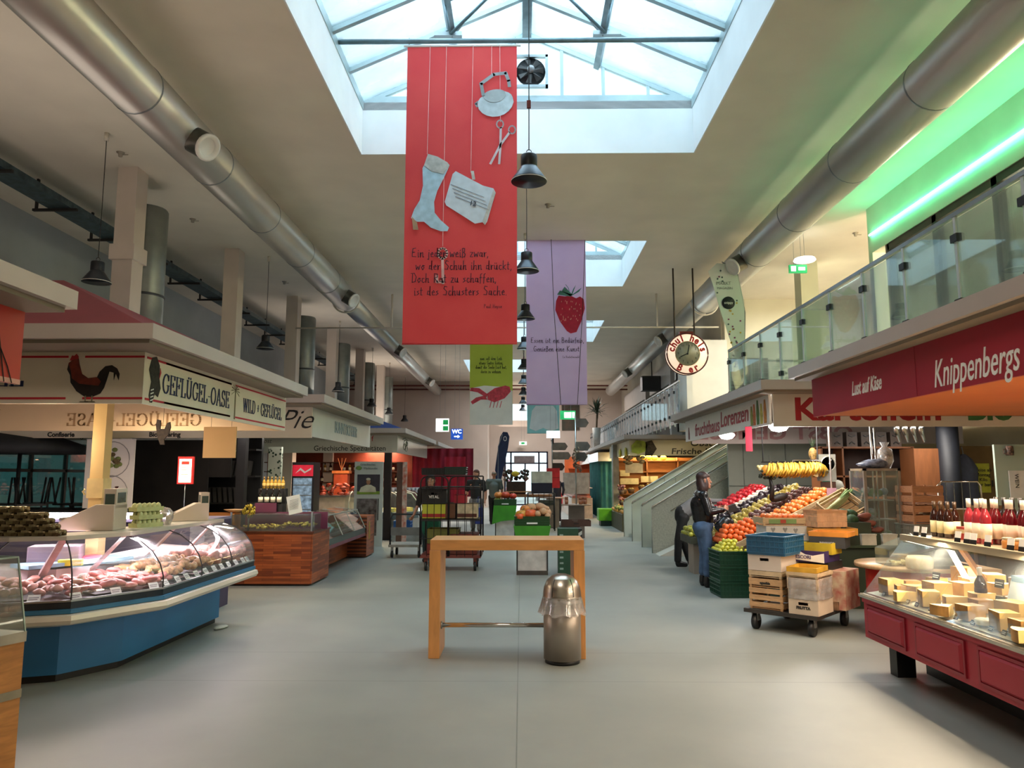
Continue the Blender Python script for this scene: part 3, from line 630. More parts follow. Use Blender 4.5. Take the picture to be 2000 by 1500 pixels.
for i in range(len(P)-1):
    rows = [offs(P, o) for o, z in prof]
    k0 = [0] if i == 0 else [i]
    segs = [(0, 1)] if i in (1, 2) else ([(0, .5), (.5, 1)] if i == 0 else [(0, .36), (.36, .7), (.7, 1)])
    for u, v in segs:
        g = G(); vs = []
        for (o, z), row in zip(prof, rows):
            A, B = Vector(row[i]), Vector(row[i+1]); p, q = A.lerp(B, u), A.lerp(B, v); vs += [(p.x, p.y, z), (q.x, q.y, z)]
        g.add(vs, [(2*k, 2*k+1, 2*k+3, 2*k+2) for k in range(len(prof)-1)], 0, True); obj('front_pane', g, GLASS, t, w=True)
        g = G(); g.tube([vs[2*k+1] for k in range(len(prof))], .006, 5); obj('pane_joint', g, DARK, t, w=True)
g = G(); g.ext([(-3.42, 1.11), (-3.27, 1.06), (-3.14, .98), (-3.06, .88), (-3.02, .78), (-3.02, .68), (-3.75, .68), (-3.75, 1.11)], .012, 0, 'XZ', 8.5); obj('end_pane', g, GLASS, t, w=True)
g = G(); sweep(g, P, [(-.37, 1.105), (-.37, 1.14), (-.76, 1.14), (-.76, 1.105)]); obj('top_shelf', g, M('#c4bfb2', .35, .1, .03, 2), t, w=True)
g = G(); sweep(g, P, [(-.05, .655), (-.74, .70), (-.74, .68), (-.05, .635)]); obj('display_deck', g, M('#3f3a44', .4, .2, .1, 5), t, w=True)
g = G(); sweep(g, P, [(-.72, .70), (-.74, .84), (-1.05, .86), (-1.05, .44), (-.72, .44)]); obj('work_top', g, M('#b8a8a8', .35, .1, .05, 4), t, w=True)
m_tube, nt, p_ = newmat('cool_pink_tube'); p_.inputs['Emission Color'].default_value = (1, .86, .93, 1); p_.inputs['Emission Strength'].default_value = 7
g = G(); sweep(g, P, [(-.71, 1.085), (-.71, 1.10), (-.74, 1.10), (-.74, 1.085)]); obj('light_tube', g, m_tube, t, w=True)
L = plen(P)
for s in (3.2, 4.35, 5.1, 6.0, 6.9):
    x0, y0, a = along(P, s, -.70); x1, y1, a = along(P, s, -.42); g = G(); d = (math.cos(R(a))*.03, math.sin(R(a))*.03)
    g.add([(x0-d[0], y0-d[1], .80), (x0+d[0], y0+d[1], .80), (x1+d[0], y1+d[1], 1.105), (x1-d[0], y1-d[1], 1.105), (x0-d[0], y0-d[1], .83), (x0+d[0], y0+d[1], .83), (x1+d[0]*1, y1+d[1], 1.12), (x1-d[0], y1-d[1], 1.12)],
          [(0, 1, 2, 3), (4, 5, 6, 7), (0, 1, 5, 4), (1, 2, 6, 5), (2, 3, 7, 6), (3, 0, 4, 7)]); obj('shelf_bracket', g, M('#c4b2b2', .4, .3), t, w=True)
for s in (4.8, 6.6): x, y, a = along(P, s, -.55); light('poultry_case_light', 'AREA', (x, y, 1.09), 17, (1, .80, .88), (1.3, .1))
x, y, a = along(P, 2.6, -.55); light('poultry_case_light', 'AREA', (x, y, 1.09), 20, (1, .80, .88), (2.0, .1))
# the meat, laid out in sorts along the deck
SK = [('#dfa398', 'chicken_piece', 'pale pink raw chicken piece in the left part of the glass counter', 'chicken pieces in the glass counter, left part', (.05, .042, .028)),
      ('#d4837f', 'turkey_cut', 'darker pink raw turkey cut in the corner of the glass counter', 'turkey cuts in the corner of the glass counter', (.06, .045, .025)),
      ('#dfac7c', 'marinated_leg', 'orange marinated poultry leg in the glass counter', 'marinated legs in the glass counter', (.05, .032, .027)),
      ('#e3aaa2', 'wrapped_chicken', 'pale wrapped chicken at the far end of the glass counter', 'wrapped chickens at the far end of the counter', (.07, .055, .045))]
rnd = random.Random(3)
for k, (c, nm, lb, gr, r) in enumerate(SK):
    mt = M(c, .28, 0, .18, 14); reps = [kit(nm, lb, 'poultry', gr, (blob(r, 10*k+j, .32), mt)) for j in range(2)]
    s0, s1 = ((2.9, 4.25), (4.3, 5.35), (5.3, 6.4), (6.35, 7.3))[k]; n = (46, 46, 64, 44)[k]
    for i in range(n):
        s = s0+(s1-s0)*(i+.5)/n; o = (-.17, -.32, -.47, -.60)[i % 4]; x, y, a = along(P, s, o)
        reps[i % 2]((x, y, .69+abs(o)*.07+r[2]*.6+rnd.uniform(0, .045)+(.035 if k > 1 else 0)), (rnd.uniform(-20, 20), rnd.uniform(-15, 15), a+rnd.uniform(30, 150)))
tg = kit('price_tag', 'white price tag clipped to the front rail of the poultry counter', 'price tag', 'price tags along the poultry counter', chip(.085, .06, PAPER, M('#8d8a94'), 35))
for i, s in enumerate([2.75, 3.1, 3.5, 3.95, 4.3, 4.62, 4.95, 5.2, 5.42, 5.6, 5.8, 6.0, 6.2, 6.38, 6.56, 6.75, 6.95, 7.1]):
    x, y, a = along(P, s, -.075); tg((x, y, .672), (0, 0, a))
tg2 = kit('price_card', 'small white upright card stuck between the meat trays', 'price card', 'cards standing in the meat', chip(.05, .09, PAPER, M('#b9a9bb'), 10))
for s, o in ((4.55, -.45), (4.75, -.4), (5.05, -.3), (5.35, -.5), (5.55, -.5), (5.9, -.55)): x, y, a = along(P, s, o); tg2((x, y, .72), (0, 0, a))
dk = kit('meat_tray', 'black tray under the meat in the glass counter', 'tray', 'black trays in the poultry counter', ((lambda g: g.box((-.14, -.26, 0), (.14, .26, .015)))(G()), BLACK))
for s in (3.3, 3.75, 4.62, 5.0, 5.6, 6.0, 6.5, 6.9): x, y, a = along(P, s, -.4); dk((x, y, .676), (2, 0, a))
# on the work top behind the glass
x, y, a = along(P, 4.7, -.88); t = thing('chopping_board', 'pale blue cloth covered work board behind the glass', 'board', (x, y, .86), a); g = G(); g.box((-.45, -.16, 0), (.45, .14, .03)); obj('board', g, M('#7fa3b8', .5), t)
x, y, a = along(P, 5.35, -.86); b2 = blob((.13, .07, .03), 77); tag(obj('turkey_breast', b2, M('#c9506a', .3, 0, .2, 10), None, (x, y, .89), (0, 0, a)), 'bright pink meat cut lying on the work board', 'meat')
x, y, a = along(P, 4.05, -.80); g = G(); g.box((-.09, -.04, 0), (.09, .04, .05)); tag(obj('paper_pad', g, M('#d8cf32', .6), None, (x, y, .862), (0, 0, a)), 'yellow pad of wrapping paper behind the glass', 'paper pad')
x, y, a = along(P, 3.9, -1.0); g = G(); g.box((-.2, -.12, 0), (.2, .12, .16)); tag(obj('storage_box', g, M('#6e5f6c', .4), None, (x, y, .862), (0, 0, a), bevel=.01), 'mauve plastic box behind the glass', 'box')
# shelf top: packages, jars, egg boxes, scales
pk = Rep(thing('foil_pack', 'dark foil wrapped package in the pyramid on the counter shelf', 'package', group='foil packages stacked in a pyramid'))
g = G(); g.tube([(-.055, 0, .024), (.055, 0, .024)], [.022, .022], 8); g.box((-.05, -.024, .0), (.05, .024, .03)); obj('wrapper', g, M('#4b3a24', .25, .5, .4, 25, h2='#9c8a60'), pk.src)
g = G(); g.box((-.03, -.02, .03), (.03, .02, .047)); obj('label_strip', g, M('#b8a980', .4, .3, .2, 30), pk.src)
for r_ in range(5):
    for c in range(8-r_):
        if r_ == 4 and c > 2: continue
        for d in range(2): pk((-4.56+c*.112+r_*.06, 5.97+d*.07+.08, 1.14+r_*.047), (0, 0, rnd.uniform(-6, 6)))
def egg_box():
    t = thing('egg_carton', 'pale green egg carton stacked on the counter shelf', 'egg carton', group='egg cartons stacked on the poultry counter')
    g = G(); g.ext([(-.15, 0), (.15, 0), (.155, .04), (-.155, .04)], .11, 0, 'XZ', -.055); obj('tray', g, M('#b9bd84', .8, 0, .08, 15), t)
    g = G()
    for k in range(5):
        for j in (-1, 1): g.ball((-.11+k*.055, j*.027, .045), (.026, .026, .035), 0, 8)
    obj('lid', g, M('#c8cb94', .8, 0, .08, 15), t); return t
eb = Rep(egg_box())
for x, y, z, a in ((-3.58, 7.15, 1.14, 70), (-3.58, 7.15, 1.215, 74), (-3.58, 7.14, 1.29, 68)): eb((x, y, z), (0, 0, a))
x = thing('egg_bag', 'clear bag of eggs beside the egg cartons', 'bag', (-3.55, 7.45, 1.14)); g = G()
for k in range(7): g.ball((.04*math.cos(k), .04*math.sin(k), .03+.035*(k % 3)), (.024, .024, .03), 0, 8)
obj('eggs', g, M('#cdbfa0', .5), x); obj('film', blob((.085, .085, .09), 5).xf(Matrix.Translation((0, 0, .07))), FILM, x)
def scale(loc, rotz, label, s=1):
    t = thing('shop_scale', label, 'scale', loc, rotz); hm = M('#c6b8a8', .4, 0, .04, 3)
    g = G(); g.ext([(-.2*s, 0), (.2*s, 0), (.2*s, .20*s), (.06*s, .20*s), (-.2*s, .07*s)], .26*s, 0, 'XZ', -.13*s); obj('housing', g, hm, t, bevel=.008)
    g = G(); g.box((.11*s, -.11*s, .17*s), (.2*s, .11*s, .32*s), 0); g.box((.108*s, -.08*s, .21*s), (.11*s, .08*s, .29*s), 1); g.box((.2*s, -.08*s, .21*s), (.203*s, .08*s, .29*s), 1); g.box((.12*s, -.111*s, .2*s), (.19*s, -.112*s, .28*s), 1)
    obj('display_head', g, [hm, M('#4c5750', .2)], t); g = G(); g.box((-.2*s, -.12*s, .08*s), (.05*s, .12*s, .1*s), 0, (0, -0, 0)); obj('weighing_pan', g, STEEL, t)
scale((-3.86, 6.75, 1.14), 8, 'beige shop scale with display, standing by the cream post', 1.15)
scale((-3.62, 8.15, 1.14), 30, 'beige shop scale with display near the far end of the counter', .95)
t = thing('folded_cloths', 'white folded cloths at the far end of the counter shelf', 'cloth', (-3.62, 8.35, 1.142)); g = blob((.13, .1, .03), 9).xf(Matrix.Translation((0, 0, .025))); obj('cloth', g, M('#efe9e4', .8), t)
t = thing('stall_post', 'cream square post rising from the poultry counter to the sign', 'post', (-3.93, 6.93, 0)); g = G(); g.box((-3.99, 6.87, 0), (-3.87, 6.99, 2.67)); obj('shaft', g, M('#dec18c', .5, 0, .03, 2), t, w=True)
g = G(); g.box((-.075, -.07, 1.42), (.075, .07, 1.6)); g.tube([(-.09, -.07, 1.5), (-.11, -.07, 1.48), (-.09, -.07, 1.45)], .01, 6); obj('tape_holder', g, M('#e4cf9c', .4), t)
# rear lit case, hanging rooster and blank panel
t = thing('rear_counter', 'white rear counter with a glowing tube along its top', 'counter', (-5.2, 9.3, 0)); g = G(); g.box((-8, 8.9, 0), (-3.75, 9.7, 1.08)); obj('body', g, M('#4a3f5c', .5, 0, .1, 4), t, w=True)
g = G(); g.box((-8, 8.86, 1.08), (-3.75, 9.7, 1.11)); obj('top', g, M('#8f86a0', .4), t, w=True); g = G(); g.box((-6.9, 8.82, 1.12), (-3.72, 8.88, 1.19)); m_wt, nt, p_ = newmat('white_tube'); p_.inputs['Emission Color'].default_value = (1, .9, .97, 1); p_.inputs['Emission Strength'].default_value = 6; obj('tube_light', g, m_wt, t, w=True)
t = thing('hanging_rooster', 'dark rooster cutout hanging in the poultry stall', 'ornament', (-4.13, 8.5, 1.98)); g = G()
g.ext([(-.02, .0), (.03, .0), (.02, .06), (.07, .12), (.09, .2), (.08, .26), (.05, .25), (.02, .18), (-.03, .18), (-.03, .28), (-.07, .29), (-.08, .22), (-.06, .1)], .02, 0); obj('cutout', g, M('#3d3026', .6, 0, .3, 25), t); g = G(); g.tube([(0, .01, .18), (0, .01, .7)], .002, 4); obj('wire', g, INK, t)
t = thing('blank_sign', 'blank peach coloured sheet hung under the poultry sign', 'sign', (-3.5, 8.6, 1.83)); g = G(); g.box((-.19, -.01, 0), (.19, .01, .36)); obj('sheet', g, PEACH, t); g = G()
for x in (-.11, .13): g.tube([(x, 0, .36), (x, 0, .85)], .002, 4)
obj('wires', g, INK, t)
t = thing('menu_lightbox', 'small glowing menu box with red frame on a thin pole', 'menu light', (-4.33, 9.6, 1.11)); g = G(); g.tube([(0, 0, 0), (0, 0, .42)], .006, 6); obj('pole', g, ALU, t)
g = G(); g.box((-.1, -.02, .41), (.1, .02, .76)); obj('frame', g, M('#b8201c', .4, emit=.6), t); g = G(); g.box((-.08, -.023, .43), (.08, -.02, .73)); m_mb, nt, p_ = newmat('lit_menu'); p_.inputs['Emission Color'].default_value = (1, .68, .42, 1); p_.inputs['Emission Strength'].default_value = 2.2; obj('lit_sheet', g, m_mb, t)
g = G(); g.box((-.05, -.025, .66), (.05, -.023, .70)); [g.box((-.05, -.025, .5+k*.03), (.05-.01*k, -.023, .506+k*.03)) for k in range(5)]; obj('print', g, M('#b03020'), t)
# near wood fronted bakery case
BE = M('#b97a3c', .5, 0, .12, 4, kind='wood', sc=(1.5, 1.5, 8))
t = thing('bakery_case', 'wood fronted bakery case with glass top at the left edge', 'display counter', (-3.2, 3.9, 0)); PB = [(-3.25, 2.2), (-2.80, 4.30), (-3.4, 4.42)]
PB = [(-3.5, 1.6), (-2.79, 4.28), (-4.6, 4.76)]
def wedge(o, z0, z1, m, nm):
    a, b, c = (-3.78+o*.0, 1.9), (-2.79, 4.28), (-4.6, 4.76); g = G()
    g.ext([(a[0]+o, a[1]), (b[0]+o, b[1]+o*.4), (c[0]+o*.3, c[1]+o*.6), (-5.4, 2.3)], z1-z0, 0, 'XY', z0); return obj(nm, g, m, t, w=True)
wedge(0, 0, .40, BE, 'base_panel'); wedge(.005, .40, .445, M('#8f8672', .4, .4), 'middle_rail'); wedge(0, .445, .70, BE, 'front_panel'); wedge(.008, .70, .755, M('#a39d8e', .4, .5), 'top_rail')
g = G(); v = [(-3.78, 1.9), (-2.79, 4.28), (-4.6, 4.76)]
g.quad((-3.78, 1.9, .755), (-2.79, 4.28, .755), (-2.85, 4.26, 1.16), (-3.84, 1.9, 1.16)); g.quad((-2.79, 4.28, .755), (-4.6, 4.76, .755), (-4.6, 4.72, 1.16), (-2.85, 4.26, 1.16)); obj('glass', g, GLASS, t, w=True)
g = G(); g.tube([(-3.84, 1.9, 1.165), (-2.85, 4.26, 1.165), (-4.6, 4.72, 1.165)], .006, 5); g.tube([(-2.79, 4.28, .755), (-2.85, 4.26, 1.165)], .006, 5); obj('glass_edge', g, M('#8fa196', .2, .2), t, w=True)
ro = kit('bread_roll', 'bread roll in the glass case at the left edge', 'bread roll', 'bread rolls at the left edge', (blob((.06, .045, .035), 4, .1), M('#b98a45', .6, 0, .2, 12)))
for k in range(6): ro((-3.12-.09*(k % 3)-.02, 3.7+.1*(k//3)-.1*(k % 3), .79), (0, 0, k*37))
# ------------------------------------------------------------ crates, boxes, bottles
def crate_wood(name, label, w, d, h, loc, rot=0, slats=2, m=None, group=None, front=None, cat='crate'):
    t = thing(name, label, cat, loc, rot, group); m = m or PALEW; g = G(); sh = h/slats*.68
    for i in range(slats):
        z = h*(i+.5)/slats-sh/2+.01
        for s in (-1, 1): g.box((-w/2, s*d/2-.005, z), (w/2, s*d/2+.005, z+sh)); g.box((s*w/2-.005, -d/2, z), (s*w/2+.005, d/2, z+sh))
    obj('slats', g, m, t); g = G()
    for sx in (-1, 1):
        for sy in (-1, 1): x, y = sx*(w/2-.014), sy*(d/2-.014); g.box((x-.012, y-.012, 0), (x+.012, y+.012, h))
    obj('corner_posts', g, m, t); g = G()
    for i in range(5): y = -d/2+d*(i+.5)/5; g.box((-w/2+.01, y-d*.085, .004), (w/2-.01, y+d*.085, .012))
    obj('bottom_boards', g, m, t)
    if front: text(front, h*.34, INK, t, (0, -d/2-.008, h*.72 if slats > 1 else h*.5), bold=.002)
    return t
def carton(name, label, w, d, h, loc, rot=0, m=None, open_=True, hole=True, group=None, front=None, fm=None, m2=None):
    t = thing(name, label, 'box', loc, rot, group); m = m or M('#b98b5a', .8, 0, .05, 6); g = G(); k = .004
    g.box((-w/2, -d/2, 0), (w/2, d/2, .008))
    hz = h*.62
    for s in (-1, 1):
        y = s*d/2
        if hole: g.box((-w/2, y-k, 0), (w/2, y+k, hz)); g.box((-w/2, y-k, hz), (-.05, y+k, h)); g.box((.05, y-k, hz), (w/2, y+k, h)); g.box((-.05, y-k, hz+.03), (.05, y+k, h))
        else: g.box((-w/2, y-k, 0), (w/2, y+k, h))
        g.box((s*w/2-k, -d/2, 0), (s*w/2+k, d/2, h))
    if not open_: g.box((-w/2, -d/2, h-.008), (w/2, d/2, h))
    obj('box_walls', g, m, t)
    if m2: g = G(); g.box((-w/2-.001, -d/2-k-.002, h*.08), (w/2+.001, -d/2-k, h*.32)); obj('printed_band', g, m2, t)
    if front: text(front, h*.26, fm or INK, t, (0, -d/2-k-.003, h*.45), bold=.002)
    return t
def crate_plastic(name, label, w, d, h, loc, rot=0, c='#2b5d86', group=None):
    t = thing(name, label, 'crate', loc, rot, group); m = M(c, .4, 0, .06, 5); g = G()
    for s in (-1, 1):
        g.box((-w/2, s*d/2-.006, .0), (w/2, s*d/2+.006, h)); g.box((s*w/2-.006, -d/2, 0), (s*w/2+.006, d/2, h))
    g.box((-w/2, -d/2, 0), (w/2, d/2, .01)); obj('walls', g, m, t); g = G()
    for s in (-1, 1):
        for z in (.02, h*.4, h*.7): g.box((-w/2-.01, s*(d/2+.008)-.006, z), (w/2+.01, s*(d/2+.008)+.006, z+.012)); g.box((s*(w/2+.008)-.006, -d/2, z), (s*(w/2+.008)+.006, d/2, z+.012))
        n = int(w/.045)
        for i in range(n+1): x = -w/2+w*i/n; g.box((x-.004, s*(d/2+.008)-.005, .02), (x+.004, s*(d/2+.008)+.005, h))
        n = int(d/.045)
        for i in range(n+1): y = -d/2+d*i/n; g.box((s*(w/2+.008)-.005, y-.004, .02), (s*(w/2+.008)+.005, y+.004, h))
    obj('ribs', g, m, t); g = G()
    g.box((-w/2-.02, -d/2-.02, h-.012), (w/2+.02, -d/2+.004, h+.004)); g.box((-w/2-.02, d/2-.004, h-.012), (w/2+.02, d/2+.02, h+.004))
    g.box((-w/2-.02, -d/2, h-.012), (-w/2+.004, d/2, h+.004)); g.box((w/2-.004, -d/2, h-.012), (w/2+.02, d/2, h+.004)); obj('rim', g, m, t); return t
def bottle(name, label, cat, group, c, lab='#efe6cf', cap='#2b1b16', h=.31, r=.037, w='wine', emit=0):
    t = thing(name, label, cat, group=group); g = G()
    g.lathe([(r*.8, 0), (r, .008), (r, h*.58), (r*.75, h*.68), (r*.38, h*.78), (r*.34, h*.95), (r*.40, h*.955), (r*.4, h)], n=12)
    obj('glass_body', g, M(c, .08, 0, .05, 4, spec=.8), t); g = G(); g.lathe([(r*1.03, h*.12), (r*1.03, h*.46)], n=12); obj('paper_label', g, M(lab, .7, 0, .03, 9), t)
    g = G(); g.lathe([(r*.42, h*.80), (r*.42, h*1.005), (.001, h*1.006)], n=10); obj('capsule', g, M(cap, .4, 0, .05, 5), t); return Rep(t)

# ------------------------------------------------------------ wood fronted stall behind the poultry counter
PLANK = M('#9a552b', .45, 0, .3, 1.0, kind='brick', h2='#5e2c16')
def plank_mat(ax):
    m, nt, p = newmat('plank_'+ax); L = nt.links; tc = nt.nodes.new('ShaderNodeTexCoord'); sp = nt.nodes.new('ShaderNodeSeparateXYZ'); cb = nt.nodes.new('ShaderNodeCombineXYZ')
    L.new(tc.outputs['Object'], sp.inputs[0]); L.new(sp.outputs[ax], cb.inputs[0]); L.new(sp.outputs['Z'], cb.inputs[1])
    b = nt.nodes.new('ShaderNodeTexBrick'); b.inputs['Color1'].default_value = hx('#a8562a'); b.inputs['Color2'].default_value = hx('#5e2413'); b.inputs['Mortar'].default_value = hx('#4a2412')
    b.inputs['Scale'].default_value = 1; b.inputs['Mortar Size'].default_value = .0012; b.inputs['Brick Width'].default_value = .42; b.inputs['Row Height'].default_value = .036; b.inputs['Bias'].default_value = -.2
    b.offset = .37; L.new(cb.outputs[0], b.inputs['Vector']); n = nt.nodes.new('ShaderNodeTexNoise'); n.inputs['Scale'].default_value = 14
    mp = nt.nodes.new('ShaderNodeMapping'); mp.inputs['Scale'].default_value = (.2, 1.5, 1); L.new(cb.outputs[0], mp.inputs[0]); L.new(mp.outputs[0], n.inputs['Vector'])
    mx = nt.nodes.new('ShaderNodeMixRGB'); mx.blend_type = 'OVERLAY'; mx.inputs[0].default_value = .5; L.new(b.outputs[0], mx.inputs[1]); L.new(n.outputs['Fac'], mx.inputs[2])
    L.new(mx.outputs[0], p.inputs['Base Color']); p.inputs['Roughness'].default_value = .4; return m
PX, PY = plank_mat('X'), plank_mat('Y')
t = thing('deli_counter', 'reddish wood plank counter with a glass chiller along the aisle', 'display counter', (-3.7, 13, 0))
g = G(); g.box((-5.2, 11.26, .03), (-3.14, 11.30, .77)); obj('front_planks', g, PX, t, w=True)
g = G(); g.box((-3.16, 11.27, .03), (-3.12, 12.25, .77)); obj('side_planks', g, PY, t, w=True)
g = G(); g.box((-5.2, 11.24, .77), (-3.10, 12.25, .80)); obj('counter_top', g, M('#5b2f1a', .3, 0, .15, 8), t, w=True)
g = G(); g.box((-5.15, 11.31, 0), (-3.17, 12.2, .76)); g.box((-4.1, 12.2, .0), (-3.5, 15.1, .45)); obj('carcass', g, DARK, t, w=True)
g = G(); g.box((-3.52, 12.25, .03), (-3.48, 15.1, .50)); obj('lower_planks', g, PY, t, w=True)
g = G(); g.ext([(12.25, .44), (15.1, .44), (15.1, .50), (12.25, .50)], .5, 0, 'YZ', -3.62); obj('red_rail', g, M('#7d3448', .35), t, w=True)
g = G(); g.box((-3.16, 12.25, .50), (-3.12, 15.1, .60)); obj('dark_band', g, M('#38443f', .2), t, w=True)
g = G(); g.add([(-3.13, 12.25, .60), (-3.13, 15.1, .60), (-3.3, 15.1, .95), (-3.3, 12.25, .95)], [(0, 1, 2, 3)]); g.add([(-3.3, 12.25, .95), (-3.3, 15.1, .95), (-3.75, 15.1, 1.0), (-3.75, 12.25, 1.0)], [(0, 1, 2, 3)]); obj('curved_glass', g, GLASS, t, w=True)
g = G(); g.box((-4.1, 12.25, .62), (-3.16, 15.1, .66)); obj('deck', g, M('#8c9496', .3, .5), t, w=True); g = G()
for y in (12.25, 13.2, 14.15, 15.08): g.tube([(-3.13, y, .6), (-3.3, y, .95), (-3.75, y, 1.0)], .01, 5)
g.tube([(-3.3, 12.25, .955), (-3.3, 15.1, .955)], .012, 5); obj('chrome_frame', g, M('#a8aaa4', .5, .4, .1, 5), t, w=True)
g = G(); g.box((-3.62, 15.1, .03), (-3.10, 15.86, .82)); obj('end_planks', g, PY, t, w=True); g = G(); g.box((-4.1, 15.84, .03), (-3.1, 15.87, .82)); obj('end_back', g, PX, t, w=True)
g = G(); g.box((-3.128, 15.3, .35), (-3.095, 15.42, .7)); tag(obj('yellow_poster', g, M('#a98c3a', .6), w=True, loc=(-3.1, 15.36, .35)), 'yellow leaflet fixed on the wooden counter end', 'leaflet')
for k, (y, c) in enumerate(((12.5, '#c9c9b4'), (12.85, '#8fa24a'), (13.25, '#d8d4c2'), (13.6, '#6f8a3a'), (14.0, '#b4913d'), (14.4, '#d6d1bf'), (14.8, '#7d8f3e'))):
    t = thing('salad_tray', 'steel tray of ' + ['pale cheese cubes', 'green olives', 'white cream cheese', 'green peppers', 'yellow peppers', 'white beans', 'pickled leaves'][k] + ' in the wooden chiller', 'tray', (-3.5, y, .665))
    g = G(); g.box((-.26, -.15, 0), (.26, .15, .03)); obj('tray', g, STEEL, t); g = G(); [g.ball((random.uniform(-.2, .2), random.uniform(-.11, .11), .045), (.035, .03, .025), 0, 6) for _ in range(16)]; o = obj('food', g, M(c, .4, 0, .2, 20), t); o['kind'] = 'stuff'
# on the front top
t = thing('glass_showcase', 'low glass showcase on the wooden counter front', 'glass case', (-3.75, 11.5, .80)); g = G(); g.box((-.62, -.2, .0), (.6, -.195, .24)); g.box((.595, -.2, 0), (.6, .3, .24)); g.box((-.62, -.2, .235), (.6, .3, .24)); obj('glass', g, GLASS, t)
g = G(); [g.box((x-.012, -.21, 0), (x+.012, -.19, .28)) for x in (-.62, .6)]; obj('corner_posts', g, ALU, t)
g = G(); g.box((-4.35, 11.82, .80), (-3.05, 11.85, 1.06)); g.box((-4.2, 11.8, 1.06), (-3.86, 11.83, 1.2)); t = tag(obj('purple_screen', g, M('#6d2f4c', .35, 0, .08, 3), w=True, loc=(-3.7, 11.8, .8)), 'purple back panel above the wooden counter', 'panel')
gc = kit('gold_packet', 'small gold wrapped packet in the low glass showcase', 'packet', 'gold packets in the glass showcase', (blob((.04, .03, .02), 21, .35, 8), M('#e0b84a', .3, .3, .25, 40)))
for k in range(60): gc((-4.2+.017*k+rnd.uniform(-.02, .02), 11.42+rnd.uniform(0, .25), .825+rnd.uniform(0, .05)+(.04 if k > 32 else 0)), (rnd.uniform(-30, 30), rnd.uniform(-30, 30), rnd.uniform(0, 180)))
t = thing('gold_bouquet', 'yellow gold flower ball on a stand by the wine crate', 'ornament', (-4.13, 11.36, .80)); g = G(); g.tube([(0, 0, 0), (0, 0, .22)], .012, 6); obj('stand', g, ALU, t); g = G()
for k in range(40): v = Vector((rnd.gauss(0, 1), rnd.gauss(0, 1), rnd.gauss(0, .8))).normalized()*.085; g.ball((v.x, v.y, v.z+.30), (.02, .02, .028), 0, 6)
obj('flowers', g, M('#b9a030', .35, .2, .3, 30), t)
t = carton('wine_crate', 'orange wooden wine crate with stamped letters at the counter end', .5, .34, .26, (-4.62, 11.5, .80), 0, M('#b2702c', .5, 0, .1, 6, kind='wood', sc=(1, 4, 8)), hole=False, front='PORTO')
t = thing('wooden_bowl', 'shallow wooden bowl standing on the wine crate', 'bowl', (-4.42, 11.55, 1.06)); g = G(); g.lathe([(.05, 0), (.16, .05), (.155, .052), (.04, .01)], n=16); obj('bowl', g, M('#b58a5a', .5), t)
# bottle rack
t = thing('bottle_rack', 'black tiered rack holding bottles on the wooden counter', 'rack', (-4.0, 11.95, .80)); g = G(); g.box((-.26, -.1, 0), (.22, .1, .38)); g.box((-.24, .1, .38), (.2, .22, .62)); obj('tier', g, BLACK, t)
b1 = bottle('dark_bottle', 'dark bottle with white label on the lower tier of the black rack', 'bottle', 'dark bottles on the black rack', '#1c1512', h=.24)
for k in range(4): b1((-4.16+k*.10, 11.93, 1.18))
b2_ = bottle('honey_jar', 'tall yellow bottle on the upper tier of the black rack', 'bottle', 'yellow bottles on the black rack', '#b28b3a', '#c9a860', '#8a6a30', h=.19, r=.028)
for k in range(6): b2_((-4.17+k*.062, 12.1, 1.42))
t = thing('menu_card', 'large white menu card leaning on the purple panel', 'card', (-3.46, 11.42, 1.05), 12); g = G(); g.box((-.1, -.004, 0), (.1, .004, .28), 0, (-12, -12, 0)); obj('sheet', g, PAPER, t); g = G()
for k in range(9): g.box((-.07, -.02, .05+k*.02), (.06, -.018, .055+k*.02), 0, (-12, -12, 0))
obj('print', g, M('#8c8c88'), t)
# dark interior of the second stall
t = thing('back_shelving', 'dark shelving wall deep inside the second left stall', 'shelving', (-7, 14.2, 0)); g = G(); g.box((-6.1, 14.3, 0), (-5.0, 14.4, 2.5)); obj('back', g, BLACK, t, w=True)
for z in (.6, 1.1, 1.6, 2.1): g = G(); g.box((-6.1, 14.0, z), (-5.0, 14.3, z+.03)); obj('shelf', g, DARK, t, w=True)
bk = kit('binder', 'grey binder standing on the dark shelving', 'binder', 'binders on the dark shelving', ((lambda g: g.box((-.03, -.1, 0), (.03, .1, .28)))(G()), M('#4a4643', .6)))
for k in range(9): bk((-5.95+k*.095, 14.12, 1.63), (0, 8, 0))
for k in range(7): bk((-5.85+k*.1, 14.12, 1.13), (0, -6, 0))
t = thing('dark_partition', 'dark brown partition with panels between the left stalls', 'partition', (-5.8, 13.4, 0)); g = G(); g.box((-7.0, 13.3, 0), (-5.6, 13.35, 2.45)); g.box((-5.7, 13.32, 1.6), (-5.2, 13.36, 2.2)); obj('panel', g, M('#241f1d', .7, 0, .2, 3), t, w=True)
for k, (x, z) in enumerate(((-5.06, 1.95), (-5.06, 2.1))): pass
t = thing('food_poster', 'tall white poster with two plates behind the cream post', 'poster', (-6.12, 11.02, 1.15)); g = G(); g.box((-.36, 0, 0), (.37, .02, 1.02)); obj('sheet', g, M('#d5cdc6', .6, 0, .02, 3), t)
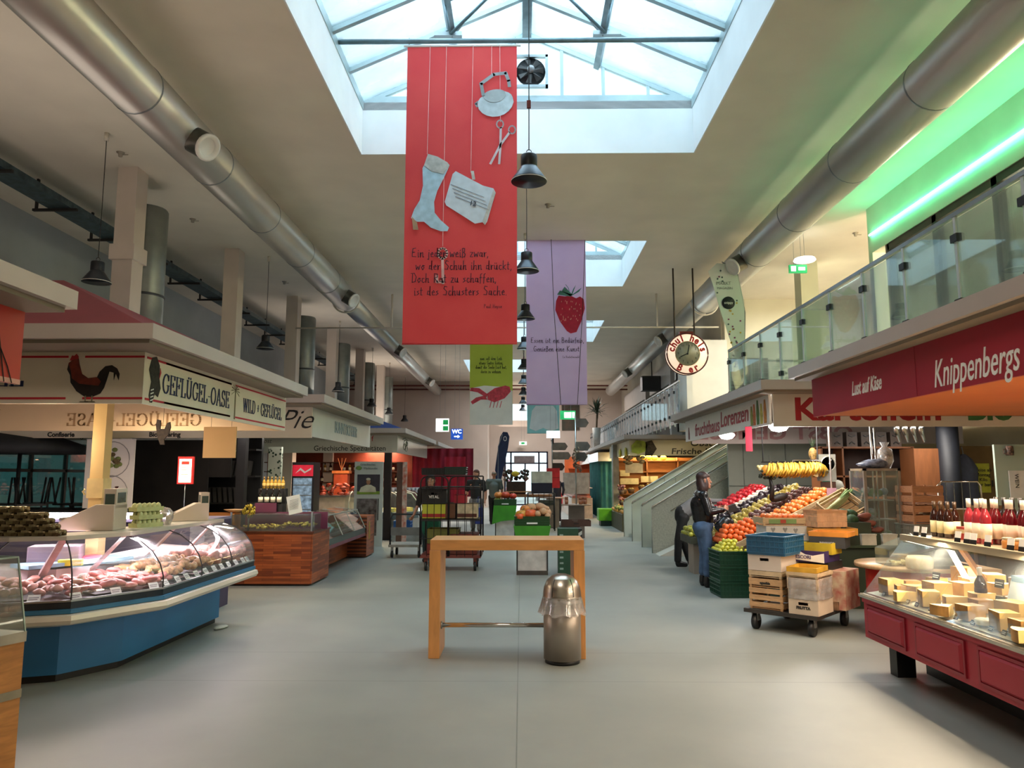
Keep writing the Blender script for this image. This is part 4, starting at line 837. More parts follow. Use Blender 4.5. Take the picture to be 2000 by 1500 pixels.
for z, c in ((.72, '#5c4a2a'), (.22, '#8c3424')):
    g = G(); g.tube([(.04+.26*math.cos(k*.3), -.006, z+.26*math.sin(k*.3)) for k in range(21)], .006, 4, closed=True); pl = obj('plate_outline', g, M('#8b8684'), t)
    g = G()
    if c == '#8c3424': g.tube([(.1, -.01, .1), (.15, -.01, .2), (.14, -.01, .32)], [.03, .05, .03], 8)
    else: [g.ball((.08+rnd.uniform(-.08, .08), -.008, .74+rnd.uniform(-.12, .12)), (.045, .005, .035), k % 2, 6) for k in range(14)]
    obj('pictured_food', g, [M(c, .6, 0, .3, 30), M('#6f7a3c', .6)], t)
# dark parasol and upturned chairs in the seating area beyond
t = thing('dark_parasol', 'dark grey parasol over the seating area far left', 'parasol', (-8.0, 11.8, 0)); g = G(); g.tube([(0, 0, 0), (0, 0, 2.5)], .03, 8); obj('pole', g, BLACK, t)
g = G(); g.lathe([(1.0, 1.98), (1.02, 2.1), (.5, 2.28), (.02, 2.5)], n=8); obj('canopy', g, M('#2e2f33', .7), t)
def upchair():
    t = thing('upturned_chair', 'dark chair standing upside down on a table in the left seating area', 'chair', group='chairs put up on the tables')
    g = G(); g.box((-.2, -.2, .03), (.2, .2, .06)); obj('seat', g, BLACK, t)
    for sx, sy in ((-1, -1), (1, -1), (-1, 1), (1, 1)): g = G(); g.tube([(sx*.17, sy*.17, .06), (sx*.22, sy*.22, .48)], .016, 6); obj('leg', g, BLACK, t)
    g = G(); g.box((-.19, .17, -.36), (.19, .2, -.1)); g.box((-.19, .17, -.36), (-.16, .2, .03)); g.box((.16, .17, -.36), (.19, .2, .03)); obj('backrest', g, BLACK, t); return t
uc = Rep(upchair())
for k, (x, y, a) in enumerate(((-8.5, 12.2, 10), (-7.9, 12.0, 40), (-7.4, 12.3, -15), (-6.95, 12.0, 70), (-8.2, 12.7, 50), (-7.1, 12.7, 20))): uc((x, y, 1.12), (0, 0, a))
for x in (-8.2, -7.1):
    t = thing('cafe_table', 'dark cafe table carrying upturned chairs, ' + ('left' if x < -8 else 'right') + ' of two', 'table', (x, 12.3, 0)); g = G(); g.box((-.5, -.5, 1.06), (.5, .5, 1.09)); obj('tabletop', g, DARK, t); g = G(); g.tube([(0, 0, 0), (0, 0, 1.06)], .04, 8); g.box((-.25, -.25, 0), (.25, .25, .03)); obj('pedestal', g, BLACK, t)

# ------------------------------------------------------------ Greek delicatessen and beyond
t = thing('drinks_fridge', 'lit drinks fridge with a red header behind the wooden counter', 'fridge', (-4.72, 16.1, 0)); g = G(); g.box((-.24, .02, 0), (.24, .5, 1.92)); obj('cabinet', g, M('#2a2426', .4), t)
g = G(); g.box((-.22, 0, 1.62), (.22, .03, 1.86)); obj('header', g, M('#b02030', .3, emit=.7), t); g = G(); g.box((-.2, .0, .3), (.2, .02, 1.58)); obj('lit_door', g, M('#8aa0b4', .2, 0, .3, 12, emit=.35), t)
for z in (.6, .9, 1.2, 1.42): g = G(); g.box((-.2, -.01, z), (.2, 0, z+.02)); obj('shelf_edge', g, GREY, t)
g = G(); g.ext([(-.16, 1.68), (-.05, 1.8), (.05, 1.72), (.18, 1.8), (.18, 1.76), (.04, 1.68), (-.05, 1.75)], .004, 0, 'XZ', -.006); obj('white_swoosh', g, PAPER, t)
t = thing('patterned_column', 'green and white leaf patterned banner column', 'column', (-4.88, 14.8, 0)); g = G(); g.box((-.16, 0, .9), (.1, .1, 2.2)); obj('cloth', g, M('#d5dbc9', .7, 0, 0, 14, kind='spots', h2='#1f3d28'), t); g = G(); g.box((-.1, .02, 0), (.05, .08, .9)); obj('support', g, BLACK, t)
t = thing('dark_column', 'black square column of the second left stall', 'column', (-4.93, 13.1, 0)); g = G(); g.box((-.09, 0, 0), (.06, .15, 2.68)); obj('shaft', g, M('#1e1c1e', .5), t)
t = thing('dark_column', 'black column beside the printed board of the Greek stall', 'column', (-3.45, 19.25, 0)); g = G(); g.box((-.09, 0, 0), (.09, .13, 2.68)); obj('shaft', g, M('#2a1f20', .5), t)
t = thing('red_shop_wall', 'red back wall with shelves in the Greek delicatessen', 'shop wall', (-6, 24.6, 0)); g = G(); g.box((-8.4, 24.6, 0), (-3.6, 24.7, 2.65)); obj('wall_panel', g, M('#8a3a22', .6, 0, .2, 2), t, w=True)
for z in (1.1, 1.4, 1.75, 2.05): g = G(); g.box((-8.4, 24.3, z), (-4.0, 24.6, z+.03)); obj('shelf', g, M('#5c3420', .5), t, w=True)
for j, (c, lb) in enumerate((('#3a1a14', 'dark'), ('#b98a3a', 'amber'), ('#7c1f1c', 'red'))):
    bb = bottle('spirit_bottle', lb + ' bottle on the shelves of the Greek delicatessen', 'bottle', lb + ' bottles of the Greek delicatessen', c, h=.27, r=.045)
    for k in range(14): bb((-7.6+k*.27+j*.09, 24.42, (1.13, 1.43, 1.78)[(k+j) % 3]+0))
t = thing('sausage_display', 'hanging sausages and hams in the Greek delicatessen', 'display', (-4.9, 20.3, 0)); 
g = G(); g.box((-5.9, 20.7, 0), (-3.9, 21.4, 1.05)); obj('cabinet', g, M('#b9b2a8', .4), t, w=True); g = G(); g.box((-5.9, 20.65, 1.05), (-3.9, 21.4, 1.09)); obj('top', g, STEEL, t, w=True)
hs = kit('cured_sausage', 'reddish cured sausage heaped on the Greek counter', 'sausage', 'cured sausages on the Greek counter', (blob((.12, .05, .05), 31, .15, 10), M('#8c3a28', .4, 0, .3, 12)))
for k in range(26): hs((-5.6+.065*k+rnd.uniform(-.05, .05), 20.9+rnd.uniform(-.1, .2), 1.14+.08*(k % 4)), (rnd.uniform(-30, 30), rnd.uniform(-30, 30), rnd.uniform(0, 180)))
t = thing('orange_sign_stand', 'orange and red display stand with a vase in the Greek delicatessen', 'display stand', (-5.3, 21.9, 0)); g = G(); g.box((-.2, 0, 0), (.2, .3, 1.7)); obj('box', g, M('#b24a26', .5), t); g = G(); g.box((-.25, -.05, 1.7), (.25, .3, 1.78)); obj('cap', g, M('#d67a3c', .5), t); g = G(); [g.tube([(0, .1, 1.78), (a*.12, .1, 2.15)], .01, 4) for a in (-1, 0, 1)]; obj('twigs', g, M('#d98a5a'), t)
# curved chiller lit yellow
t = thing('cheese_chiller', 'curved glass chiller glowing yellow at the Greek stall corner', 'display counter', (-3.2, 20.3, 0)); PC = [(-4.6, 19.5), (-3.25, 19.5), (-2.75, 20.1), (-2.75, 22.5)]
g = G(); sweep(g, PC, [(-.2, 0), (-.2, .55), (-.8, .55), (-.8, 0)]); obj('base', g, M('#aab0b0', .4), t, w=True); g = G(); sweep(g, PC, [(0, .52), (0, .68), (-.75, .68), (-.75, .52)]); obj('bumper', g, M('#6c7a80', .3, .3), t, w=True)
g = G(); sweep(g, PC, [(-.01, .68), (-.05, .95), (-.2, 1.15), (-.45, 1.22)], closed=False); obj('glass', g, GLASS, t, w=True); g = G()
for s in (.1, .8, 1.5, 2.2, 2.9): pp = [along(PC, s, o)[:2]+(z,) for o, z in ((-.01, .68), (-.05, .95), (-.2, 1.15), (-.45, 1.22))]; g.tube(pp, .015, 5)
obj('glass_ribs', g, M('#d8dcd0', .3), t, w=True); light('chiller_light', 'AREA', (-3.6, 20.1, 1.2), 14, (1, .86, .4), (.8, .3))
cy = kit('cheese_block', 'pale yellow cheese block in the curved chiller', 'cheese', 'cheese blocks in the curved chiller', ((lambda g: g.box((-.08, -.06, 0), (.08, .06, .09)))(G()), M('#d9c46a', .5)))
for k in range(14): x, y, a = along(PC, .4+.17*k, -.3-.14*(k % 2)); cy((x, y, .69), (0, 0, a+k*13))
# posters and post in the aisle
t = thing('shop_poster', 'tall white poster panel with a chef in white above a glass fridge door', 'poster stand', (-3.57, 17.5, 0)); g = G(); g.box((-.34, 0, 0), (.33, .05, 1.96)); obj('panel', g, M('#b9c0bc', .5, 0, .03, 3), t)
g = G(); g.box((-.27, -.008, 1.2), (.26, 0, 1.66)); obj('photo_print', g, M('#2d2a3a', .5, 0, .2, 5), t)
g = G(); g.ext([(-.22, 1.25), (.18, 1.25), (.16, 1.36), (.05, 1.42), (-.05, 1.42), (-.18, 1.36)], .004, 0, 'XZ', -.014); g.ball((-.01, -.012, 1.49), (.05, .006, .07), 1, 10); g.ball((-.01, -.016, 1.55), (.055, .006, .03), 0, 10); obj('printed_chef', g, [M('#c9c6b2'), M('#a5785a')], t)
g = G(); g.box((-.27, -.012, 1.2), (.26, -.008, 1.27)); obj('green_band', g, M('#7c9a2e'), t); text('Griechisches', .07, M('#5f6a64'), t, (-.03, -.01, 1.89)); text('Marktstube', .07, M('#5f6a64'), t, (.04, -.01, 1.8))
g = G(); g.ball((-.24, -.01, 1.81), (.07, .005, .05), 0, 10); obj('olive_mark', g, M('#7c9a4a'), t); g = G(); g.box((.22, -.02, .6), (.24, -.0, 1.1)); obj('door_handle', g, DARK, t)
g = G(); g.box((-.27, -.01, .25), (.2, 0, 1.1)); obj('fridge_window', g, M('#7a7672', .2, 0, .5, 9, h2='#3a3230'), t)
t = thing('advert_post', 'brown square post with a lit white printed strip', 'post', (-2.88, 18.0, 0)); g = G(); g.box((-.12, 0, 0), (.02, .14, 1.96)); obj('post', g, M('#5b4136', .6, 0, .15, 6), t); g = G(); g.box((.02, -.01, .05), (.13, .02, 1.96)); obj('strip', g, M('#c9bfb4', .5, 0, .2, 9, h2='#b05a44'), t)
t = thing('red_curtain', 'dark red curtain hanging behind the cage trolley', 'curtain', (-4.2, 26.5, .9)); g = G(); n = 60
vs = [(-4.9+3.2*k/n, 26.5+.07*math.sin(k*1.1), z) for z in (.9, 2.6) for k in range(n+1)]; g.add(vs, [(k, k+1, n+2+k, n+1+k) for k in range(n)], 0, True); o = obj('cloth', g, M('#8e1830', .8, 0, .15, 3), t, w=True)
t = thing('red_curtain', 'brighter red curtain edge beside the black haired man, lower left of the far hall', 'curtain', (-2.4, 26.2, .3)); g = G(); n = 14; vs = [(-2.7+.75*k/n, 26.2+.05*math.sin(k*1.3), z) for z in (.3, 2.3) for k in range(n+1)]; g.add(vs, [(k, k+1, n+2+k, n+1+k) for k in range(n)], 0, True); obj('cloth', g, M('#a81c38', .8), t, w=True); t['label'] = 'brighter red curtain strip behind the tall wire cage trolley'
t = thing('glass_rack', 'rack of pale drinking glasses below the red curtain', 'rack', (-3.6, 22.6, 0)); g = G(); g.box((-.5, 0, 0), (.6, .5, 1.12)); obj('cabinet', g, DARK, t); 
gl = kit('drinking_glass', 'pale drinking glass lined up on the rack', 'glass', 'drinking glasses on the rack', ((lambda g: g.lathe([(.03, 0), (.04, .16), (.036, .16), (.028, .01)], n=10))(G()), M('#9fb0c0', .1, 0, .05, 4)))
for k in range(18): gl((-4.0+.06*k, 22.75+.1*(k % 2), 1.12))
for k, (y, c) in enumerate(((28.2, '#a89a8e'), (31.5, '#b9b0a6'), (35.0, '#9c8a7c'))):
    t = thing('far_stall_counter', ['beige counter front, nearest of the far left stalls', 'pale counter front in the middle of the far left stalls', 'brown counter front of the last far left stall'][k], 'counter', (-3.6, y, 0)); g = G(); g.box((-.5, -1.2, 0), (.25, 1.4, 1.0)); obj('body', g, M(c, .5), t); g = G(); g.box((-.55, -1.25, 1.0), (.3, 1.45, 1.04)); obj('top', g, M('#6b5a4c', .4), t)
    g = G(); g.box((-2.0, 1.2, 0), (-.6, 1.3, 2.6)); obj('back_panel', g, M(('#cfc3b4', '#c9b8a8', '#bda48c')[k], .6), t)
# ------------------------------------------------------------ middle of the hall
def bar_table():
    t = thing('bar_table', 'beech standing table with a portal frame in the middle of the hall', 'table', (-.13, 7.0, 0)); g = G()
    BW = M('#d8995a', .38, 0, .07, 4, kind='wood', sc=(1, 5, 5)); BV = M('#d8995a', .38, 0, .07, 4, kind='wood', sc=(5, 5, 1))
    g.box((-.70, -.12, .95), (.70, .36, 1.045)); obj('tabletop', g, BW, t, bevel=.004)
    for s in (-1, 1): g = G(); g.box((s*.655-.05, -.12, 0), (s*.655+.05, .36, .95)); obj('leg', g, BV, t, bevel=.004)
    g = G(); g.tube([(-.6, .0, .27), (.6, .0, .27)], .021, 14); obj('foot_rail', g, CHROME, t)
    g = G(); g.tube([(-.606, .0, .27), (-.594, .0, .27)], .035, 12); obj('rail_flange', g, STEEL, t)
bar_table()
t = thing('waste_bin', 'round topped steel waste bin with a push flap under the standing table', 'bin', (.36, 6.78, 0)); r = .165; bs = M('#a39a90', .42, .7, .05, 3)
g = G(); g.lathe([(r-.012, 0), (r-.012, .035)], n=28); obj('foot_ring', g, BLACK, t)
g = G(); g.lathe([(r, .035), (r, .54)], n=32); obj('body', g, bs, t)
g = G(); g.lathe([(r+.004, .54), (r+.008, .55), (r+.004, .565), (r+.002, .60), (r*.96, .65), (r*.82, .70), (r*.55, .74), (r*.25, .757), (.001, .762)], n=32); obj('dome_lid', g, M('#aba398', .32, .9, .05, 3), t)
g = G(); vs = []
for i in range(7):
    a = math.acos(1-i/6*.55); 
n = 8; zz = [(.575, r+.006), (.61, r*1.02), (.65, r*.985), (.69, r*.88), (.72, r*.74)]
vs = [((rr)*math.sin(R(-33+66*k/n)), -(rr)*math.cos(R(-33+66*k/n)), z) for z, rr in zz for k in range(n+1)]
g.add(vs, [(i*(n+1)+k, i*(n+1)+k+1, (i+1)*(n+1)+k+1, (i+1)*(n+1)+k) for i in range(len(zz)-1) for k in range(n)], 0, True); obj('push_flap', g, M('#c9c2b8', .26, .95, .05, 3), t)
g = G()
for s in (-1, 1): g.tube([((rr+.001)*math.sin(R(s*33)), -(rr+.001)*math.cos(R(s*33)), z) for z, rr in zz], .0035, 5)
obj('flap_gap', g, BLACK, t)
g = G(); n = 40; rows = [(.565, .170, 0), (.53, .178, .006), (.47, .190, .014), (.42, .205, .022)]
vs = [((rr+w*math.sin(k*1.9)+w*.6*math.sin(k*3.1+1))*math.cos(2*math.pi*k/n), (rr+w*math.sin(k*1.9))*math.sin(2*math.pi*k/n), z+(.012*math.sin(k*1.3) if w > .01 else 0)) for z, rr, w in rows for k in range(n)]
g.add(vs, [(i*n+k, i*n+(k+1) % n, (i+1)*n+(k+1) % n, (i+1)*n+k) for i in range(3) for k in range(n)], 0, True); obj("bin_liner", g, FILM, t)
# small floor items
g = blob((.10, .045, .02), 8, .2); tag(obj('floor_cloth', g, M('#d8d6cf', .8), None, (-3.22, 8.15, .018), (0, 0, 70)), 'crumpled white cloth on the floor by the blue counter', 'cloth')
# pumpkins on the small display table
def pumpkin(name, label, c, r, ribs=9, sq=.7, group=None, loc=(0, 0, 0), rot=(0, 0, 0)):
    t = thing(name, label, 'pumpkin', loc, 0, group); t.rotation_euler = [R(a) for a in rot]; n = 27; prof = [(.12, -.95), (.6, -.85), (.95, -.4), (1, .1), (.8, .65), (.4, .9), (.1, .82)]
    vs = [(r*a*(1-.08*abs(math.cos(ribs*math.pi*k/n)))*math.cos(2*math.pi*k/n), r*a*(1-.08*abs(math.cos(ribs*math.pi*k/n)))*math.sin(2*math.pi*k/n), r*sq*z) for a, z in prof for k in range(n)]
    g = G(); g.add(vs, [(i*n+k, i*n+(k+1) % n, (i+1)*n+(k+1) % n, (i+1)*n+k) for i in range(len(prof)-1) for k in range(n)]+[tuple(range(n)), tuple((len(prof)-1)*n+k for k in range(n))], 0, True)
    obj('rind', g, M(c, .35, 0, .15, 8), t); g = G(); g.tube([(0, 0, r*sq*.8), (.01, 0, r*sq*1.05), (r*.2, 0, r*sq*1.2)], [r*.12, r*.08, r*.1], 6); obj('stem', g, M('#7c7a45', .7), t); return t
def veg_stand(loc, near):
    w = '' if near else 'farther '
    t = thing('display_table', ('green covered display table with pumpkins behind the standing table' if near else 'green covered display table farther down the hall'), 'table', loc)
    g = G(); g.box((-.24, -.2, .05), (.24, .2, .62)); obj('white_stand', g, M('#c4c0ba', .6), t); g = G(); g.box((-.26, -.22, 0), (.26, .22, .07)); obj('plinth', g, M('#4a423a', .5), t)
    g = G()
    for s in (-1, 1): g.box((s*.25-.012, -.215, .07), (s*.25+.012, -.19, .62))
    obj('corner_strips', g, M('#2e2c2c', .4), t)
    g = G(); n = 28; gr = M('#3d8f1e', .5, 0, .12, 4)
    if near: g.ext([(-.31, .80), (.31, .80), (.27, .60), (-.27, .60)], .5, 0, 'XZ', -.25)
    else: g.ext([(-.30, .86), (.30, .86), (.26, .50), (-.1, .46), (-.34, .38)], .5, 0, 'XZ', -.25)
    obj('green_cloth', g, gr, t)
    b = crate_plastic('green_crate', 'dark green crate of pumpkins on the '+w+'green display table', .56, .4, .15, (loc[0], loc[1], .80 if near else .86), 0, '#1f4a24')
    g = G(); g.box((-.09, -.228, .03), (.09, -.222, .055)); obj('price_strip', g, PAPER, b)
veg_stand((.18, 12.76, 0), True); veg_stand((-.42, 19.8, 0), False)
zz = .93
for k, (c, x, y, z, r, lb) in enumerate((('#d99a2e', -.16, -.05, 0, .13, 'yellow pumpkin at the left of the near green crate'), ('#e0602c', -.02, -.1, .02, .12, 'red orange pumpkin in the middle of the near green crate'), ('#d9853a', -.1, .08, .09, .11, 'orange pumpkin at the back of the near green crate'), ('#d6a27c', .22, .02, .04, .12, 'pale ribbed pumpkin at the right of the near green crate'), ('#de5f2a', -.2, -.16, -.02, .08, 'small orange pumpkin at the front left of the near crate'))):
    pumpkin('pumpkin', lb, c, r, loc=(.18+x, 12.76+y, zz+z+.04))
for k, (x, y, z, a, s) in enumerate(((.02, .08, .16, 20, 1), (.16, .04, .17, -35, 1), (.1, -.14, .06, 80, .8), (.2, -.1, .1, 60, .9), (.26, -.12, .02, 95, .8))):
    t = thing('butternut_squash', ['beige butternut squash lying on top, left', 'beige butternut squash lying on top, right', 'beige butternut squash end facing the camera', 'butternut squash against the pale pumpkin', 'small butternut squash at the crate corner'][k], 'squash', (.18+x, 12.76+y, zz+z)); g = G()
    g.tube([(-.11*s, 0, 0), (-.09*s, 0, 0), (-.03*s, 0, 0), (.03*s, 0, 0), (.09*s, 0, 0), (.14*s, 0, 0), (.16*s, 0, 0)], [.02*s, .05*s, .068*s, .06*s, .042*s, .035*s, .015*s], 12); obj('skin', g, M('#cfa27a', .4, 0, .08, 6), t); t.rotation_euler = (0, R(10), R(a))
for c, x, z, r, lb in (('#d9853a', -.6, 1.13, .12, 'pale orange pumpkin on the farther green table'), ('#c2472a', -.42, 1.13, .13, 'red pumpkin on the farther green table'), ('#c9432c', -.22, 1.1, .11, 'flat red pumpkin at the right of the farther table'), ('#6c7c34', -.62, 1.0, .1, 'green squash low on the farther green table')): pumpkin('pumpkin', lb, c, r, loc=(x, 19.8, z))
# green board box with hazard stripes
t = thing('green_locker', 'dark green box with white slots and striped edge behind the bin', 'box', (.80, 12.6, 0)); g = G(); g.box((-.19, -.15, 0), (.14, .2, .76)); obj('body', g, M('#1f4a33', .5), t)
g = G(); [g.box((-.17, -.155, .1+k*.09), (-.11, -.15, .13+k*.09)) for k in range(7)]; obj('white_slots', g, M('#8fa39a'), t); g = G(); g.box((.14, -.15, 0), (.2, .2, .76)); obj('striped_edge', g, BLACK, t)
g = G(); [g.add([(.141, -.156, .03+k*.12), (.199, -.156, .07+k*.12), (.199, -.156, .13+k*.12), (.141, -.156, .09+k*.12)], [(0, 1, 2, 3)]) for k in range(6)]; obj('white_stripes', g, M('#b9bcb4'), t)
carton('brown_crate', 'low brown crate standing on the striped green box', .5, .34, .1, (.95, 13.2, .76), 0, M('#4a2f26', .6), front='FRISCH')
t = thing('crate_stack_base', 'dark crate under the low brown crate', 'crate', (.95, 13.2, 0)); g = G(); g.box((-.28, -.18, 0), (.06, .18, .76)); obj('body', g, M('#33211c', .6), t)
# shelf height side tables with tall posts and wayfinding boards
def post_table(x, y, zt, label, r=.38, m='#6a5c55', hz=3.1, arrows=()):
    t = thing('round_table', label, 'table', (x, y, 0)); g = G(); g.box((-.2, -.2, 0), (.2, .2, zt-.03)); obj('pedestal', g, M(m, .6, 0, .1, 4), t); g = G(); g.lathe([(r, zt-.03), (r, zt), (.001, zt)], n=24); obj('tabletop', g, M('#a58a78', .4), t)
    p = thing('signpost', 'steel pole with grey arrow boards rising from ' + label.split(' with')[0], 'signpost', (x-.0, y, zt)); g = G(); g.tube([(0, 0, 0), (0, 0, hz-zt)], .022, 8); obj('pole', g, STEEL, p)
    for dx, z, w, s in arrows:
        g = G(); g.ext([(min(0, dx), z), (dx+w if dx >= 0 else 0, z), (dx+w+.08 if dx >= 0 else 0, z+.12), (dx+w if dx >= 0 else 0, z+.24), (min(0, dx), z+.24)] if dx >= 0 else [(dx, z+.1), (dx+.1, z), (0, z), (0, z+.2), (dx+.1, z+.2)], .012, 0, 'XZ', -.02)
        obj('arrow_board', g, M(s, .6), p)
    return t
post_table(1.47, 20.1, .88, 'grey round table with clay cups and a tall pole', .4, hz=3.25, arrows=((.02, 2.05, .26, '#5c544e'), (.02, 1.42, .3, '#65605c'), (.02, 1.14, .22, '#4d4945')))
post_table(1.0, 24.0, .95, 'small round table with a thin pole, left of the near one', .42, '#77706a', 3.0, arrows=((.02, 1.5, .4, '#7c756e'), (.02, 1.2, .5, '#857d76'), (.02, .85, .3, '#3c2f2c'), (-.05, 1.7, .3, '#7c756e')))
for k, (x, y) in enumerate(((1.2, 19.95), (1.56, 19.85), (1.7, 20.0), (1.64, 20.25))):
    t = thing('clay_cup', ['red clay cup at the left edge of the round table', 'tan clay cup right of the pole', 'tan clay cup at the right edge of the round table', 'clay cup at the back of the round table'][k], 'cup', (x, y, .88)); g = G(); g.lathe([(.04, 0), (.055, .12), (.045, .12), (.035, .02)], n=12); g.lathe([(.045, .12), (.05, .2), (.04, .2)], n=10); obj('cup', g, M('#a8694a', .6), t)
t = thing('hanging_bunch', 'bunch of dark dried pods hanging on the signpost', 'bunch', (1.47, 20.02, 1.7)); g = G(); [g.tube([(rnd.uniform(-.1, .1), rnd.uniform(-.05, .03), .1+.05*k*.8), (rnd.uniform(-.16, .16), -.05, .02+.05*k*.8)], [.025, .012], 5) for k in range(16)]; obj('pods', g, M('#3a2a22', .6, 0, .5, 15, h2='#8a7458'), t)
# cage trolley
t = thing('cage_trolley', 'tall black wire cage trolley loaded with cartons', 'trolley', (-1.2, 13.4, 0)); IR = M('#2b2422', .5, .4); RU = M('#6a2c22', .6)
g = G(); g.box((-.55, -.38, .22), (.5, .38, .27)); obj('deck', g, RU, t)
for x, y in ((-.45, -.3), (.4, -.3), (-.45, .3), (.4, .3)): g = G(); g.tube([(x-.02, y, .08), (x+.02, y, .08)], .08, 14); g.box((x-.03, y-.02, .1), (x+.03, y+.02, .22), 1); obj('castor', g, [BLACK, RU], t)
for x0, x1, nm in ((-.55, -.07, 'left_gate'), (-.05, .5, 'right_gate')):
    for y in (-.38,):
        g = G(); rr = .12; pts = [(x0, y, .25), (x0, y, 1.62-rr)]+[(x0+rr-rr*math.cos(a), y, 1.62-rr+rr*math.sin(a)) for a in (.5, 1, 1.57)]+[(x1-rr+rr*math.sin(a), y, 1.62-rr+rr*math.cos(a)) for a in (0, .6, 1.2, 1.57)]+[(x1, y, .25)]
        g.tube(pts, .014, 6); obj('gate_frame', g, IR, t); g = G(); n = 4
        for i in range(1, n): x = x0+(x1-x0)*i/n; g.tube([(x, y, .25), (x, y, 1.61)], .006, 4)
        for z in (.55, .85, 1.15, 1.4): g.tube([(x0, y, z), (x1, y, z)], .006, 4)
        obj('gate_wires', g, IR, t)
g = G()
for x in (-.55, .5): g.tube([(x, .38, .25), (x, .38, 1.62)], .014, 6)
g.tube([(-.55, .38, 1.62), (.5, .38, 1.62)], .014, 6); [g.tube([(-.55+.15*i, .38, .25), (-.55+.15*i, .38, 1.62)], .005, 4) for i in range(1, 7)]; obj('rear_gate', g, IR, t)
g = G(); g.box((-.53, -.36, 1.42), (.48, .36, 1.44)); g.box((-.53, -.36, .86), (.48, .36, .88)); obj('shelf', g, IR, t)
X0, Y0 = -1.2, 13.4
carton('fruit_carton', 'yellow and red fruit carton at the left on the cage trolley', .40, .5, .24, (X0-.33, Y0, .89), 0, M('#b7b534', .6, 0, .05, 4), m2=M('#a82a22', .6), open_=False, hole=False)
carton('fruit_carton', 'black fruit carton above the yellow one on the cage trolley', .42, .5, .26, (X0-.33, Y0, 1.14), 0, M('#1c1a1a', .5), front='VITAL', fm=PAPER, open_=False)
carton('fruit_carton', 'brown carton in the middle of the cage trolley', .16, .5, .26, (X0-.04, Y0, .89), 0, M('#6a4228', .7), open_=False, hole=False)
carton('fruit_carton', 'red and cream carton at the right on the cage trolley', .34, .5, .25, (X0+.25, Y0, .89), 0, M('#c9b390', .7, 0, .2, 8), m2=M('#5e2a1e', .6), open_=False, hole=False)
carton('fruit_carton', 'small red carton on top of the cream one in the cage trolley', .2, .4, .14, (X0+.12, Y0, 1.15), 0, M('#b32436', .6), open_=False, hole=False)
crate_plastic('flat_crate', 'dark green flat crate on top of the cage trolley', .36, .4, .14, (X0+.03, Y0, 1.64), 0, '#1f2f28')
crate_plastic('flat_crate', 'black flat crate with labels on top of the cage trolley, left', .38, .4, .12, (X0-.36, Y0, 1.64), 0, '#17181a')
crate_plastic('slatted_crate', 'olive yellow slatted crate low in the cage trolley', .52, .5, .24, (X0-.17, Y0-.02, .46), 0, '#6d6a2c')
carton('red_box', 'red box at the bottom left of the cage trolley', .34, .5, .17, (X0-.28, Y0, .28), 0, M('#7a2a1e', .6, 0, .2, 5), open_=False, hole=False)
carton('red_box', 'reddish box with a yellow print at the bottom right of the cage trolley', .46, .6, .34, (X0+.2, Y0, .28), 0, M('#6e2c1e', .6, 0, .25, 4), open_=False, hole=False, m2=None)
t = thing('blue_bag', 'blue cloth bag hanging at the cage trolley', 'bag', (-1.17, 20.9, .2)); g = G(); g.ext([(-.12, .1), (.13, .1), (.1, .55), (-.07, .55)], .08, 0); obj('bag', g, M('#27357c', .7), t, bevel=.02); g = G(); g.tube([(-.05, .04, .55), (-.03, .04, .85), (.03, .04, .85), (.07, .04, .55)], .01, 5); obj('strap', g, M('#27357c'), t); t['label'] = 'blue cloth bag carried beside the man in the black shirt'
# platform cart
t = thing('platform_cart', 'grey platform cart with a black push bar on the left aisle', 'cart', (-2.32, 15.35, 0)); g = G(); g.box((-.34, -.25, .21), (.36, .45, .26)); obj('deck', g, M('#8e8e88', .5), t)
for x, y in ((-.27, -.2), (.27, -.2), (-.27, .38), (.31, .38)): g = G(); g.tube([(x-.02, y, .07), (x+.02, y, .07)], .07, 14); g.box((x-.025, y-.02, .1), (x+.025, y+.02, .21), 1); obj('castor', g, [BLACK, GREY], t)
g = G(); g.tube([(-.31, -.22, .24), (-.31, -.22, .78), (-.26, -.22, .86), (.26, -.22, .86), (.31, -.22, .78), (.31, -.22, .24)], .018, 8); obj('push_bar', g, BLACK, t); g = G(); g.box((-.3, -.225, .44), (.3, -.215, .60)); obj('cross_panel', g, M('#6f7373', .5), t)
for k, (x, lb, c) in enumerate(((-2.9, 'flat blue crate standing behind the cart', '#2460a0'), (-2.15, 'deep blue crate behind the cart handle', '#1f4fa0'))): crate_plastic('blue_crate', lb, .4, .4, .36 if k else .3, (x-.1, 18.7 if k else 19.1, .35 if k else .2), 0, c)
t = thing('low_stand', 'low white stand under the two blue crates', 'stand', (-2.6, 18.9, 0)); g = G(); g.box((-.6, -.2, 0), (.6, .4, .2)); g.box((.0, -.36, .2), (.55, .0, .35)); obj('body', g, M('#a9adab', .5), t)
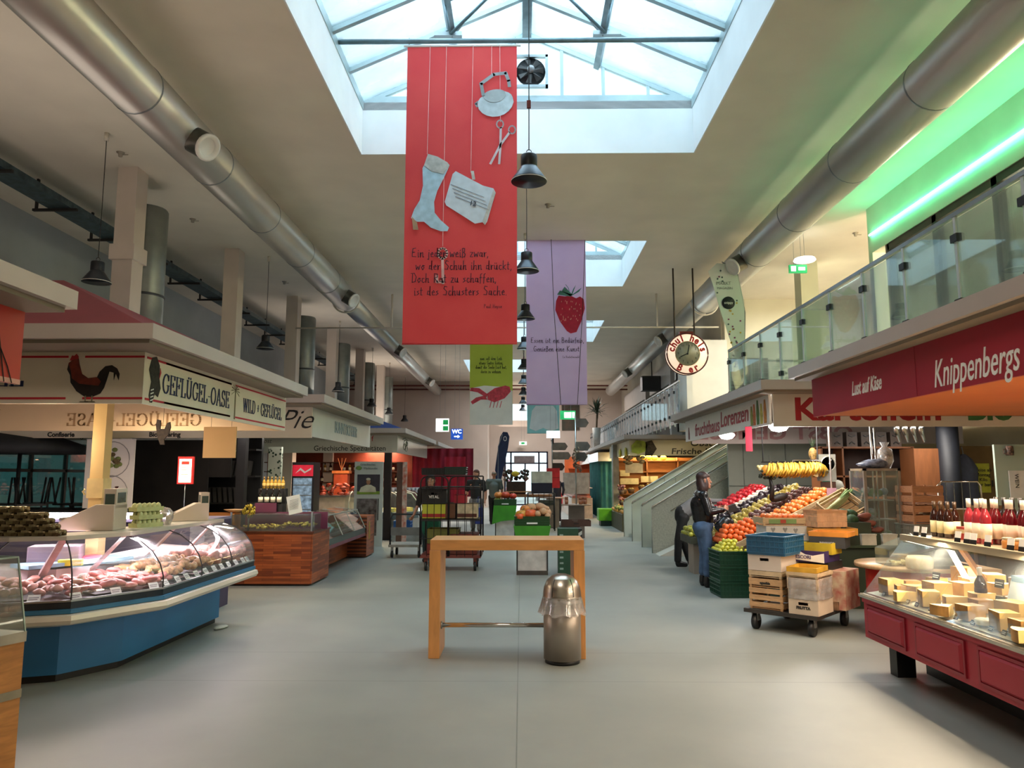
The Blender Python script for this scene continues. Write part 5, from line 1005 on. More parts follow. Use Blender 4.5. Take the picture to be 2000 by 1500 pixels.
# farther: wooden bench table with flowers, crates, red sign, cage
t = thing('flower_table', 'long wooden table with flowers near the entrance', 'table', (.25, 25.6, 0)); g = G(); g.box((-.8, -.4, .92), (.8, .4, 1.02)); obj('tabletop', g, M('#8a6242', .4, 0, .1, 4), t)
for x in (-.7, .7): g = G(); g.box((x-.06, -.35, 0), (x+.06, .35, .92)); obj('leg', g, M('#2c2a2a', .5), t)
t = thing('flower_box', 'dark slatted box of flowers with a yellow bloom on the long table', 'flower box', (-.18, 25.5, 1.02)); g = G(); g.box((-.32, -.2, 0), (.32, .2, .42)); obj('box', g, M('#33231e', .6, 0, .2, 10), t); g = G()
for k in range(50): g.ball((rnd.uniform(-.42, .42), rnd.uniform(-.2, .2), .45+rnd.uniform(0, .35)), .055, k % 3, 6)
o = obj('foliage', g, [M('#2c2e22', .7), M('#8a7c70', .7), M('#5a2a24', .7)], t); g = G(); g.ball((-.02, -.26, .68), (.13, .04, .09), 0, 10); obj('yellow_flower', g, M('#d8b82e', .6), t)
t = thing('bench', 'small slatted wooden bench on the long table', 'bench', (-.05, 25.28, 1.02)); g = G(); g.box((-.45, -.1, .06), (.5, .1, .1)); g.box((-.4, -.08, 0), (-.35, .08, .06)); g.box((.4, -.08, 0), (.45, .08, .06)); obj('slats', g, M('#a57c58', .5), t)
carton('white_crate', 'white carton with a black bird print on the wire cage', .62, .5, .34, (.62, 22.8, 1.42), 0, M('#c9c9b8', .6), open_=False, hole=False)
crate_plastic('navy_crate', 'dark navy crate under the white carton', .6, .5, .28, (.62, 22.8, 1.13), 0, '#1d2238')
t = thing('wire_cage', 'black wire cage of crates between the pumpkins and the entrance', 'cage', (.55, 22.8, 0)); g = G()
for x in (-.35, .45): g.tube([(x, -.3, 0), (x, -.3, 1.12)], .018, 6); g.tube([(x, .3, 0), (x, .3, 1.12)], .018, 6)
for i in range(6): x = -.35+.16*i; g.tube([(x, -.3, .05), (x, -.3, 1.12)], .008, 4)
for z in (.1, .5, .8, 1.0, 1.12): g.tube([(-.35, -.3, z), (.45, -.3, z)], .01, 4)
obj('wires', g, BLACK, t); g = G(); g.box((-.3, -.25, .1), (.0, .25, .7)); obj('navy_box', g, M('#1b2133', .5), t); g = G(); g.box((-.33, -.28, 1.10), (.43, .28, 1.13)); g.box((.0, -.25, .75), (.42, .25, .9)); obj('shelf', g, M('#3c4034', .5), t)
t = thing('red_sign', 'bright red square sign beside the thin signpost', 'sign', (1.0, 23.7, 1.25)); g = G(); g.box((-.2, 0, 0), (.22, .015, .62)); obj('board', g, M('#c8202a', .5), t); g = G(); g.box((-.2, -.003, .31), (.22, 0, .33)); obj('fold', g, M('#7a1218'), t)
t = thing('waiting_person', 'person in dark clothes standing by the red sign', 'person', (1.25, 26.5, 0)); PERSON_FAR = t
# feather flag
t = thing('feather_flag', 'navy feather flag with a white ring near the entrance', 'flag', (-.85, 30, 0)); g = G(); g.tube([(-.08, 0, 0), (-.08, 0, 2.8), (.1, 0, 3.3)], .015, 5); obj('pole', g, GREY, t)
g = G(); g.ext([(-.2, 1.0), (-.05, 1.0), (.32, 2.75), (.38, 3.2), (.3, 3.38), (.12, 3.4), (-.0, 3.2), (-.12, 2.5), (-.2, 1.9)], .01, 0); obj('cloth', g, M('#1d2a4a', .7), t); g = G(); g.tube([(.2+.06*math.cos(k*.7), -.01, 3.12+.09*math.sin(k*.7)) for k in range(9)], .012, 4, closed=True); obj('ring_print', g, PAPER, t)
# hanging exit and information signs
def hang_sign(name, label, loc, w, h, m, pic, ztop=6.6):
    t = thing(name, label, 'sign', loc); g = G(); g.box((-w/2, -.03, 0), (w/2, .03, h)); obj('housing', g, m, t); g = G(); [g.tube([(x, 0, h), (x, 0, ztop-loc[2])], .004, 4) for x in (-w*.2, w*.2)]; obj('suspension', g, GREY, t)
    g = G(); [g.box((a, -.034, b), (c, -.03, d), mi) for a, b, c, d, mi in pic]; obj('pictogram', g, [M('#e8fff0', .4, emit=.9), M('#1f9a52', .4, emit=.5)], t); return t
GE = M('#2aa862', .4, emit=.6); WE = M('#f2fff6', .4, emit=1.6)
hang_sign('exit_sign', 'green and white emergency exit sign hanging on the left', (-2.55, 24, 3.05), .42, .42, WE, ((.02, .03, .19, .18, 1), (.02, .22, .19, .38, 1)))
t = hang_sign('toilet_sign', 'blue toilet sign with a white arrow hanging on the left', (-2.39, 27.6, 2.97), .44, .40, M('#1f4fb0', .4, emit=.6), ()); text('WC', .2, WE, t, (0, -.034, .29), bold=.006)
g = G(); g.ext([(-.1, .09), (.03, .09), (.03, .05), (.12, .11), (.03, .17), (.03, .13), (-.1, .13)], .004, 0, 'XZ', -.036); obj('arrow', g, WE, t)
hang_sign('exit_sign', 'green exit sign glowing above the signpost in the middle', (1.27, 20.2, 3.15), .42, .24, GE, ((-.1, .04, .1, .2, 0), (.12, .04, .19, .2, 0)), 6.6)
hang_sign('blank_sign', 'small blank white sign hanging by the signposts', (1.0, 23.2, 2.8), .42, .22, WE, ())
hang_sign('exit_sign', 'small exit light above the entrance door', (.1, 41.5, 3.35), .42, .18, WE, ((-.1, .03, .1, .15, 1),))
hang_sign('exit_sign', 'green exit sign hanging over the gallery', (5.72, 15, 5.78), .36, .17, GE, ((-.15, .03, -.05, .14, 0), (0, .05, .14, .12, 0)), 6.58)
t = thing('disc_lamp', 'round white disc lamp hanging over the gallery', 'lamp', (5.83, 14.9, 6.0)); g = G(); g.lathe([(.2, 0), (.22, .02), (.2, .06), (.02, .08)], n=20); obj('disc', g, M('#fffdf2', .4, emit=2.5), t); g = G(); g.tube([(0, 0, .08), (0, 0, .6)], .004, 4); obj('cord', g, GREY, t)
# ------------------------------------------------------------ cheese stall on the right
CR = M('#a01e30', .5, 0, .05, 2); CRD = M('#8c1a2a', .45, 0, .05, 2)
t = board('deep red sign panel lettered Lust auf Käse and Knippenbergs', 3.2, 3.23, 1.0, 8.15, 2.26, 2.71, CR)
yb = (1.0+8.15)/2
text('Lust auf Käse', .19, PAPER, t, (-.017, 6.88-yb, .19), (90, 0, -90), shear=.35, sx=.58, bold=.003)
text('Knippenbergs', .30, PAPER, t, (-.017, 5.25-yb, .13), (90, 0, -90), shear=.3, sx=.60, bold=.001)
g = G(); g.box((-.002, 6.0-yb, 0), (0, 6.005-yb, .45)); g.v = [(v[0]-.016, v[1], v[2]) for v in g.v]; obj('panel_joint', g, CRD, t)
ORC = M('#cf7436', .6, 0, .04, 1.5)
t = thing('stall_ceiling', 'orange lit ceiling inside the red cheese stall', 'ceiling panel', (5.3, 4, 2.27)); g = G(); g.box((3.24, .8, 2.27), (8.5, 8.12, 2.30)); g.box((3.24, 8.08, 2.27), (8.5, 8.12, 2.66)); g.box((3.24, .8, 2.3), (3.3, 8.1, 2.67)); obj('panel', g, ORC, t, w=True)
ds = kit('downlight', 'small round downlight in the orange stall ceiling', 'downlight', 'downlights in the orange ceiling', ((lambda g: g.lathe([(.045, 0), (.05, .012), (.02, .014)], n=14))(G()), M('#fff2d8', .4, emit=4)))
for x, y in ((4.2, 5.2), (5.3, 7.0), (6.2, 5.6)): ds((x, y, 2.256))
t = thing('cheese_counter', 'dark red panelled cheese counter with slanted glass on the right', 'display counter', (3.4, 4.2, 0))
Y0, Y1 = 1.2, 6.55
g = G(); g.box((2.92, Y0, .27), (4.1, Y1, .585)); g.box((2.905, Y0, .56), (2.93, Y1, .60)); obj('body', g, CR, t, w=True)
n = 7; pw = (Y1-Y0)/n
for i in range(n):
    a, b = Y0+i*pw+.09, Y0+(i+1)*pw-.09; g = G(); z0, z1 = .325, .525
    g.add([(2.915, a, z0), (2.915, b, z0), (2.915, b, z1), (2.915, a, z1), (2.895, a+.025, z0+.02), (2.895, b-.025, z0+.02), (2.895, b-.025, z1-.02), (2.895, a+.025, z1-.02)], [(0, 1, 5, 4), (1, 2, 6, 5), (2, 3, 7, 6), (3, 0, 4, 7), (4, 5, 6, 7)])
    obj('raised_panel', g, CR, t, w=True)
    g = G(); [g.box(p, q) for p, q in (((2.906, a-.02, z0-.02), (2.92, a, z1+.02)), ((2.906, b, z0-.02), (2.92, b+.02, z1+.02)), ((2.906, a, z1), (2.92, b, z1+.02)), ((2.906, a, z0-.02), (2.92, b, z0)))]; obj('panel_moulding', g, CRD, t, w=True)
g = G(); g.box((3.35, Y0, .0), (3.9, Y1-.12, .27)); obj('plinth', g, BLACK, t, w=True)  # inset black block standing in for the shaded void under the counter
for y in (6.3, 4.2, 2.1): g = G(); g.box((3.05, y, 0), (3.2, y+.12, .27)); obj('foot', g, BLACK, t, w=True)
g = G(); g.box((2.885, Y0, .60), (2.93, Y1+.02, .622)); g.box((2.90, Y0, .622), (2.955, Y1+.01, .63)); obj('steel_sill', g, M('#c9bfae', .25, .8, .05, 4), t, w=True)
ys_ = [Y1, 5.55, 4.55, 3.55, 2.55, Y0]
for a, b in zip(ys_[:-1], ys_[1:]):
    g = G(); g.add([(2.915, a-.004, .625), (2.915, b+.004, .625), (3.29, b+.004, 1.09), (3.29, a-.004, 1.09)], [(0, 1, 2, 3)]); obj('slanted_pane', g, GLASS, t, w=True)
g = G(); g.add([(2.915, Y1, .625), (3.29, Y1, 1.09), (3.75, Y1, 1.09), (3.75, Y1, .625)], [(0, 1, 2, 3)]); obj('end_pane', g, GLASS, t, w=True)
g = G(); g.box((3.26, Y0, 1.075), (3.30, Y1, 1.125)); g.box((3.28, Y0, 1.10), (3.78, Y1, 1.115)); obj('top_shelf', g, M('#c3b193', .3, .3, .04, 3), t, w=True)
g = G(); g.add([(2.95, Y0, .635), (3.5, Y0, .72), (3.5, Y1-.01, .72), (2.95, Y1-.01, .635)], [(0, 1, 2, 3)]); g.box((3.5, Y0, .6), (3.75, Y1-.01, .76)); obj('display_deck', g, M('#d8d0c0', .3, .2, .04, 4), t, w=True)
for y in (5.75, 4.85, 3.9, 3.0):
    g = G(); g.add([(3.52, y, .76), (3.52, y+.06, .76), (3.31, y+.06, 1.09), (3.31, y, 1.09), (3.55, y, .76), (3.55, y+.06, .76), (3.34, y+.06, 1.09), (3.34, y, 1.09)], [(0, 1, 2, 3), (4, 5, 6, 7), (0, 1, 5, 4), (1, 2, 6, 5), (2, 3, 7, 6), (3, 0, 4, 7)]); obj('shelf_bracket', g, M('#a8806a', .7, 0), t, w=True)
m_wl, nt, p_ = newmat('warm_tube'); p_.inputs['Emission Color'].default_value = (1, .86, .66, 1); p_.inputs['Emission Strength'].default_value = 8
g = G(); g.box((3.70, Y0, 1.07), (3.73, Y1-.05, 1.09)); obj('light_tube', g, m_wl, t, w=True)
for y in (5.9, 4.9, 3.9, 2.9): light('cheese_case_light', 'AREA', (3.45, y, 1.06), 16, (1, .86, .66), (.1, .9), (-.25, 0, -1))
# round standing table at its end
t = thing('round_bar', 'round red based bar with a wooden top at the end of the cheese counter', 'bar', (3.97, 7.8, 0)); g = G(); g.lathe([(.42, 0), (.42, .70)], n=36); g.box((0, -.42, 0), (.6, .42, .7)); obj('red_base', g, M('#b81c26', .35, 0, .04, 2), t)
g = G(); g.lathe([(.52, .70), (.525, .72), (.52, .74), (.001, .74)], n=40); g.box((0, -.52, .70), (.6, .52, .74)); obj('wood_top', g, M('#b59470', .4, 0, .08, 5, kind='wood', sc=(1, 5, 1)), t)
t = thing('acrylic_case', 'small sloped acrylic case with cheese cubes on the round bar', 'glass case', (3.88, 7.5, .74)); g = G(); g.ext([(-.26, 0), (.35, 0), (.35, .30), (.1, .30), (-.26, .16)], .3, 0); obj('acrylic', g, GLASS, t); 
sl = kit('cheese_cube', 'small cheese cube in the acrylic case', 'cheese', 'cheese cubes in the acrylic case', ((lambda g: g.box((-.03, -.02, 0), (.03, .02, .02), 0, (0, 0, 20)))(G()), M('#e3cf9c', .5)))
for k in range(16): sl((3.71+.04*(k % 8), 7.57+.07*(k//8), .745+.01*(k % 3)), (0, 20*(k % 2), 30*k))
t = thing('round_cheese', 'pale half wheel of cheese beside the acrylic case', 'cheese', (3.82, 7.33, .74)); g = G(); g.lathe([(.11, 0), (.12, .02), (.12, .09), (.1, .12), (.001, .125)], n=20); obj('wheel', g, M('#e6d6b8', .5), t)
# cheeses
YC = M('#e2c078', .5, 0, .08, 8); YR = M('#a8793c', .6, 0, .2, 10); WC = M('#f0e6cf', .6, 0, .05, 9)
def wedge_mesh(r, h, ang):
    g = G(); n = 6; pts = [(0, 0)]+[(r*math.cos(R(-ang/2+ang*i/n)), r*math.sin(R(-ang/2+ang*i/n))) for i in range(n+1)]
    g.ext(pts, h, 0, 'XY', 0); v0 = len(g.v); rp = pts[1:]; g.add([(x*1.01, y*1.01, z) for z in (0, h) for x, y in rp], [(i, i+1, n+2+i, n+1+i) for i in range(n)], 1); return g
def blk(a, b, c): g = G(); g.box((-a/2, -b/2, 0), (a/2, b/2, c)); g.box((-a/2-.002, -b/2-.002, 0), (-a/2, b/2, c), 1); return g
CK = [('cheese_block', 'tall yellow cheese block standing behind the slanted glass', 'cheese blocks in the red counter', blk(.13, .16, .12), [YC, YR]),
      ('cheese_wedge', 'yellow cheese wedge with brown rind in the red counter', 'cheese wedges in the red counter', wedge_mesh(.16, .07, 55), [YC, YR]),
      ('soft_cheese', 'round white soft cheese in the red counter', 'round soft cheeses in the red counter', (lambda g: g.lathe([(.06, 0), (.065, .01), (.065, .03), (.055, .038), (.001, .04)], n=16))(G()), [WC]),
      ('brown_cheese', 'darker brown rinded cheese block in the red counter', 'brown rinded cheeses in the red counter', blk(.12, .11, .09), [M('#b98a4a', .5), YR])]
cr_ = [kit(a, b, 'cheese', c, (d, e)) for a, b, c, d, e in CK]
i = 0
for row, (x, z) in enumerate(((3.06, .655), (3.22, .68), (3.40, .71), (3.60, .765))):
    y = 6.35-.04*row
    while y > 2.4:
        k = (0, 3, 1, 0, 2, 1, 3, 2)[(i+row*3) % 8] if row < 3 else (0, 1)[i % 2]
        cr_[k]((x+rnd.uniform(-.02, .02), y, z), (0, 0, rnd.uniform(-25, 25)+(180 if k == 1 else 0)), scale=rnd.uniform(.85, 1.15)); y -= (.2, .19, .16, .17)[k]*(.95+.15*rnd.random()); i += 1
ct = kit('price_tag', 'small black price tag along the sill of the cheese counter', 'price tag', 'black price tags on the cheese counter', chip(.045, .035, BLACK, PAPER, 25))
for k in range(22): ct((2.97, 6.3-.17*k-.02*(k % 3), .645), (0, 0, -90))
ct2 = kit('price_tag', 'larger black price sign stuck in the cheese', 'price tag', 'black signs stuck in the cheese', chip(.08, .06, BLACK, PAPER, 10))
for x, y, z in ((3.3, 6.1, .80), (3.36, 5.4, .84), (3.2, 5.15, .76), (3.3, 4.9, .8), (3.15, 4.75, .75), (3.35, 4.5, .85)): ct2((x, y, z), (0, 0, -80))
cb = kit('blue_tag', 'pale blue paper tag on the sill of the cheese counter', 'price tag', 'pale blue tags on the cheese counter', chip(.06, .055, M('#a9c4d4', .6), PAPER, 25))
for k in range(7): cb((2.99, 5.05-.3*k, .645), (0, 0, -90))
t = thing('cheese_cloth_pack', 'blue and white wrapped pack standing among the cheese', 'package', (3.36, 5.05, .72)); g = G(); g.box((-.09, -.13, 0), (.09, .13, .2), 0, (0, 15, 0)); obj('pack', g, M('#dfe6ea', .4, 0, .1, 8), t, bevel=.02); g = G(); g.box((-.07, -.1, .2), (.07, .1, .24)); obj('blue_top', g, M('#6f9dbc', .4), t)
wb = bottle('small_bottle', 'dark bottle with a pale cap standing among the cheese', 'bottle', None, '#2a1c18', '#2a1c18', '#e9dfd0', h=.26, r=.04); wb((3.32, 5.55, .70))
# bottles on the shelf
bd = bottle('beer_bottle', 'dark brown beer bottle at the far end of the cheese shelf', 'bottle', 'dark beer bottles on the cheese shelf', '#2a120b', '#eadfb0', '#4a3520', h=.29, r=.036)
for k, (x, y) in enumerate(((3.5, 6.42), (3.5, 6.32), (3.5, 6.22), (3.58, 6.46), (3.58, 6.36), (3.58, 6.26))): bd((x, y, 1.117))
rw = bottle('rose_wine', 'rosé wine bottle with a white label on the cheese shelf', 'bottle', 'rosé wine bottles on the cheese shelf', '#a5303a', '#f2e2c8', '#f0e4d0', h=.33, r=.038)
for k in range(3): rw((3.46, 5.86-.10*k, 1.117)); 
rr2 = bottle('red_wine', 'dark red wine bottle with a white capsule on the cheese shelf', 'bottle', 'red wine bottles with white capsules on the shelf', '#5e0f16', '#e3c8b4', '#f0e4d0', h=.33, r=.038)
for k in range(8): rr2((3.55+.03*(k % 2), 5.84-.085*k, 1.117))
rb = bottle('black_wine', 'black wine bottle standing behind the red ones on the shelf', 'bottle', 'black wine bottles at the back of the shelf', '#1a0f0e', '#d8c8b8', '#191010', h=.34, r=.038)
for k in range(10): rb((3.70, 5.9-.095*k, 1.117))
sc_ = kit('shelf_card', 'white and black price card clipped to the cheese shelf edge', 'price card', 'price cards along the cheese shelf', ((lambda g: (g.box((-.028, -.002, .035), (.028, .002, .085)), g.box((-.028, -.003, 0), (.028, .002, .035), 1), g)[-1])(G()), [PAPER, BLACK]))
for y in (6.42, 6.3, 5.82, 5.7, 5.62, 5.45, 5.2, 5.08): sc_((3.33, y, 1.118), (-12, 0, -78))
t = thing('red_box', 'red and cream carton on the shelf between the beers and the wines', 'box', (3.58, 6.06, 1.117)); g = G(); g.box((-.06, -.09, 0), (.06, .09, .1)); obj('carton', g, M('#b8322a', .5), t); g = G(); g.box((-.062, -.092, .05), (.062, .092, .08)); obj('band', g, M('#e2c9a0', .5), t)
jr = kit('glass_jar', 'small lidded glass jar glowing on the near part of the shelf', 'jar', 'small jars on the cheese shelf', ((lambda g: (g.lathe([(.035, 0), (.038, .01), (.038, .05), (.03, .06)], n=12), g.lathe([(.033, .06), (.033, .075), (.001, .076)], n=12, m=1), g)[-1])(G()), [M('#c98a4a', .2), M('#d8c8a8', .3, .6)]))
for k in range(8): jr((3.42+.06*(k % 2), 5.36-.055*k, 1.117))
# ------------------------------------------------------------ potato and fruit stand
t = board('white sign board with red letters Kartoffeln and green letters Bio', 3.24, 9.0, 9.55, 9.58, 2.25, 2.70, M('#d8d2c6', .5, 0, .02, 3))
def slab_text(s, h, m, par, loc, sx=1): return text(s, h, m, par, loc, (90, 0, 0), sx=sx, bold=.012, align='LEFT')
slab_text('Kartoffeln', .40, M('#a81c28', .5), t, (-2.62, -.018, .21), 1.16); slab_text('Bio', .40, M('#2c6e3a', .5), t, (-.42, -.018, .21), 1.1)
t = board('white side board lettered fruchthaus Lorenzen with painted vegetables', 3.2, 3.23, 9.6, 14.5, 2.28, 2.72, M('#dedad0', .3, 0, .02, 3)); yb = 12.05
text('fruchthaus', .31, M('#a8323a', .5), t, (-.018, 12.85-yb, .16), (90, 0, -90), sx=1.3, shear=.1, bold=.004); text('Lorenzen', .34, M('#a8323a', .5), t, (-.018, 11.2-yb, .22), (90, 0, -90), sx=1.15, shear=.1, bold=.004)
for k, (y, c, h) in enumerate(((9.75, '#c9822e', .34), (9.9, '#b8b04a', .3), (10.05, '#4f7a34', .36), (10.2, '#c26a34', .32), (10.32, '#8a8f3a', .3), (14.2, '#8a4a44', .26))):
    g = G(); y -= yb; g.ext([(y-.05, .03), (y+.05, .03), (y+.06, h*.5), (y+.03, h), (y-.02, h), (y-.06, h*.5)], .003, 0, 'YZ', -.018); obj('painted_vegetable', g, M(c, .6, 0, .2, 20), t)
t = board('rear board of the fruit stand with mirrored red letters', 3.3, 8.5, 14.4, 14.43, 2.24, 2.68, M('#d4c8c4', .6, 0, .02, 3)); text('OBST GEMÜSE', .36, M('#b8898a', .6), t, (-1.0, -.018, .2), (90, 0, 0), sx=-1.3, bold=.01)
def lamp_ball(loc, label):
    t = thing('hanging_lamp', label, 'lamp', loc); g = G(); g.lathe([(.001, 0), (.09, .02), (.13, .07), (.12, .1), (.03, .13)], n=16); obj('shade', g, M('#fffbf0', .4, emit=6), t); g = G(); g.tube([(0, 0, .13), (0, 0, 2.67-loc[2])], .006, 4); obj('cord', g, GREY, t)
lamp_ball((3.42, 9.9, 2.20), 'bright white lamp hanging under the Kartoffeln board'); lamp_ball((3.42, 12.4, 2.22), 'bright lamp hanging under the fruchthaus board')
light('fruit_front_lamp', 'POINT', (3.5, 9.8, 2.1), 30, (.95, .97, 1), (.1,))
t = thing('red_tag', 'long red paper price banner hanging from the fruit stand corner', 'price banner', (3.05, 10, 1.95)); g = G(); g.box((-.045, -.003, 0), (.045, .003, .33)); obj('paper', g, M('#c81f3c', .6), t); g = G(); g.tube([(0, 0, .33), (.1, .1, .36)], .003, 4); obj('string', g, INK, t)
# tilted produce racks
t = thing('produce_rack', 'sloping wooden produce rack facing the aisle at the fruit stand', 'rack', (3.6, 12, 0)); RK = M('#3a3f30', .6)
def rk(x): return .66+(x-2.95)*.52
g = G(); g.add([(2.93, 10.35, .62), (4.35, 10.35, 1.36), (4.35, 14.1, 1.36), (3.6, 14.1, .97), (2.93, 10.35, .56), (4.35, 10.35, 1.30), (4.35, 14.1, 1.30), (3.6, 14.1, .91)], [(0, 1, 2, 3), (4, 5, 6, 7), (0, 1, 5, 4), (1, 2, 6, 5), (2, 3, 7, 6), (3, 0, 4, 7)]); obj('sloping_top', g, M('#8d6f4a', .7), t, w=True)
g = G(); g.ext([(3.0, 10.4), (4.4, 10.4), (4.4, 14.05), (3.7, 14.05), (3.0, 12.2)], .56, 0, 'XY', 0); obj('base', g, RK, t, w=True)
g = G(); g.ext([(3.0, .5), (4.4, .5), (4.4, 1.36), (3.0, .66)], .03, 0, 'XZ', 10.33); obj('near_side_board', g, M('#5a4630', .7), t, w=True)
for y in (10.35, 11.0, 11.6, 12.15, 12.7, 13.3, 14.1): g = G(); q = max(2.93, 2.93+(y-12.15)*.345); zq = .62+(q-2.93)*.52; g.add([(q, y-.012, zq), (4.35, y-.012, 1.40), (4.35, y+.012, 1.40), (q, y+.012, zq), (q, y-.012, zq+.09), (4.35, y-.012, 1.44), (4.35, y+.012, 1.44), (q, y+.012, zq+.09)], [(4, 5, 6, 7), (0, 1, 5, 4), (1, 2, 6, 5), (2, 3, 7, 6), (3, 0, 4, 7)]); obj('divider', g, PALEW, t, w=True)
def fruitrep(nm, lb, cat, gr, r, c, rough=.35, var=.15, leaf=None, seed=1, lump=.06):
    g = blob(r, seed, lump, 10); ms = [M(c, rough, 0, var, 10)]
    if leaf: g.lathe([(.006, (r if not isinstance(r, tuple) else r[2])*.98), (.006, (r if not isinstance(r, tuple) else r[2])*1.1)], n=5, m=1); ms.append(M(leaf, .7))
    return kit(nm, lb, cat, gr, (g, ms))
def heap(rep, x0, x1, y0, y1, dx, dy, z0, slope, layers=1, dz=.04, jit=.01, sc=(.9, 1.1)):
    for l in range(layers):
        x = x0+l*dx*.5
        while x < x1-l*dx*.5:
            y = y0+l*dy*.5
            while y < y1-l*dy*.5: rep((x+rnd.uniform(-jit, jit), y+rnd.uniform(-jit, jit), z0+(x-x0)*slope+l*dz), (rnd.uniform(-180, 180), rnd.uniform(-40, 40), rnd.uniform(0, 360)), scale=rnd.uniform(*sc)); y += dy
            x += dx
OR = fruitrep('orange', 'bright orange fruit in the pyramid at the front of the fruit stand', 'orange', 'oranges in the front pyramid', .042, '#e2662a', .4, .08, '#5c7a2e')
for l in range(4):
    for i in range(8-l):
        for j in range(6-l): OR((2.86+.03*l+.082*i, 10.78+.085*j+.035*l, .70+l*.066+max(0, i-2)*.042), (0, 0, i*40+j*70))
SECT = [(10.40, 10.95, 'mandarin', 'orange mandarin on the near strip of the sloping rack', 'mandarins on the sloping rack', .036, '#dc7a30', '#5c7a2e'), (11.05, 11.55, 'fig', 'purple brown fig on the sloping rack', 'figs on the sloping rack', (.036, .036, .04), '#6a4038', None),
        (11.65, 12.1, 'pear', 'yellow green pear on the sloping rack', 'pears on the sloping rack', (.034, .034, .05), '#b9a44e', '#6a5a30'), (12.2, 12.65, 'aubergine', 'dark purple aubergine on the sloping rack', 'aubergines on the sloping rack', (.04, .04, .07), '#2e1c26', '#4f6a34'),
        (12.75, 13.25, 'garlic_bulb', 'white garlic bulb on the sloping rack', 'garlic bulbs on the sloping rack', (.036, .036, .03), '#e6dfcf', None), (13.35, 14.05, 'red_pepper', 'red pepper at the back of the sloping rack', 'red peppers on the sloping rack', (.045, .045, .045), '#b3202a', '#4f7a34')]
for k, (a, b, nm, lb, gr, r, c, lf) in enumerate(SECT):
    rp = fruitrep(nm, lb, nm.replace('_', ' '), gr, r, c, .35, .2, lf, k+3, .08); w = (r if not isinstance(r, tuple) else r[0])*2.05
    w = max(w, .088); xs = (3.45, 3.45, 3.0, 3.12, 3.34, 3.6)[k]; heap(rp, xs, 4.34, a+w*.4, b-w*.2, w*.95, w, (.73+(xs-3.0)*.52), .52, 2 if k != 4 else 1, .045, .018, (1.0, 1.35))
AP = fruitrep('green_apple', 'green or red apple in the box at the seller\'s hands', 'apple', 'apples at the far end of the fruit stand', .04, '#a8a83c', .3, .3, '#5a4a2a')
t = thing('apple_stand', 'pale cabinet carrying the apples beside the bending person', 'cabinet', (3.05, 12.9, 0)); 
g = G(); g.box((-.17, -.2, 0), (.06, .2, .50)); obj('cabinet', g, M('#a59a8c', .6, 0, .05, 4), t); g = G(); g.box((-.24, -.3, .50), (.08, .5, .62)); obj('crate', g, RK, t)
heap(AP, 2.84, 3.1, 12.65, 13.35, .078, .08, .65, .2, 2, .06)
# lemons on stacked green crates
for k in range(3): crate_plastic('green_crate', ['dark green crate at the foot of the lemon stack', 'dark green crate in the middle of the lemon stack', 'dark green crate topped with lemons'][k], .42, .5, .2, (2.88, 10.5, .205*k), 2, '#14432f')
LM = fruitrep('lemon', 'yellow green lemon heaped on the stacked green crates', 'lemon', 'lemons on the green crates', (.042, .03, .03), '#c9c23c', .4, .2, None, 5, .04)
for l in range(4):
    for i in range(6-l):
        for j in range(5-l): LM((2.70+.07*i+.035*l, 10.32+.08*j+.04*l, .61+.04*l), (rnd.uniform(-30, 30), rnd.uniform(-30, 30), rnd.uniform(0, 360)))
t = carton('fruit_crate', 'dark crate lettered frutas under the orange pyramid', .62, .4, .16, (3.12, 10.92, .50), 0, M('#2a241f', .6), front='frutas', fm=PAPER); t.name = 'fruit_crate'
t = thing('dark_stand', 'dark box supporting the crate of oranges', 'stand', (3.12, 10.92, 0)); g = G(); g.box((-.28, -.19, 0), (-.13, .19, .5)); obj('body', g, M('#20251e', .6), t)
# boxes stacked at the front of the stand
t = thing('green_bench', 'dark green bench under the boxes at the front of the fruit stand', 'bench', (3.9, 9.75, 0)); g = G(); g.box((3.2, 9.45, 0), (5.6, 10.0, .74)); obj('body', g, M('#22301f', .6, 0, .1, 4), t, w=True); g = G(); g.box((3.15, 9.4, .74), (5.65, 10.05, .77)); obj('top', g, M('#2f3f28', .5), t, w=True)
b = carton('white_fruit_box', 'white fruit carton with heart prints and a pink dot', .56, .4, .22, (3.34, 9.66, .78), 0, M('#c9c4bc', .6, 0, .03, 5), open_=False, hole=False)
g = G(); g.ext([(-.28, 0), (.28, 0), (.28, .05), (.05, .03), (-.28, .09)], .003, 0, 'XZ', -.208); obj('green_wave', g, M('#1f5c50', .5), b); g = G()
for x, z in ((-.2, .17), (-.12, .1), (-.05, .17), (.08, .16)): g.ext([(x-.03, z+.02), (x-.015, z+.035), (x, z+.022), (x+.015, z+.035), (x+.03, z+.02), (x, z-.03)], .003, 0, 'XZ', -.208)
obj('grey_prints', g, M('#8c8a86'), b); g = G(); g.tube([(.06, -.206, .05), (.06, -.21, .05)], .05, 16); obj('pink_dot', g, M('#a81f50', .5), b)
b = crate_wood('fruit_tray', 'flat wooden fruit tray with a green label on the white carton', .62, .4, .11, (3.34, 9.68, 1.0), 0, 1); g = G(); g.box((-.24, -.214, .03), (.1, -.207, .085)); g.box((-.1, -.216, .035), (-.03, -.212, .08), 1); obj('printed_label', g, [M('#7f9a5c'), M('#b8442e')], b)
FG = fruitrep('small_orange', 'small orange fruit in the flat tray above the white carton', 'orange', 'small oranges in the flat tray', .033, '#de7436', .4, .1, None, 9)
heap(FG, 3.1, 3.6, 9.55, 9.85, .07, .07, 1.06, .0, 2, .05)
b = carton('printed_box', 'white box with food prints beside the chip basket', .3, .4, .22, (3.62+.18, 9.72, .78), 0, M('#c9b8a6', .6, 0, .25, 14), hole=False)
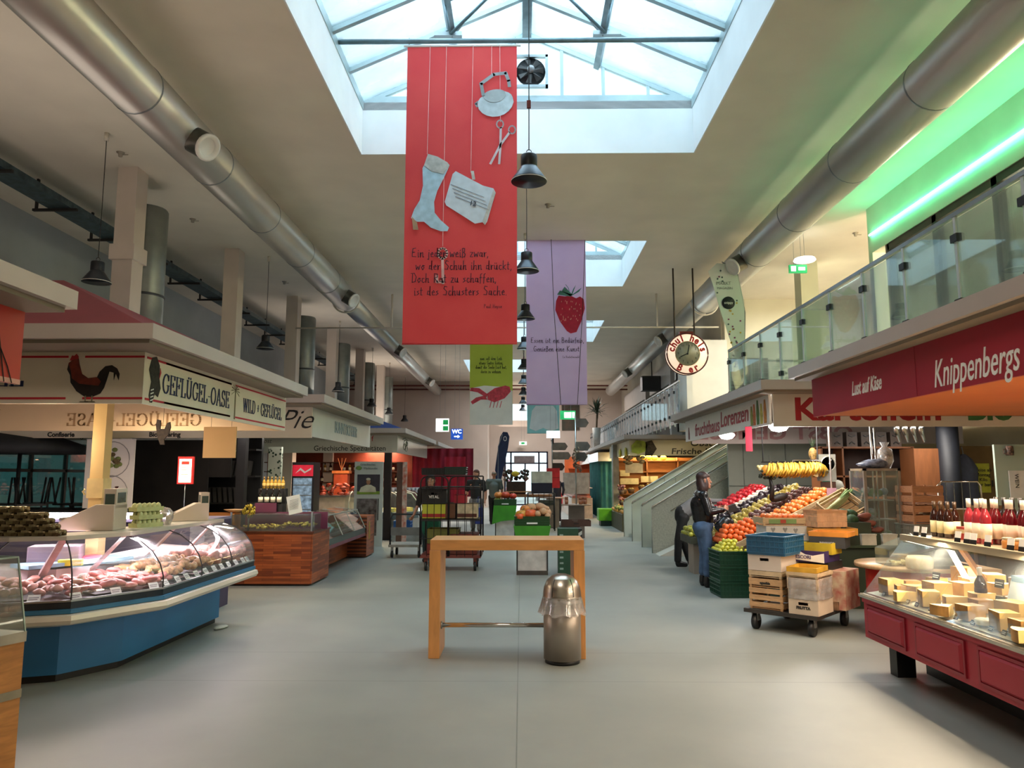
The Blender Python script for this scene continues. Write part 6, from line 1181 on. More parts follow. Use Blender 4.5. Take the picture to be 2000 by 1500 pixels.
def basket(loc, rot, label):
    t = thing('chip_basket', label, 'basket', loc, rot); w, d, h = .40, .28, .2; g = G()
    for z in range(3):
        for i in range(6):
            o = .004 if (i+z) % 2 else .0
            for s in (-1, 1):
                x0 = -w/2+w*i/6; g.box((x0, s*(d/2+o)-.003, z*h/3), (x0+w/6, s*(d/2+o)+.003, (z+1)*h/3-.004)); 
                y0 = -d/2+d*i/6; g.box((s*(w/2+o)-.003, y0, z*h/3), (s*(w/2+o)+.003, y0+d/6, (z+1)*h/3-.004))
    obj('woven_sides', g, M('#d3a47c', .6, 0, .1, 10), t); g = G(); g.box((-w/2-.008, -d/2-.008, h-.03), (w/2+.008, -d/2, h+.005)); g.box((-w/2-.008, d/2, h-.03), (w/2+.008, d/2+.008, h+.005)); g.box((w/2, -d/2, h-.03), (w/2+.008, d/2, h+.005)); g.box((-w/2-.008, -d/2, h-.03), (-w/2, d/2, h+.005)); obj('rim', g, M('#c99468', .6), t)
    g = G(); g.box((-w/2, -d/2, 0), (w/2, d/2, .01)); obj('floor_board', g, PALEW, t)
basket((3.78, 9.42, 1.0), 12, 'woven wood chip basket standing in front of the fruit trays')
carton('yellow_box', 'yellow orange carton under the chip basket', .52, .42, .08, (3.82, 9.4, .91), -4, M('#c98a30', .6), hole=False)
b = crate_wood('leek_crate', 'tilted wooden crate of leeks behind the chip basket', .46, .4, .14, (4.22, 10.0, 1.16), 10, 2); b.rotation_euler = (R(38), R(-25), R(15))
lk = kit('leek', 'pale green leek stalk in the tilted crate', 'leek', 'leeks in the tilted crate', ((lambda g: (g.tube([(-.26, 0, 0), (.1, 0, 0), (.2, .0, .01)], [.016, .02, .012], 8), g.tube([(.1, 0, 0), (.22, .01, .02), (.3, .03, .02)], [.02, .018, .004], 6, 1), g)[-1])(G()), [M('#a8ad78', .5), M('#5f7a3c', .6)]))
for k in range(10): lk((4.2+.03*k*.6-.1, 9.88+.02*k, 1.26+.012*(k % 3)), (15, -30, 22+rnd.uniform(-6, 6)))
sp = kit('sweet_potato', 'reddish brown sweet potato stacked on white tubs', 'sweet potato', 'sweet potatoes on the fruit stand', (blob((.10, .045, .04), 12, .15), M('#7c4638', .6, 0, .2, 12)))
for x, y, z in ((4.42, 9.7, .95), (4.45, 9.72, 1.02), (4.40, 9.75, 1.08), (4.55, 9.7, .94), (4.38, 9.66, 1.12)): sp((x, y, z), (0, 0, rnd.uniform(-20, 20)))
br = kit('broccoli_head', 'dark green cabbage head behind the chip basket', 'cabbage', 'dark green cabbages', (blob((.1, .08, .07), 44, .2), M('#2c4a2a', .7, 0, .3, 25)))
for x, y, z in ((4.12, 9.72, 1.13), (4.24, 9.78, 1.12), (4.2, 9.66, 1.06)): br((x, y, z))
t = thing('green_bin', 'dark green bin under the cabbages', 'bin', (4.2, 9.7, .77)); g = G(); g.box((-.2, -.2, 0), (.3, .2, .14)); g.box((-.16, -.16, .14), (.2, .2, .27)); obj('body', g, M('#26321f', .6), t)
for k, (x, lb) in enumerate(((4.12, 'white plastic tub, left of two by the sweet potatoes'), (4.38, 'white plastic tub, right of two by the sweet potatoes'))): t = thing('plastic_tub', lb, 'tub', (x+.2, 9.52, .77)); g = G(); g.box((-.09, -.08, 0), (.09, .08, .13)); g.box((-.095, -.085, .12), (.095, .085, .135)); obj('tub', g, M('#b9b4a4', .4), t)
# bananas, hanging frame, balance, pineapple
t = thing('steel_hanger', 'black hanging steel frame above the bananas', 'frame', (3.95, 11.0, 1.78)); g = G(); g.tube([(-.40, 0, .88), (-.40, 0, .05), (.40, 0, .05), (.40, 0, .88)], .012, 6); obj('tube_frame', g, BLACK, t)
t = thing('glass_bowl_lamp', 'chrome tray under the hanging frame', 'tray', (4.2, 11.0, 1.84)); g = G(); g.box((-.2, -.05, 0), (.15, .05, .02)); obj('tray', g, CHROME, t)
def banana_mesh():
    g = G()
    for k in range(5): a = (k-2)*.16; g.tube([(a*.12, 0, 0), (a*.3+.0, -.05, -.05), (a*.42, -.08, -.11), (a*.45, -.06, -.17), (a*.42, -.04, -.2)], [.010, .019, .021, .017, .006], 6)
    g.tube([(0, 0, 0), (0, .01, .03)], .012, 5, 1); return g
bn = kit('banana_bunch', 'bunch of bananas in the row hanging above the fruit rack', 'bananas', 'banana bunches hanging in a row', (banana_mesh(), [M('#c7a034', .45, 0, .15, 12), M('#4a3a1c', .6)]))
for k in range(14): bn((3.66+.053*k, 10.98+.02*(k % 2), 1.80+.002*k), (0, 8, 30+10*(k % 3)))
t = thing('banana_hanger', 'thin rail on which the bananas hang', 'rail', (3.95, 11.02, 1.825)); g = G(); g.tube([(-.42, 0, 0), (.46, 0, 0)], .008, 6); g.tube([(-.3, 0, 0), (-.3, 0, .1)], .004, 4); g.tube([(.3, 0, 0), (.3, 0, .1)], .004, 4); obj('rail', g, DARK, t)
fruitrep('mango', 'large orange melon at the left end of the banana row', 'melon', None, (.07, .07, .085), '#cf8a2c', .35, .15, None, 3)((3.58, 10.98, 1.70))
t = thing('price_board', 'small cream price board tilted in front of the bananas', 'price board', (4.27, 10.9, 1.62), 0); g = G(); g.box((-.06, -.004, 0), (.06, .004, .19), 0, (0, 18, 0)); obj('card', g, M('#d8c890', .6), t)
def pineapple(loc, label):
    t = thing('pineapple', label, 'pineapple', loc); g = G(); g.ball((0, 0, .09), (.06, .06, .09), 0, 12); obj('fruit', g, M('#8a6a34', .6, 0, .3, 40), t); g = G()
    for k in range(14): a = k*2.4; l = .12+.03*(k % 3); g.add([(.012*math.cos(a+1.5), .012*math.sin(a+1.5), .17), (-.012*math.cos(a+1.5), -.012*math.sin(a+1.5), .17), (l*.45*math.cos(a), l*.45*math.sin(a), .17+l)], [(0, 1, 2)])
    obj('leaf_crown', g, M('#33452c', .6), t)
pineapple((4.3, 11.05, 1.86), 'pineapple standing on the chrome tray above the bananas')
t = thing('hanging_plant', 'dark leafy herb bunch on a black bird shaped stand, left of the frame', 'herb pot', (3.66, 11.0, 1.28)); g = G(); g.tube([(0, 0, 0), (.0, 0, .2), (-.02, 0, .32)], [.045, .03, .02], 8); g.ball((.1, 0, .03), (.14, .05, .06), 0, 10, (0, -15, 0)); obj('black_stand', g, M('#231d1a', .5), t); g = G(); [g.ball((rnd.uniform(-.15, .13), rnd.uniform(-.05, .05), .36+rnd.uniform(-.05, .07)), (.035, .03, .022), 0, 6) for k in range(30)]; obj('leaves', g, M('#28301f', .7, 0, .3, 20), t); g = G(); [g.ball((-.15+rnd.uniform(-.04, .05), 0, .45+rnd.uniform(-.03, .03)), .028, 0, 6) for k in range(8)]; obj('pale_buds', g, M('#cbbf86', .6), t)
t = thing('hanging_balance', 'grey hanging dial balance beside the bananas', 'scale', (4.50, 11.05, 1.50)); g = G(); g.box((-.13, -.03, .05), (.12, .06, .44)); obj('back_plate', g, M('#8c8a80', .4), t); g = G(); g.lathe([(.10, 0), (.105, .02), (.09, .03), (.085, .015), (.001, .014)], (0, -.03, .30), 20, axis='Y'); g.v = [(v[0], -v[1]-.06, 2*.30-v[2]) for v in g.v]; obj('dial', g, M('#33322e', .3), t); g = G(); g.tube([(0, -.075, .30), (.04, -.075, .36)], .004, 4); g.tube([(.105*math.cos(a*.4), -.06, .30+.105*math.sin(a*.4)) for a in range(16)], .008, 5, closed=True); obj('rim_and_hand', g, M('#a8a698', .3, .5), t); g = G(); g.box((-.1, -.02, -.12), (.11, .02, .04)); obj('lower_frame', g, M('#4a2e22', .6), t)
# back of the fruit stand
CAB = M('#7e4c2a', .5, 0, .1, 3, kind='wood', sc=(6, 1, 1))
t = thing('jar_cabinet', 'brown shelf cabinet with dark compartments behind the fruit', 'cabinet', (6.0, 12.6, 0)); g = G(); g.box((5.0, 12.9, 0), (6.55, 12.95, 2.1)); 
for x in (5.0, 5.35, 6.0, 6.5): g.box((x, 12.5, 0), (x+.03, 12.9, 2.1))
obj('frame', g, CAB, t, w=True)
for z in (.9, 1.25, 1.6, 2.08): g = G(); g.box((5.0, 12.5, z), (6.55, 12.9, z+.03)); obj('shelf', g, CAB, t, w=True)
g = G(); g.box((5.04, 12.86, .9), (6.5, 12.89, 2.07)); obj('dark_back', g, M('#33201c', .7), t, w=True)
bx = Rep(thing('picture_box', 'dark box with a curved print on top of the brown cabinet', 'box', group='dark boxes on the brown cabinet')); g = G(); g.box((-.1, -.12, 0), (.1, .12, .25)); obj('box', g, M('#54453c', .5, 0, .2, 6), bx.src); g = G(); g.tube([(-.06, -.125, .19), (0, -.125, .17), (.06, -.125, .19)], .012, 5); g.tube([(-.05, -.125, .05), (0, -.125, .08), (.05, -.125, .05)], .014, 5); obj('curved_print', g, M('#1c1514', .4), bx.src)
for k in range(5): bx((5.32+.24*k*(1.02), 12.7, 2.11), scale=(.9 if k < 5 else 1.15, 1, 1 if k < 5 else 1.15))
t = thing('tall_cabinet', 'plain brown cabinet side next to the black column', 'cabinet', (6.45, 12.2, 0)); g = G(); g.box((6.28, 12.0, 0), (6.68, 12.45, 2.06)); obj('body', g, CAB, t, w=True)
t = thing('black_column', 'thick blue black column inside the fruit stand', 'column', (6.83, 12.0, 0)); g = G(); g.lathe([(.16, 0), (.16, 2.68)], n=20); obj('shaft', g, M('#14171f', .6), t)
t = thing('wardrobe', 'brown door with a yellow note behind the cheese shelf', 'cabinet', (7.5, 12.5, 0)); g = G(); g.box((7.12, 12.5, 0), (7.95, 12.6, 2.12)); obj('door', g, M('#7a5c34', .5, 0, .1, 3), t, w=True)
g = G(); g.box((7.5, 12.48, 1.35), (7.76, 12.5, 1.83)); o = obj('yellow_note', g, M('#c2bd3a', .6), t, w=True); text('Preise ab\nMontag\nKilo\nnur bar', .08, INK, t, (.14, -.03, 1.6)); g = G(); g.tube([(7.78, 12.46, 1.45), (7.78, 12.46, 1.55)], .012, 6); obj('handle', g, BLACK, t, w=True)
t = thing('grey_jacket', 'grey jacket hanging on the brown door', 'jacket', (7.3, 12.4, 1.0)); g = G(); n = 26
rows = [(.98, .03, .03), (.9, .12, .07), (.75, .2, .08), (.45, .19, .08), (.2, .2, .09), (.0, .17, .09)]
g.add([(w*(1+.12*math.sin(k*2.1))*math.cos(2*math.pi*k/n), d*(1+.25*math.sin(k*3))*math.sin(2*math.pi*k/n), z) for z, w, d in rows for k in range(n)], [(i*n+k, i*n+(k+1) % n, (i+1)*n+(k+1) % n, (i+1)*n+k) for i in range(5) for k in range(n)], 0, True); obj('fabric', g, M('#575a6c', .8, 0, .1, 8), t); g = G(); g.tube([(-.12, 0, .9), (-.26, 0, .72), (-.2, 0, .5)], [.05, .06, .04], 8); obj('sleeve', g, M('#575a6c', .8), t); g = G(); g.tube([(0, 0, .98), (.01, .05, 1.1)], .01, 5); obj('hook', g, GREY, t)
t = thing('mint_partition', 'pale mint partition panel at the right edge behind the wine', 'partition', (7.6, 11.0, 0)); g = G(); g.box((6.93, 11.0, .0), (8.6, 11.04, 2.08)); obj('panel', g, M('#b9c9b8', .6, 0, .02, 2), t, w=True)
t = thing('grape_poster', 'white poster with purple grapes fixed on the mint panel', 'poster', (7.3, 10.97, 1.3)); g = G(); g.box((-.2, 0, 0), (.4, .02, .4)); obj('sheet', g, PAPER, t); g = G(); [g.ball((.12+.05*(k % 3), -.004, .05+.04*(k//3)), (.028, .006, .028), 0, 8) for k in range(9)]; obj('grapes', g, M('#6d2450', .5), t); g = G(); g.ball((.1, -.004, .25), (.06, .006, .07), 0, 8); obj('lime', g, M('#aab83a', .5), t); text('WEIN', .08, INK, t, (-.1, -.004, .25), (90, 90, 0))
t = thing('beer_mug', 'small patterned mug ornament on top of the mint panel', 'mug', (7.12, 10.95, 1.98)); g = G(); g.lathe([(.05, -.06), (.055, .0), (.045, .08)], n=12); obj('body', g, M('#8a6a5a', .4, 0, .5, 30), t); g = G(); g.tube([(-.05, 0, .04), (-.09, 0, .02), (-.09, 0, -.03), (-.05, 0, -.04)], .008, 5); obj('handle', g, M('#8a6a5a', .4), t)
t = thing('foil_strips', 'shiny silver foil balloons hanging by the brown cabinet', 'foil', (6.15, 11.8, 2.15)); g = G()
for k in range(4): g.tube([(-.2+.13*k, 0, .4), (-.22+.13*k, .02, .2), (-.18+.13*k, 0, 0)], [.04, .05, .02], 8)
obj('foil', g, CHROME, t)
t = thing('glass_fridge', 'steel framed glass cabinet with green goods beside the wooden crates', 'fridge', (4.68, 9.75, 0)); g = G()
for x in (-.24, .2):
    for y in (0, .4): g.box((x, y, 0), (x+.035, y+.035, 1.72))
g.box((-.24, 0, 1.69), (.235, .435, 1.72)); g.box((-.24, 0, .76), (.235, .435, .8)); obj('steel_frame', g, M('#a8a29c', .3, .7), t); g = G(); g.box((-.235, .01, .8), (-.232, .4, 1.69)); g.box((-.2, .005, .8), (.2, .01, 1.69)); obj('glass', g, GLASS, t)
g = G(); [g.box((-.18, .1, z), (.18, .38, z+.015)) for z in (1.05, 1.3)]; obj('shelf', g, STEEL, t); g = G(); [g.ball((rnd.uniform(-.15, .15), .25, z+rnd.uniform(.05, .15)), (.06, .06, .05), k % 2, 6) for k, z in enumerate([.8, 1.06, 1.31]*5)]; o = obj('goods', g, [M('#3f6a3c', .6), M('#7c8a98', .4)], t)
t = thing('foil_bundle', 'grey plastic bundle lying on the glass cabinet', 'bundle', (4.58, 9.9, 1.725)); obj('bundle', blob((.2, .14, .06), 17, .3).xf(Matrix.Translation((0, 0, .05))), M('#6c7080', .25, 0, .3, 20), t)
t = thing('wrapped_bouquet', 'clear wrapped bouquet standing on the glass cabinet', 'bouquet', (4.80, 9.9, 1.725)); g = G(); g.ball((0, 0, .13), (.09, .09, .14), 0, 12); obj('contents', g, M('#9a8464', .5, 0, .4, 30), t); g = G(); g.lathe([(.06, 0), (.105, .1), (.09, .24), (.03, .28), (.06, .34)], n=14); obj('film', g, FILM, t)
for k in range(2): crate_wood('wood_crate', ['wooden slatted crate, lower of two beside the glass cabinet', 'wooden slatted crate, upper of two beside the glass cabinet'][k], .42, .34, .24, (5.12, 9.72, 1.02+.245*k), 8, 2, M('#a5714c', .6, 0, .12, 8, kind='wood', sc=(1, 5, 8)))
crate_plastic('grey_crate', 'grey plastic crate under the two wooden crates', .44, .36, .24, (5.12, 9.72, .775), 8, '#7c7668')
t = thing('nylon_bag', 'green and white carrier bags hanging on the stand pole', 'bag', (4.72, 11.6, 1.6)); obj('green_bag', blob((.09, .06, .16), 61, .25), M('#2c8a72', .4, 0, .2, 10), t); obj('white_bag', blob((.1, .07, .12), 62, .25).xf(Matrix.Translation((.12, 0, -.14))), M('#c4c4b8', .5), t); g = G(); g.tube([(0, 0, .14), (.06, 0, .3)], .006, 4); obj('handle', g, PAPER, t)
for k, (x, y, lb) in enumerate(((4.12, 10.25, 'thin white pole with pink price labels in the fruit stand'), (4.55, 9.95, 'chrome pole pair in the fruit stand'))):
    t = thing('stand_pole', lb, 'pole', (x+.1, y, .78 if k == 0 else .78)); g = G(); g.tube([(0, 0, 0), (0, 0, 1.9)], .012, 8)
    if k: g.tube([(.05, 0, 0), (.05, 0, 1.9)], .012, 8)
    obj('tube', g, M('#c9b8ae', .3, .3) if k == 0 else CHROME, t)
    if k == 0: g = G(); g.box((-.07, -.015, .5), (.06, -.01, .68)); g.box((-.05, -.015, .42), (.07, -.01, .5)); obj('pink_labels', g, M('#c99ab0', .6), t)
t = thing('wire_basket_stand', 'chrome wire stand with white bags behind the beer bottles', 'rack', (5.5, 9.6, 0)); g = G(); g.tube([(-.2, 0, .8), (-.2, 0, 1.5), (-.15, 0, 1.55), (.3, 0, 1.55), (.34, 0, 1.5), (.34, 0, .8)], .012, 6); [g.tube([(-.1+.1*k, 0, .8), (-.1+.1*k, 0, 1.55)], .005, 4) for k in range(4)]; obj('wires', g, CHROME, t)
g = G(); g.box((-.25, .02, 0), (.4, .4, 1.2)); obj('cardboard_box', g, M('#8a6c44', .7, 0, .1, 6), t)
carton('melon_box', 'brown printed carton beside the dark wine bottles', .4, .3, .25, (5.95, 9.6, 1.0), 0, M('#7a5a34', .7, 0, .15, 5), hole=False); t = thing('box_stand', 'low brown stand under the printed carton', 'stand', (5.95, 9.6, 0)); g = G(); g.box((-.2, -.15, 0), (.3, .2, 1.0)); obj('body', g, M('#4a3626', .6), t)

# ------------------------------------------------------------ flat trolley with crates
TA = -42; ux, uy = math.cos(R(TA)), math.sin(R(TA)); O = (2.46, 8.27)
def tp(u, v, z): return (O[0]+ux*u-uy*v, O[1]+uy*u+ux*v, z)
t = thing('flat_trolley', 'flat black trolley on castors loaded with crates', 'trolley', (O[0], O[1], 0), TA); g = G(); g.box((-.04, -.06, .175), (.74, 1.04, .215)); obj('deck', g, M('#3a3632', .6, .2, .15, 6), t)
for u, v in ((.06, .02), (.66, .02), (.06, .82), (.7, .82)):
    g = G(); g.tube([(u-.022, v, .08), (u+.022, v, .08)], .08, 18); c = obj('castor', g, BLACK, t); g = G(); g.box((u-.035, v-.03, .09), (u-.025, v+.03, .18)); g.box((u+.025, v-.03, .09), (u+.035, v+.03, .18)); obj('fork', g, M('#8a8a86', .4, .6), c)
PW2 = M('#c19a70', .6, 0, .12, 9, kind='wood', sc=(1, 5, 8))
crate_wood('wood_crate', 'slatted wooden crate at the bottom left of the trolley', .36, .46, .22, tp(.19, .22, .216), TA, 3, PW2)
crate_wood('wood_crate', 'wooden crate lettered egnathia on the trolley', .36, .46, .10, tp(.19, .22, .44), TA, 1, PW2, front='egnathia')
crate_wood('wood_crate', 'thin pale tray above the egnathia crate', .36, .46, .07, tp(.19, .22, .545), TA, 1, M('#c4ad8c', .6))
carton('white_carton', 'white carton with a hand hole below the blue crate', .36, .46, .165, tp(.19, .22, .618), TA, M('#cdbfb4', .6, 0, .03, 5))
crate_plastic('blue_crate', 'blue plastic crate on top of the trolley stack', .40, .50, .2, tp(.22, .22, .785), TA, '#275a7c')
carton('fruit_box', 'white printed carton at the bottom front right of the trolley', .30, .40, .15, tp(.60, .16, .216), TA, M('#c9b7a2', .6, 0, .05, 5), front='FRUTTA')
carton('fruit_box', 'carton in clear film with an oval label on the trolley', .30, .40, .10, tp(.60, .16, .368), TA, M('#b8a48e', .5, 0, .2, 6), open_=False, hole=False)
carton('fruit_box', 'upper carton in crumpled clear film on the trolley', .31, .41, .11, tp(.60, .16, .470), TA, M('#c2ab92', .4, 0, .25, 5), open_=False, hole=False)
t = thing('plastic_wrap', 'crumpled clear film wrapped round the trolley cartons', 'plastic film', tp(.60, .16, .37), TA); g = G(); n = 36
g.add([((.165+.006*math.sin(k*1.7+z*60))*max(-1, min(1, 1.3*math.cos(2*math.pi*k/n))), (.215+.006*math.sin(k*2.3+z*40))*max(-1, min(1, 1.3*math.sin(2*math.pi*k/n))), z) for z in (0, .07, .14, .21) for k in range(n)], [(i*n+k, i*n+(k+1) % n, (i+1)*n+(k+1) % n, (i+1)*n+k) for i in range(3) for k in range(n)], 0, True); obj('film', g, FILM, t)
crate_wood('thin_tray', 'thin pale wooden tray on the film wrapped cartons', .32, .42, .05, tp(.60, .16, .585), TA, 1, M('#cbb08c', .6))
carton('yellow_tray', 'flattened yellow and orange carton on the pale tray', .30, .38, .05, tp(.58, .16, .637), TA+4, M('#c99a30', .6, 0, .15, 5), hole=False)
carton('dark_box', 'black carton stack at the back right of the trolley', .34, .42, .40, tp(.52, .66, .30), TA, M('#22201f', .6), open_=False, hole=False)
carton('printed_crate', 'low printed carton under the black carton on the trolley', .42, .44, .084, tp(.56, .66, .216), TA, M('#8c6a50', .6, 0, .4, 14), open_=False, hole=False)
b = carton('banana_box', 'purple and white banana carton lettered ESCORI', .36, .44, .12, tp(.50, .60, .702), TA, M('#3a2a5c', .5), hole=False)
g = G(); g.ext([(-.18, .115), (-.1, .12), (-.02, .08), (.06, .07), (.18, .1), (.18, .0), (-.12, .02)], .004, 0, 'XZ', -.23); obj('white_side', g, PAPER, b); text('ESCORI', .05, M('#5a4a7c'), b, (-.04, -.232, .05), bold=.001)
carton('yellow_crate', 'yellow carton standing inside the ESCORI carton', .3, .3, .12, tp(.56, .66, .78), TA, M('#c4a828', .6), hole=False)
carton('grey_banana_box', 'dark grey banana carton with pale letters on top of the yellow carton', .36, .34, .12, tp(.60, .78, .84), TA+10, M('#38393d', .5), front='BANANOS', fm=M('#a8a8a8'), hole=False)
carton('red_printed_box', 'red and cream printed carton at the far right of the trolley', .16, .44, .40, tp(.76, .70, .216), TA, M('#a85a50', .6, 0, .5, 9, h2='#c9b89c'), open_=False, hole=False)
carton('orange_tray', 'bright orange flat carton on the tall grey banana carton', .40, .36, .05, tp(.62, .8, .962), TA+6, M('#cf8632', .6), hole=False)
# ------------------------------------------------------------ stairs, herb shop, right side further down
SP = M('#b4b8aa', .6, .1, .1, 30)
def stair_side(y, label, x0=2.78, hgt=.93, x1=7.6, solid=False):
    t = thing('stair_balustrade', label, 'balustrade', (x0, y, 0)); sl = .585
    zt = lambda x: hgt+(x-x0)*sl
    g = G(); g.ext([(x0, .0), (x0+1.0, .0), (x1, 2.1), (x1, zt(x1)-0), (x0, hgt)], .012, 0, 'XZ', y); obj('perforated_sheet', g, SP if solid else FROST, t, w=True)
    g = G(); g.tube([(x0, y, 0), (x0, y, hgt), (x1, y, zt(x1))], .012, 6)
    for x in (3.9, 4.9, 5.9): g.tube([(x, y, max(0, (x-x0-1)*.44)), (x, y, zt(x))], .010, 5)
    obj('edge_frame', g, M('#c4c6be', .4, .5), t, w=True)
    g = G(); g.tube([(x0, y-.06, hgt+.0), (x0+.02, y-.06, hgt+.05), (x1, y-.06, zt(x1)+.06)], .021, 8); g.tube([(x0+.4, y-.06, zt(x0+.4)-.28), (x1, y-.06, zt(x1)-.28)], .016, 8); obj('handrail', g, M('#b9b2a4', .25, .9), t, w=True); return t
stair_side(16.10, 'nearest stair side panel, beside the standing women', solid=True)
stair_side(17.45, 'second stair side panel from the fruit stand')
stair_side(18.95, 'third stair side panel from the fruit stand')
stair_side(20.45, 'farthest stair side panel next to the herb shop')
for k, (a, b) in enumerate(((16.14, 17.41), (18.99, 20.41))):
    t = thing('staircase', ['near flight of stairs between the first two side panels', 'far flight of stairs toward the herb shop'][k], 'stairs', (2.9, a, 0)); g = G(); n = 16; st = []
    for i in range(n): st += [(3.0+i*.285, i*.178), (3.0+i*.285, (i+1)*.178)]
    g.ext([(3.0, 0)]+st[1:]+[(3.0+n*.285, n*.178), (3.0+n*.285, n*.178-.3), (3.6, 0)], b-a, 0, 'XZ', a); obj('steps', g, M('#a8aaa0', .7, 0, .05, 3), t, w=True)
t = thing('stair_plinth', 'pale wedge shaped stair foot behind the seller', 'plinth', (2.8, 16.0, 0)); g = G(); g.ext([(2.82, 0), (4.6, 0), (4.6, .62), (3.9, .5)], .5, 0, 'XZ', 15.5); obj('wedge', g, M('#c4c2b6', .7, 0, .03, 3), t, w=True)
t = thing('stair_wall', 'grey green panelled stair wall behind the fruit rack', 'wall panel', (5.0, 15.2, 0)); g = G(); g.box((4.2, 15.2, 0), (6.6, 15.25, 2.66)); obj('panel', g, M('#a9ada0', .6, .1, .04, 3), t, w=True); g = G(); [g.box((x, 15.18, 0), (x+.015, 15.2, 2.66)) for x in (4.5, 5.35, 6.2)]; g.box((4.2, 15.18, 1.42), (6.6, 15.2, 1.435)); obj('joints', g, M('#7d8278', .5), t, w=True)
t = thing('stair_pillar', 'pale blue grey pillar beside the stairs', 'pillar', (4.75, 15.7, 0)); g = G(); g.box((4.6, 15.6, 0), (4.9, 15.9, 2.68)); obj('shaft', g, M('#93a3a8', .5), t, w=True)
# herb shop
HB = M('#e3d6b4', .6, 0, .03, 2)
t = board('cream sign board lettered Frische Kräuter above the herb shop', 3.2, 7.5, 22.0, 22.03, 2.22, 2.7, HB)
text('Obst · Gemüse', .26, M('#4a463c'), t, (.6, -.02, .36), sx=1.2, shear=.1, bold=.003); text('Frische Kräuter', .24, M('#4a463c'), t, (.05, -.02, .12), sx=1.3, shear=.1, bold=.004)
g = G(); g.ext([(-2.1, .1), (-1.9, .05), (-1.7, .12), (-1.62, .3), (-1.72, .42), (-1.95, .45), (-2.1, .3)], .05, 0, 'XZ', -.06); obj('green_apple_cutout', g, M('#a8b03a', .6, 0, .3, 5), t); g = G(); g.ext([(-1.7, .0), (-1.5, .0), (-1.36, .2), (-1.5, .45), (-1.68, .4)], .05, 0, 'XZ', -.06); obj('brown_leaf_cutout', g, M('#4a3c28', .7, 0, .4, 20), t)
t = board('cream side board of the herb shop with fruit cutouts', 3.2, 3.23, 22.05, 27.0, 2.25, 2.68, HB)
g = G(); [g.ball((-.05, y, .1), (.04, .22, .14), 0, 8) for y in (-1.9, -.6)]; obj('lemon_cutouts', g, M('#c4b83a', .6), t)
WSH = M('#b87838', .6, 0, .1, 3, kind='wood', sc=(1, 1, 6))
t = thing('herb_shelving', 'warm lit wooden shelving with baskets in the herb shop', 'shelving', (4.5, 25.6, 0)); g = G(); g.box((3.2, 25.7, 0), (7.4, 25.75, 2.25)); obj('back_panel', g, WSH, t, w=True)
for z in (1.0, 1.4, 1.75, 2.12): g = G(); g.box((3.2, 25.4, z), (7.4, 25.7, z+.03)); obj('shelf', g, M('#8a5424', .6), t, w=True)
for x in (3.2, 4.25, 5.3, 6.3): g = G(); g.box((x, 25.4, 0), (x+.04, 25.7, 2.25)); obj('upright', g, M('#8a5424', .6), t, w=True)
bs = kit('yellow_melon', 'yellow melon on the upper herb shop shelf', 'melon', 'yellow melons on the herb shop shelves', (blob((.11, .09, .09), 71, .05), M('#d8c23a', .5)))
for x, z in ((4.15, 2.24), (4.35, 2.25), (4.55, 2.24), (4.85, 2.24)): bs((x, 25.5, z))
bsk = kit('wicker_basket', 'small dark basket hanging in the herb shop', 'basket', 'dark baskets in the herb shop', ((lambda g: (g.lathe([(.08, 0), (.13, .14), (.12, .14), (.07, .01)], n=12), [g.ball((.05*math.cos(k), .05*math.sin(k), .14), .045, 1, 6) for k in range(6)], g)[-1])(G()), [M('#4a3420', .7), M('#8c7a34', .6)]))
for x, z in ((3.35, 1.05), (3.6, 1.06), (3.95, 1.15), (4.2, 1.2), (4.5, 1.3)): bsk((x, 24.6, z))
cs = kit('price_sheet', 'cream paper sheet fixed in the herb shop', 'notice', 'cream sheets in the herb shop', ((lambda g: g.box((-.16, -.004, 0), (.16, .004, .2)))(G()), M('#d9cc9c', .6)))
for x, z in ((3.5, 1.62), (3.5, 1.35), (4.2, 1.42), (4.45, 1.42), (3.8, 1.35)): cs((x, 25.3, z))
t = thing('price_slate', 'grey price slate with dried leaves hanging in the herb shop', 'slate', (3.62, 24.0, 1.72)); g = G(); g.box((-.28, 0, 0), (.28, .02, .32)); obj('slate', g, M('#7c7668', .6), t); g = G(); [g.ball((rnd.uniform(-.3, .3), -.02, rnd.uniform(.3, .55)), (.09, .04, .05), 0, 6) for k in range(16)]; obj('dried_leaves', g, M('#4f4630', .7, 0, .4, 20), t); g = G(); g.tube([(0, .01, .5), (0, .01, .95)], .005, 4); obj('cord', g, INK, t)
for k, (x, z) in enumerate(((3.15, 1.05), (3.15, .72))):
    t = thing('flower_pot', 'pot of dried flowers on the herb shop pillar, ' + ('upper' if k == 0 else 'lower'), 'flower pot', (x-.0, 23.6, z)); g = G(); g.lathe([(.06, 0), (.09, .12)], n=10); obj('pot', g, M('#4a3a30', .7), t); g = G(); [g.ball((rnd.uniform(-.1, .1), rnd.uniform(-.1, .1), .16+rnd.uniform(0, .12)), .04, 0, 6) for k in range(12)]; obj('flowers', g, M('#8c5a5a', .7, 0, .3, 20), t)
t = thing('shop_pillar', 'grey pillar at the corner of the herb shop', 'pillar', (3.16, 25.1, 0)); g = G(); g.box((3.06, 24.95, 0), (3.26, 25.3, 2.68)); obj('shaft', g, M('#8a8880', .6), t, w=True)
t = thing('herb_rack', 'sloping fruit display at the front of the herb shop', 'rack', (3.6, 22.6, 0)); g = G(); g.add([(2.95, 22.1, .5), (4.6, 22.1, 1.2), (4.6, 24.9, 1.2), (2.95, 24.9, .5), (2.95, 22.1, 0), (4.6, 22.1, 0), (4.6, 24.9, 0), (2.95, 24.9, 0)], [(0, 1, 2, 3), (0, 4, 5, 1), (0, 3, 7, 4)]); obj('body', g, M('#4a4a34', .6, 0, .1, 4), t, w=True)
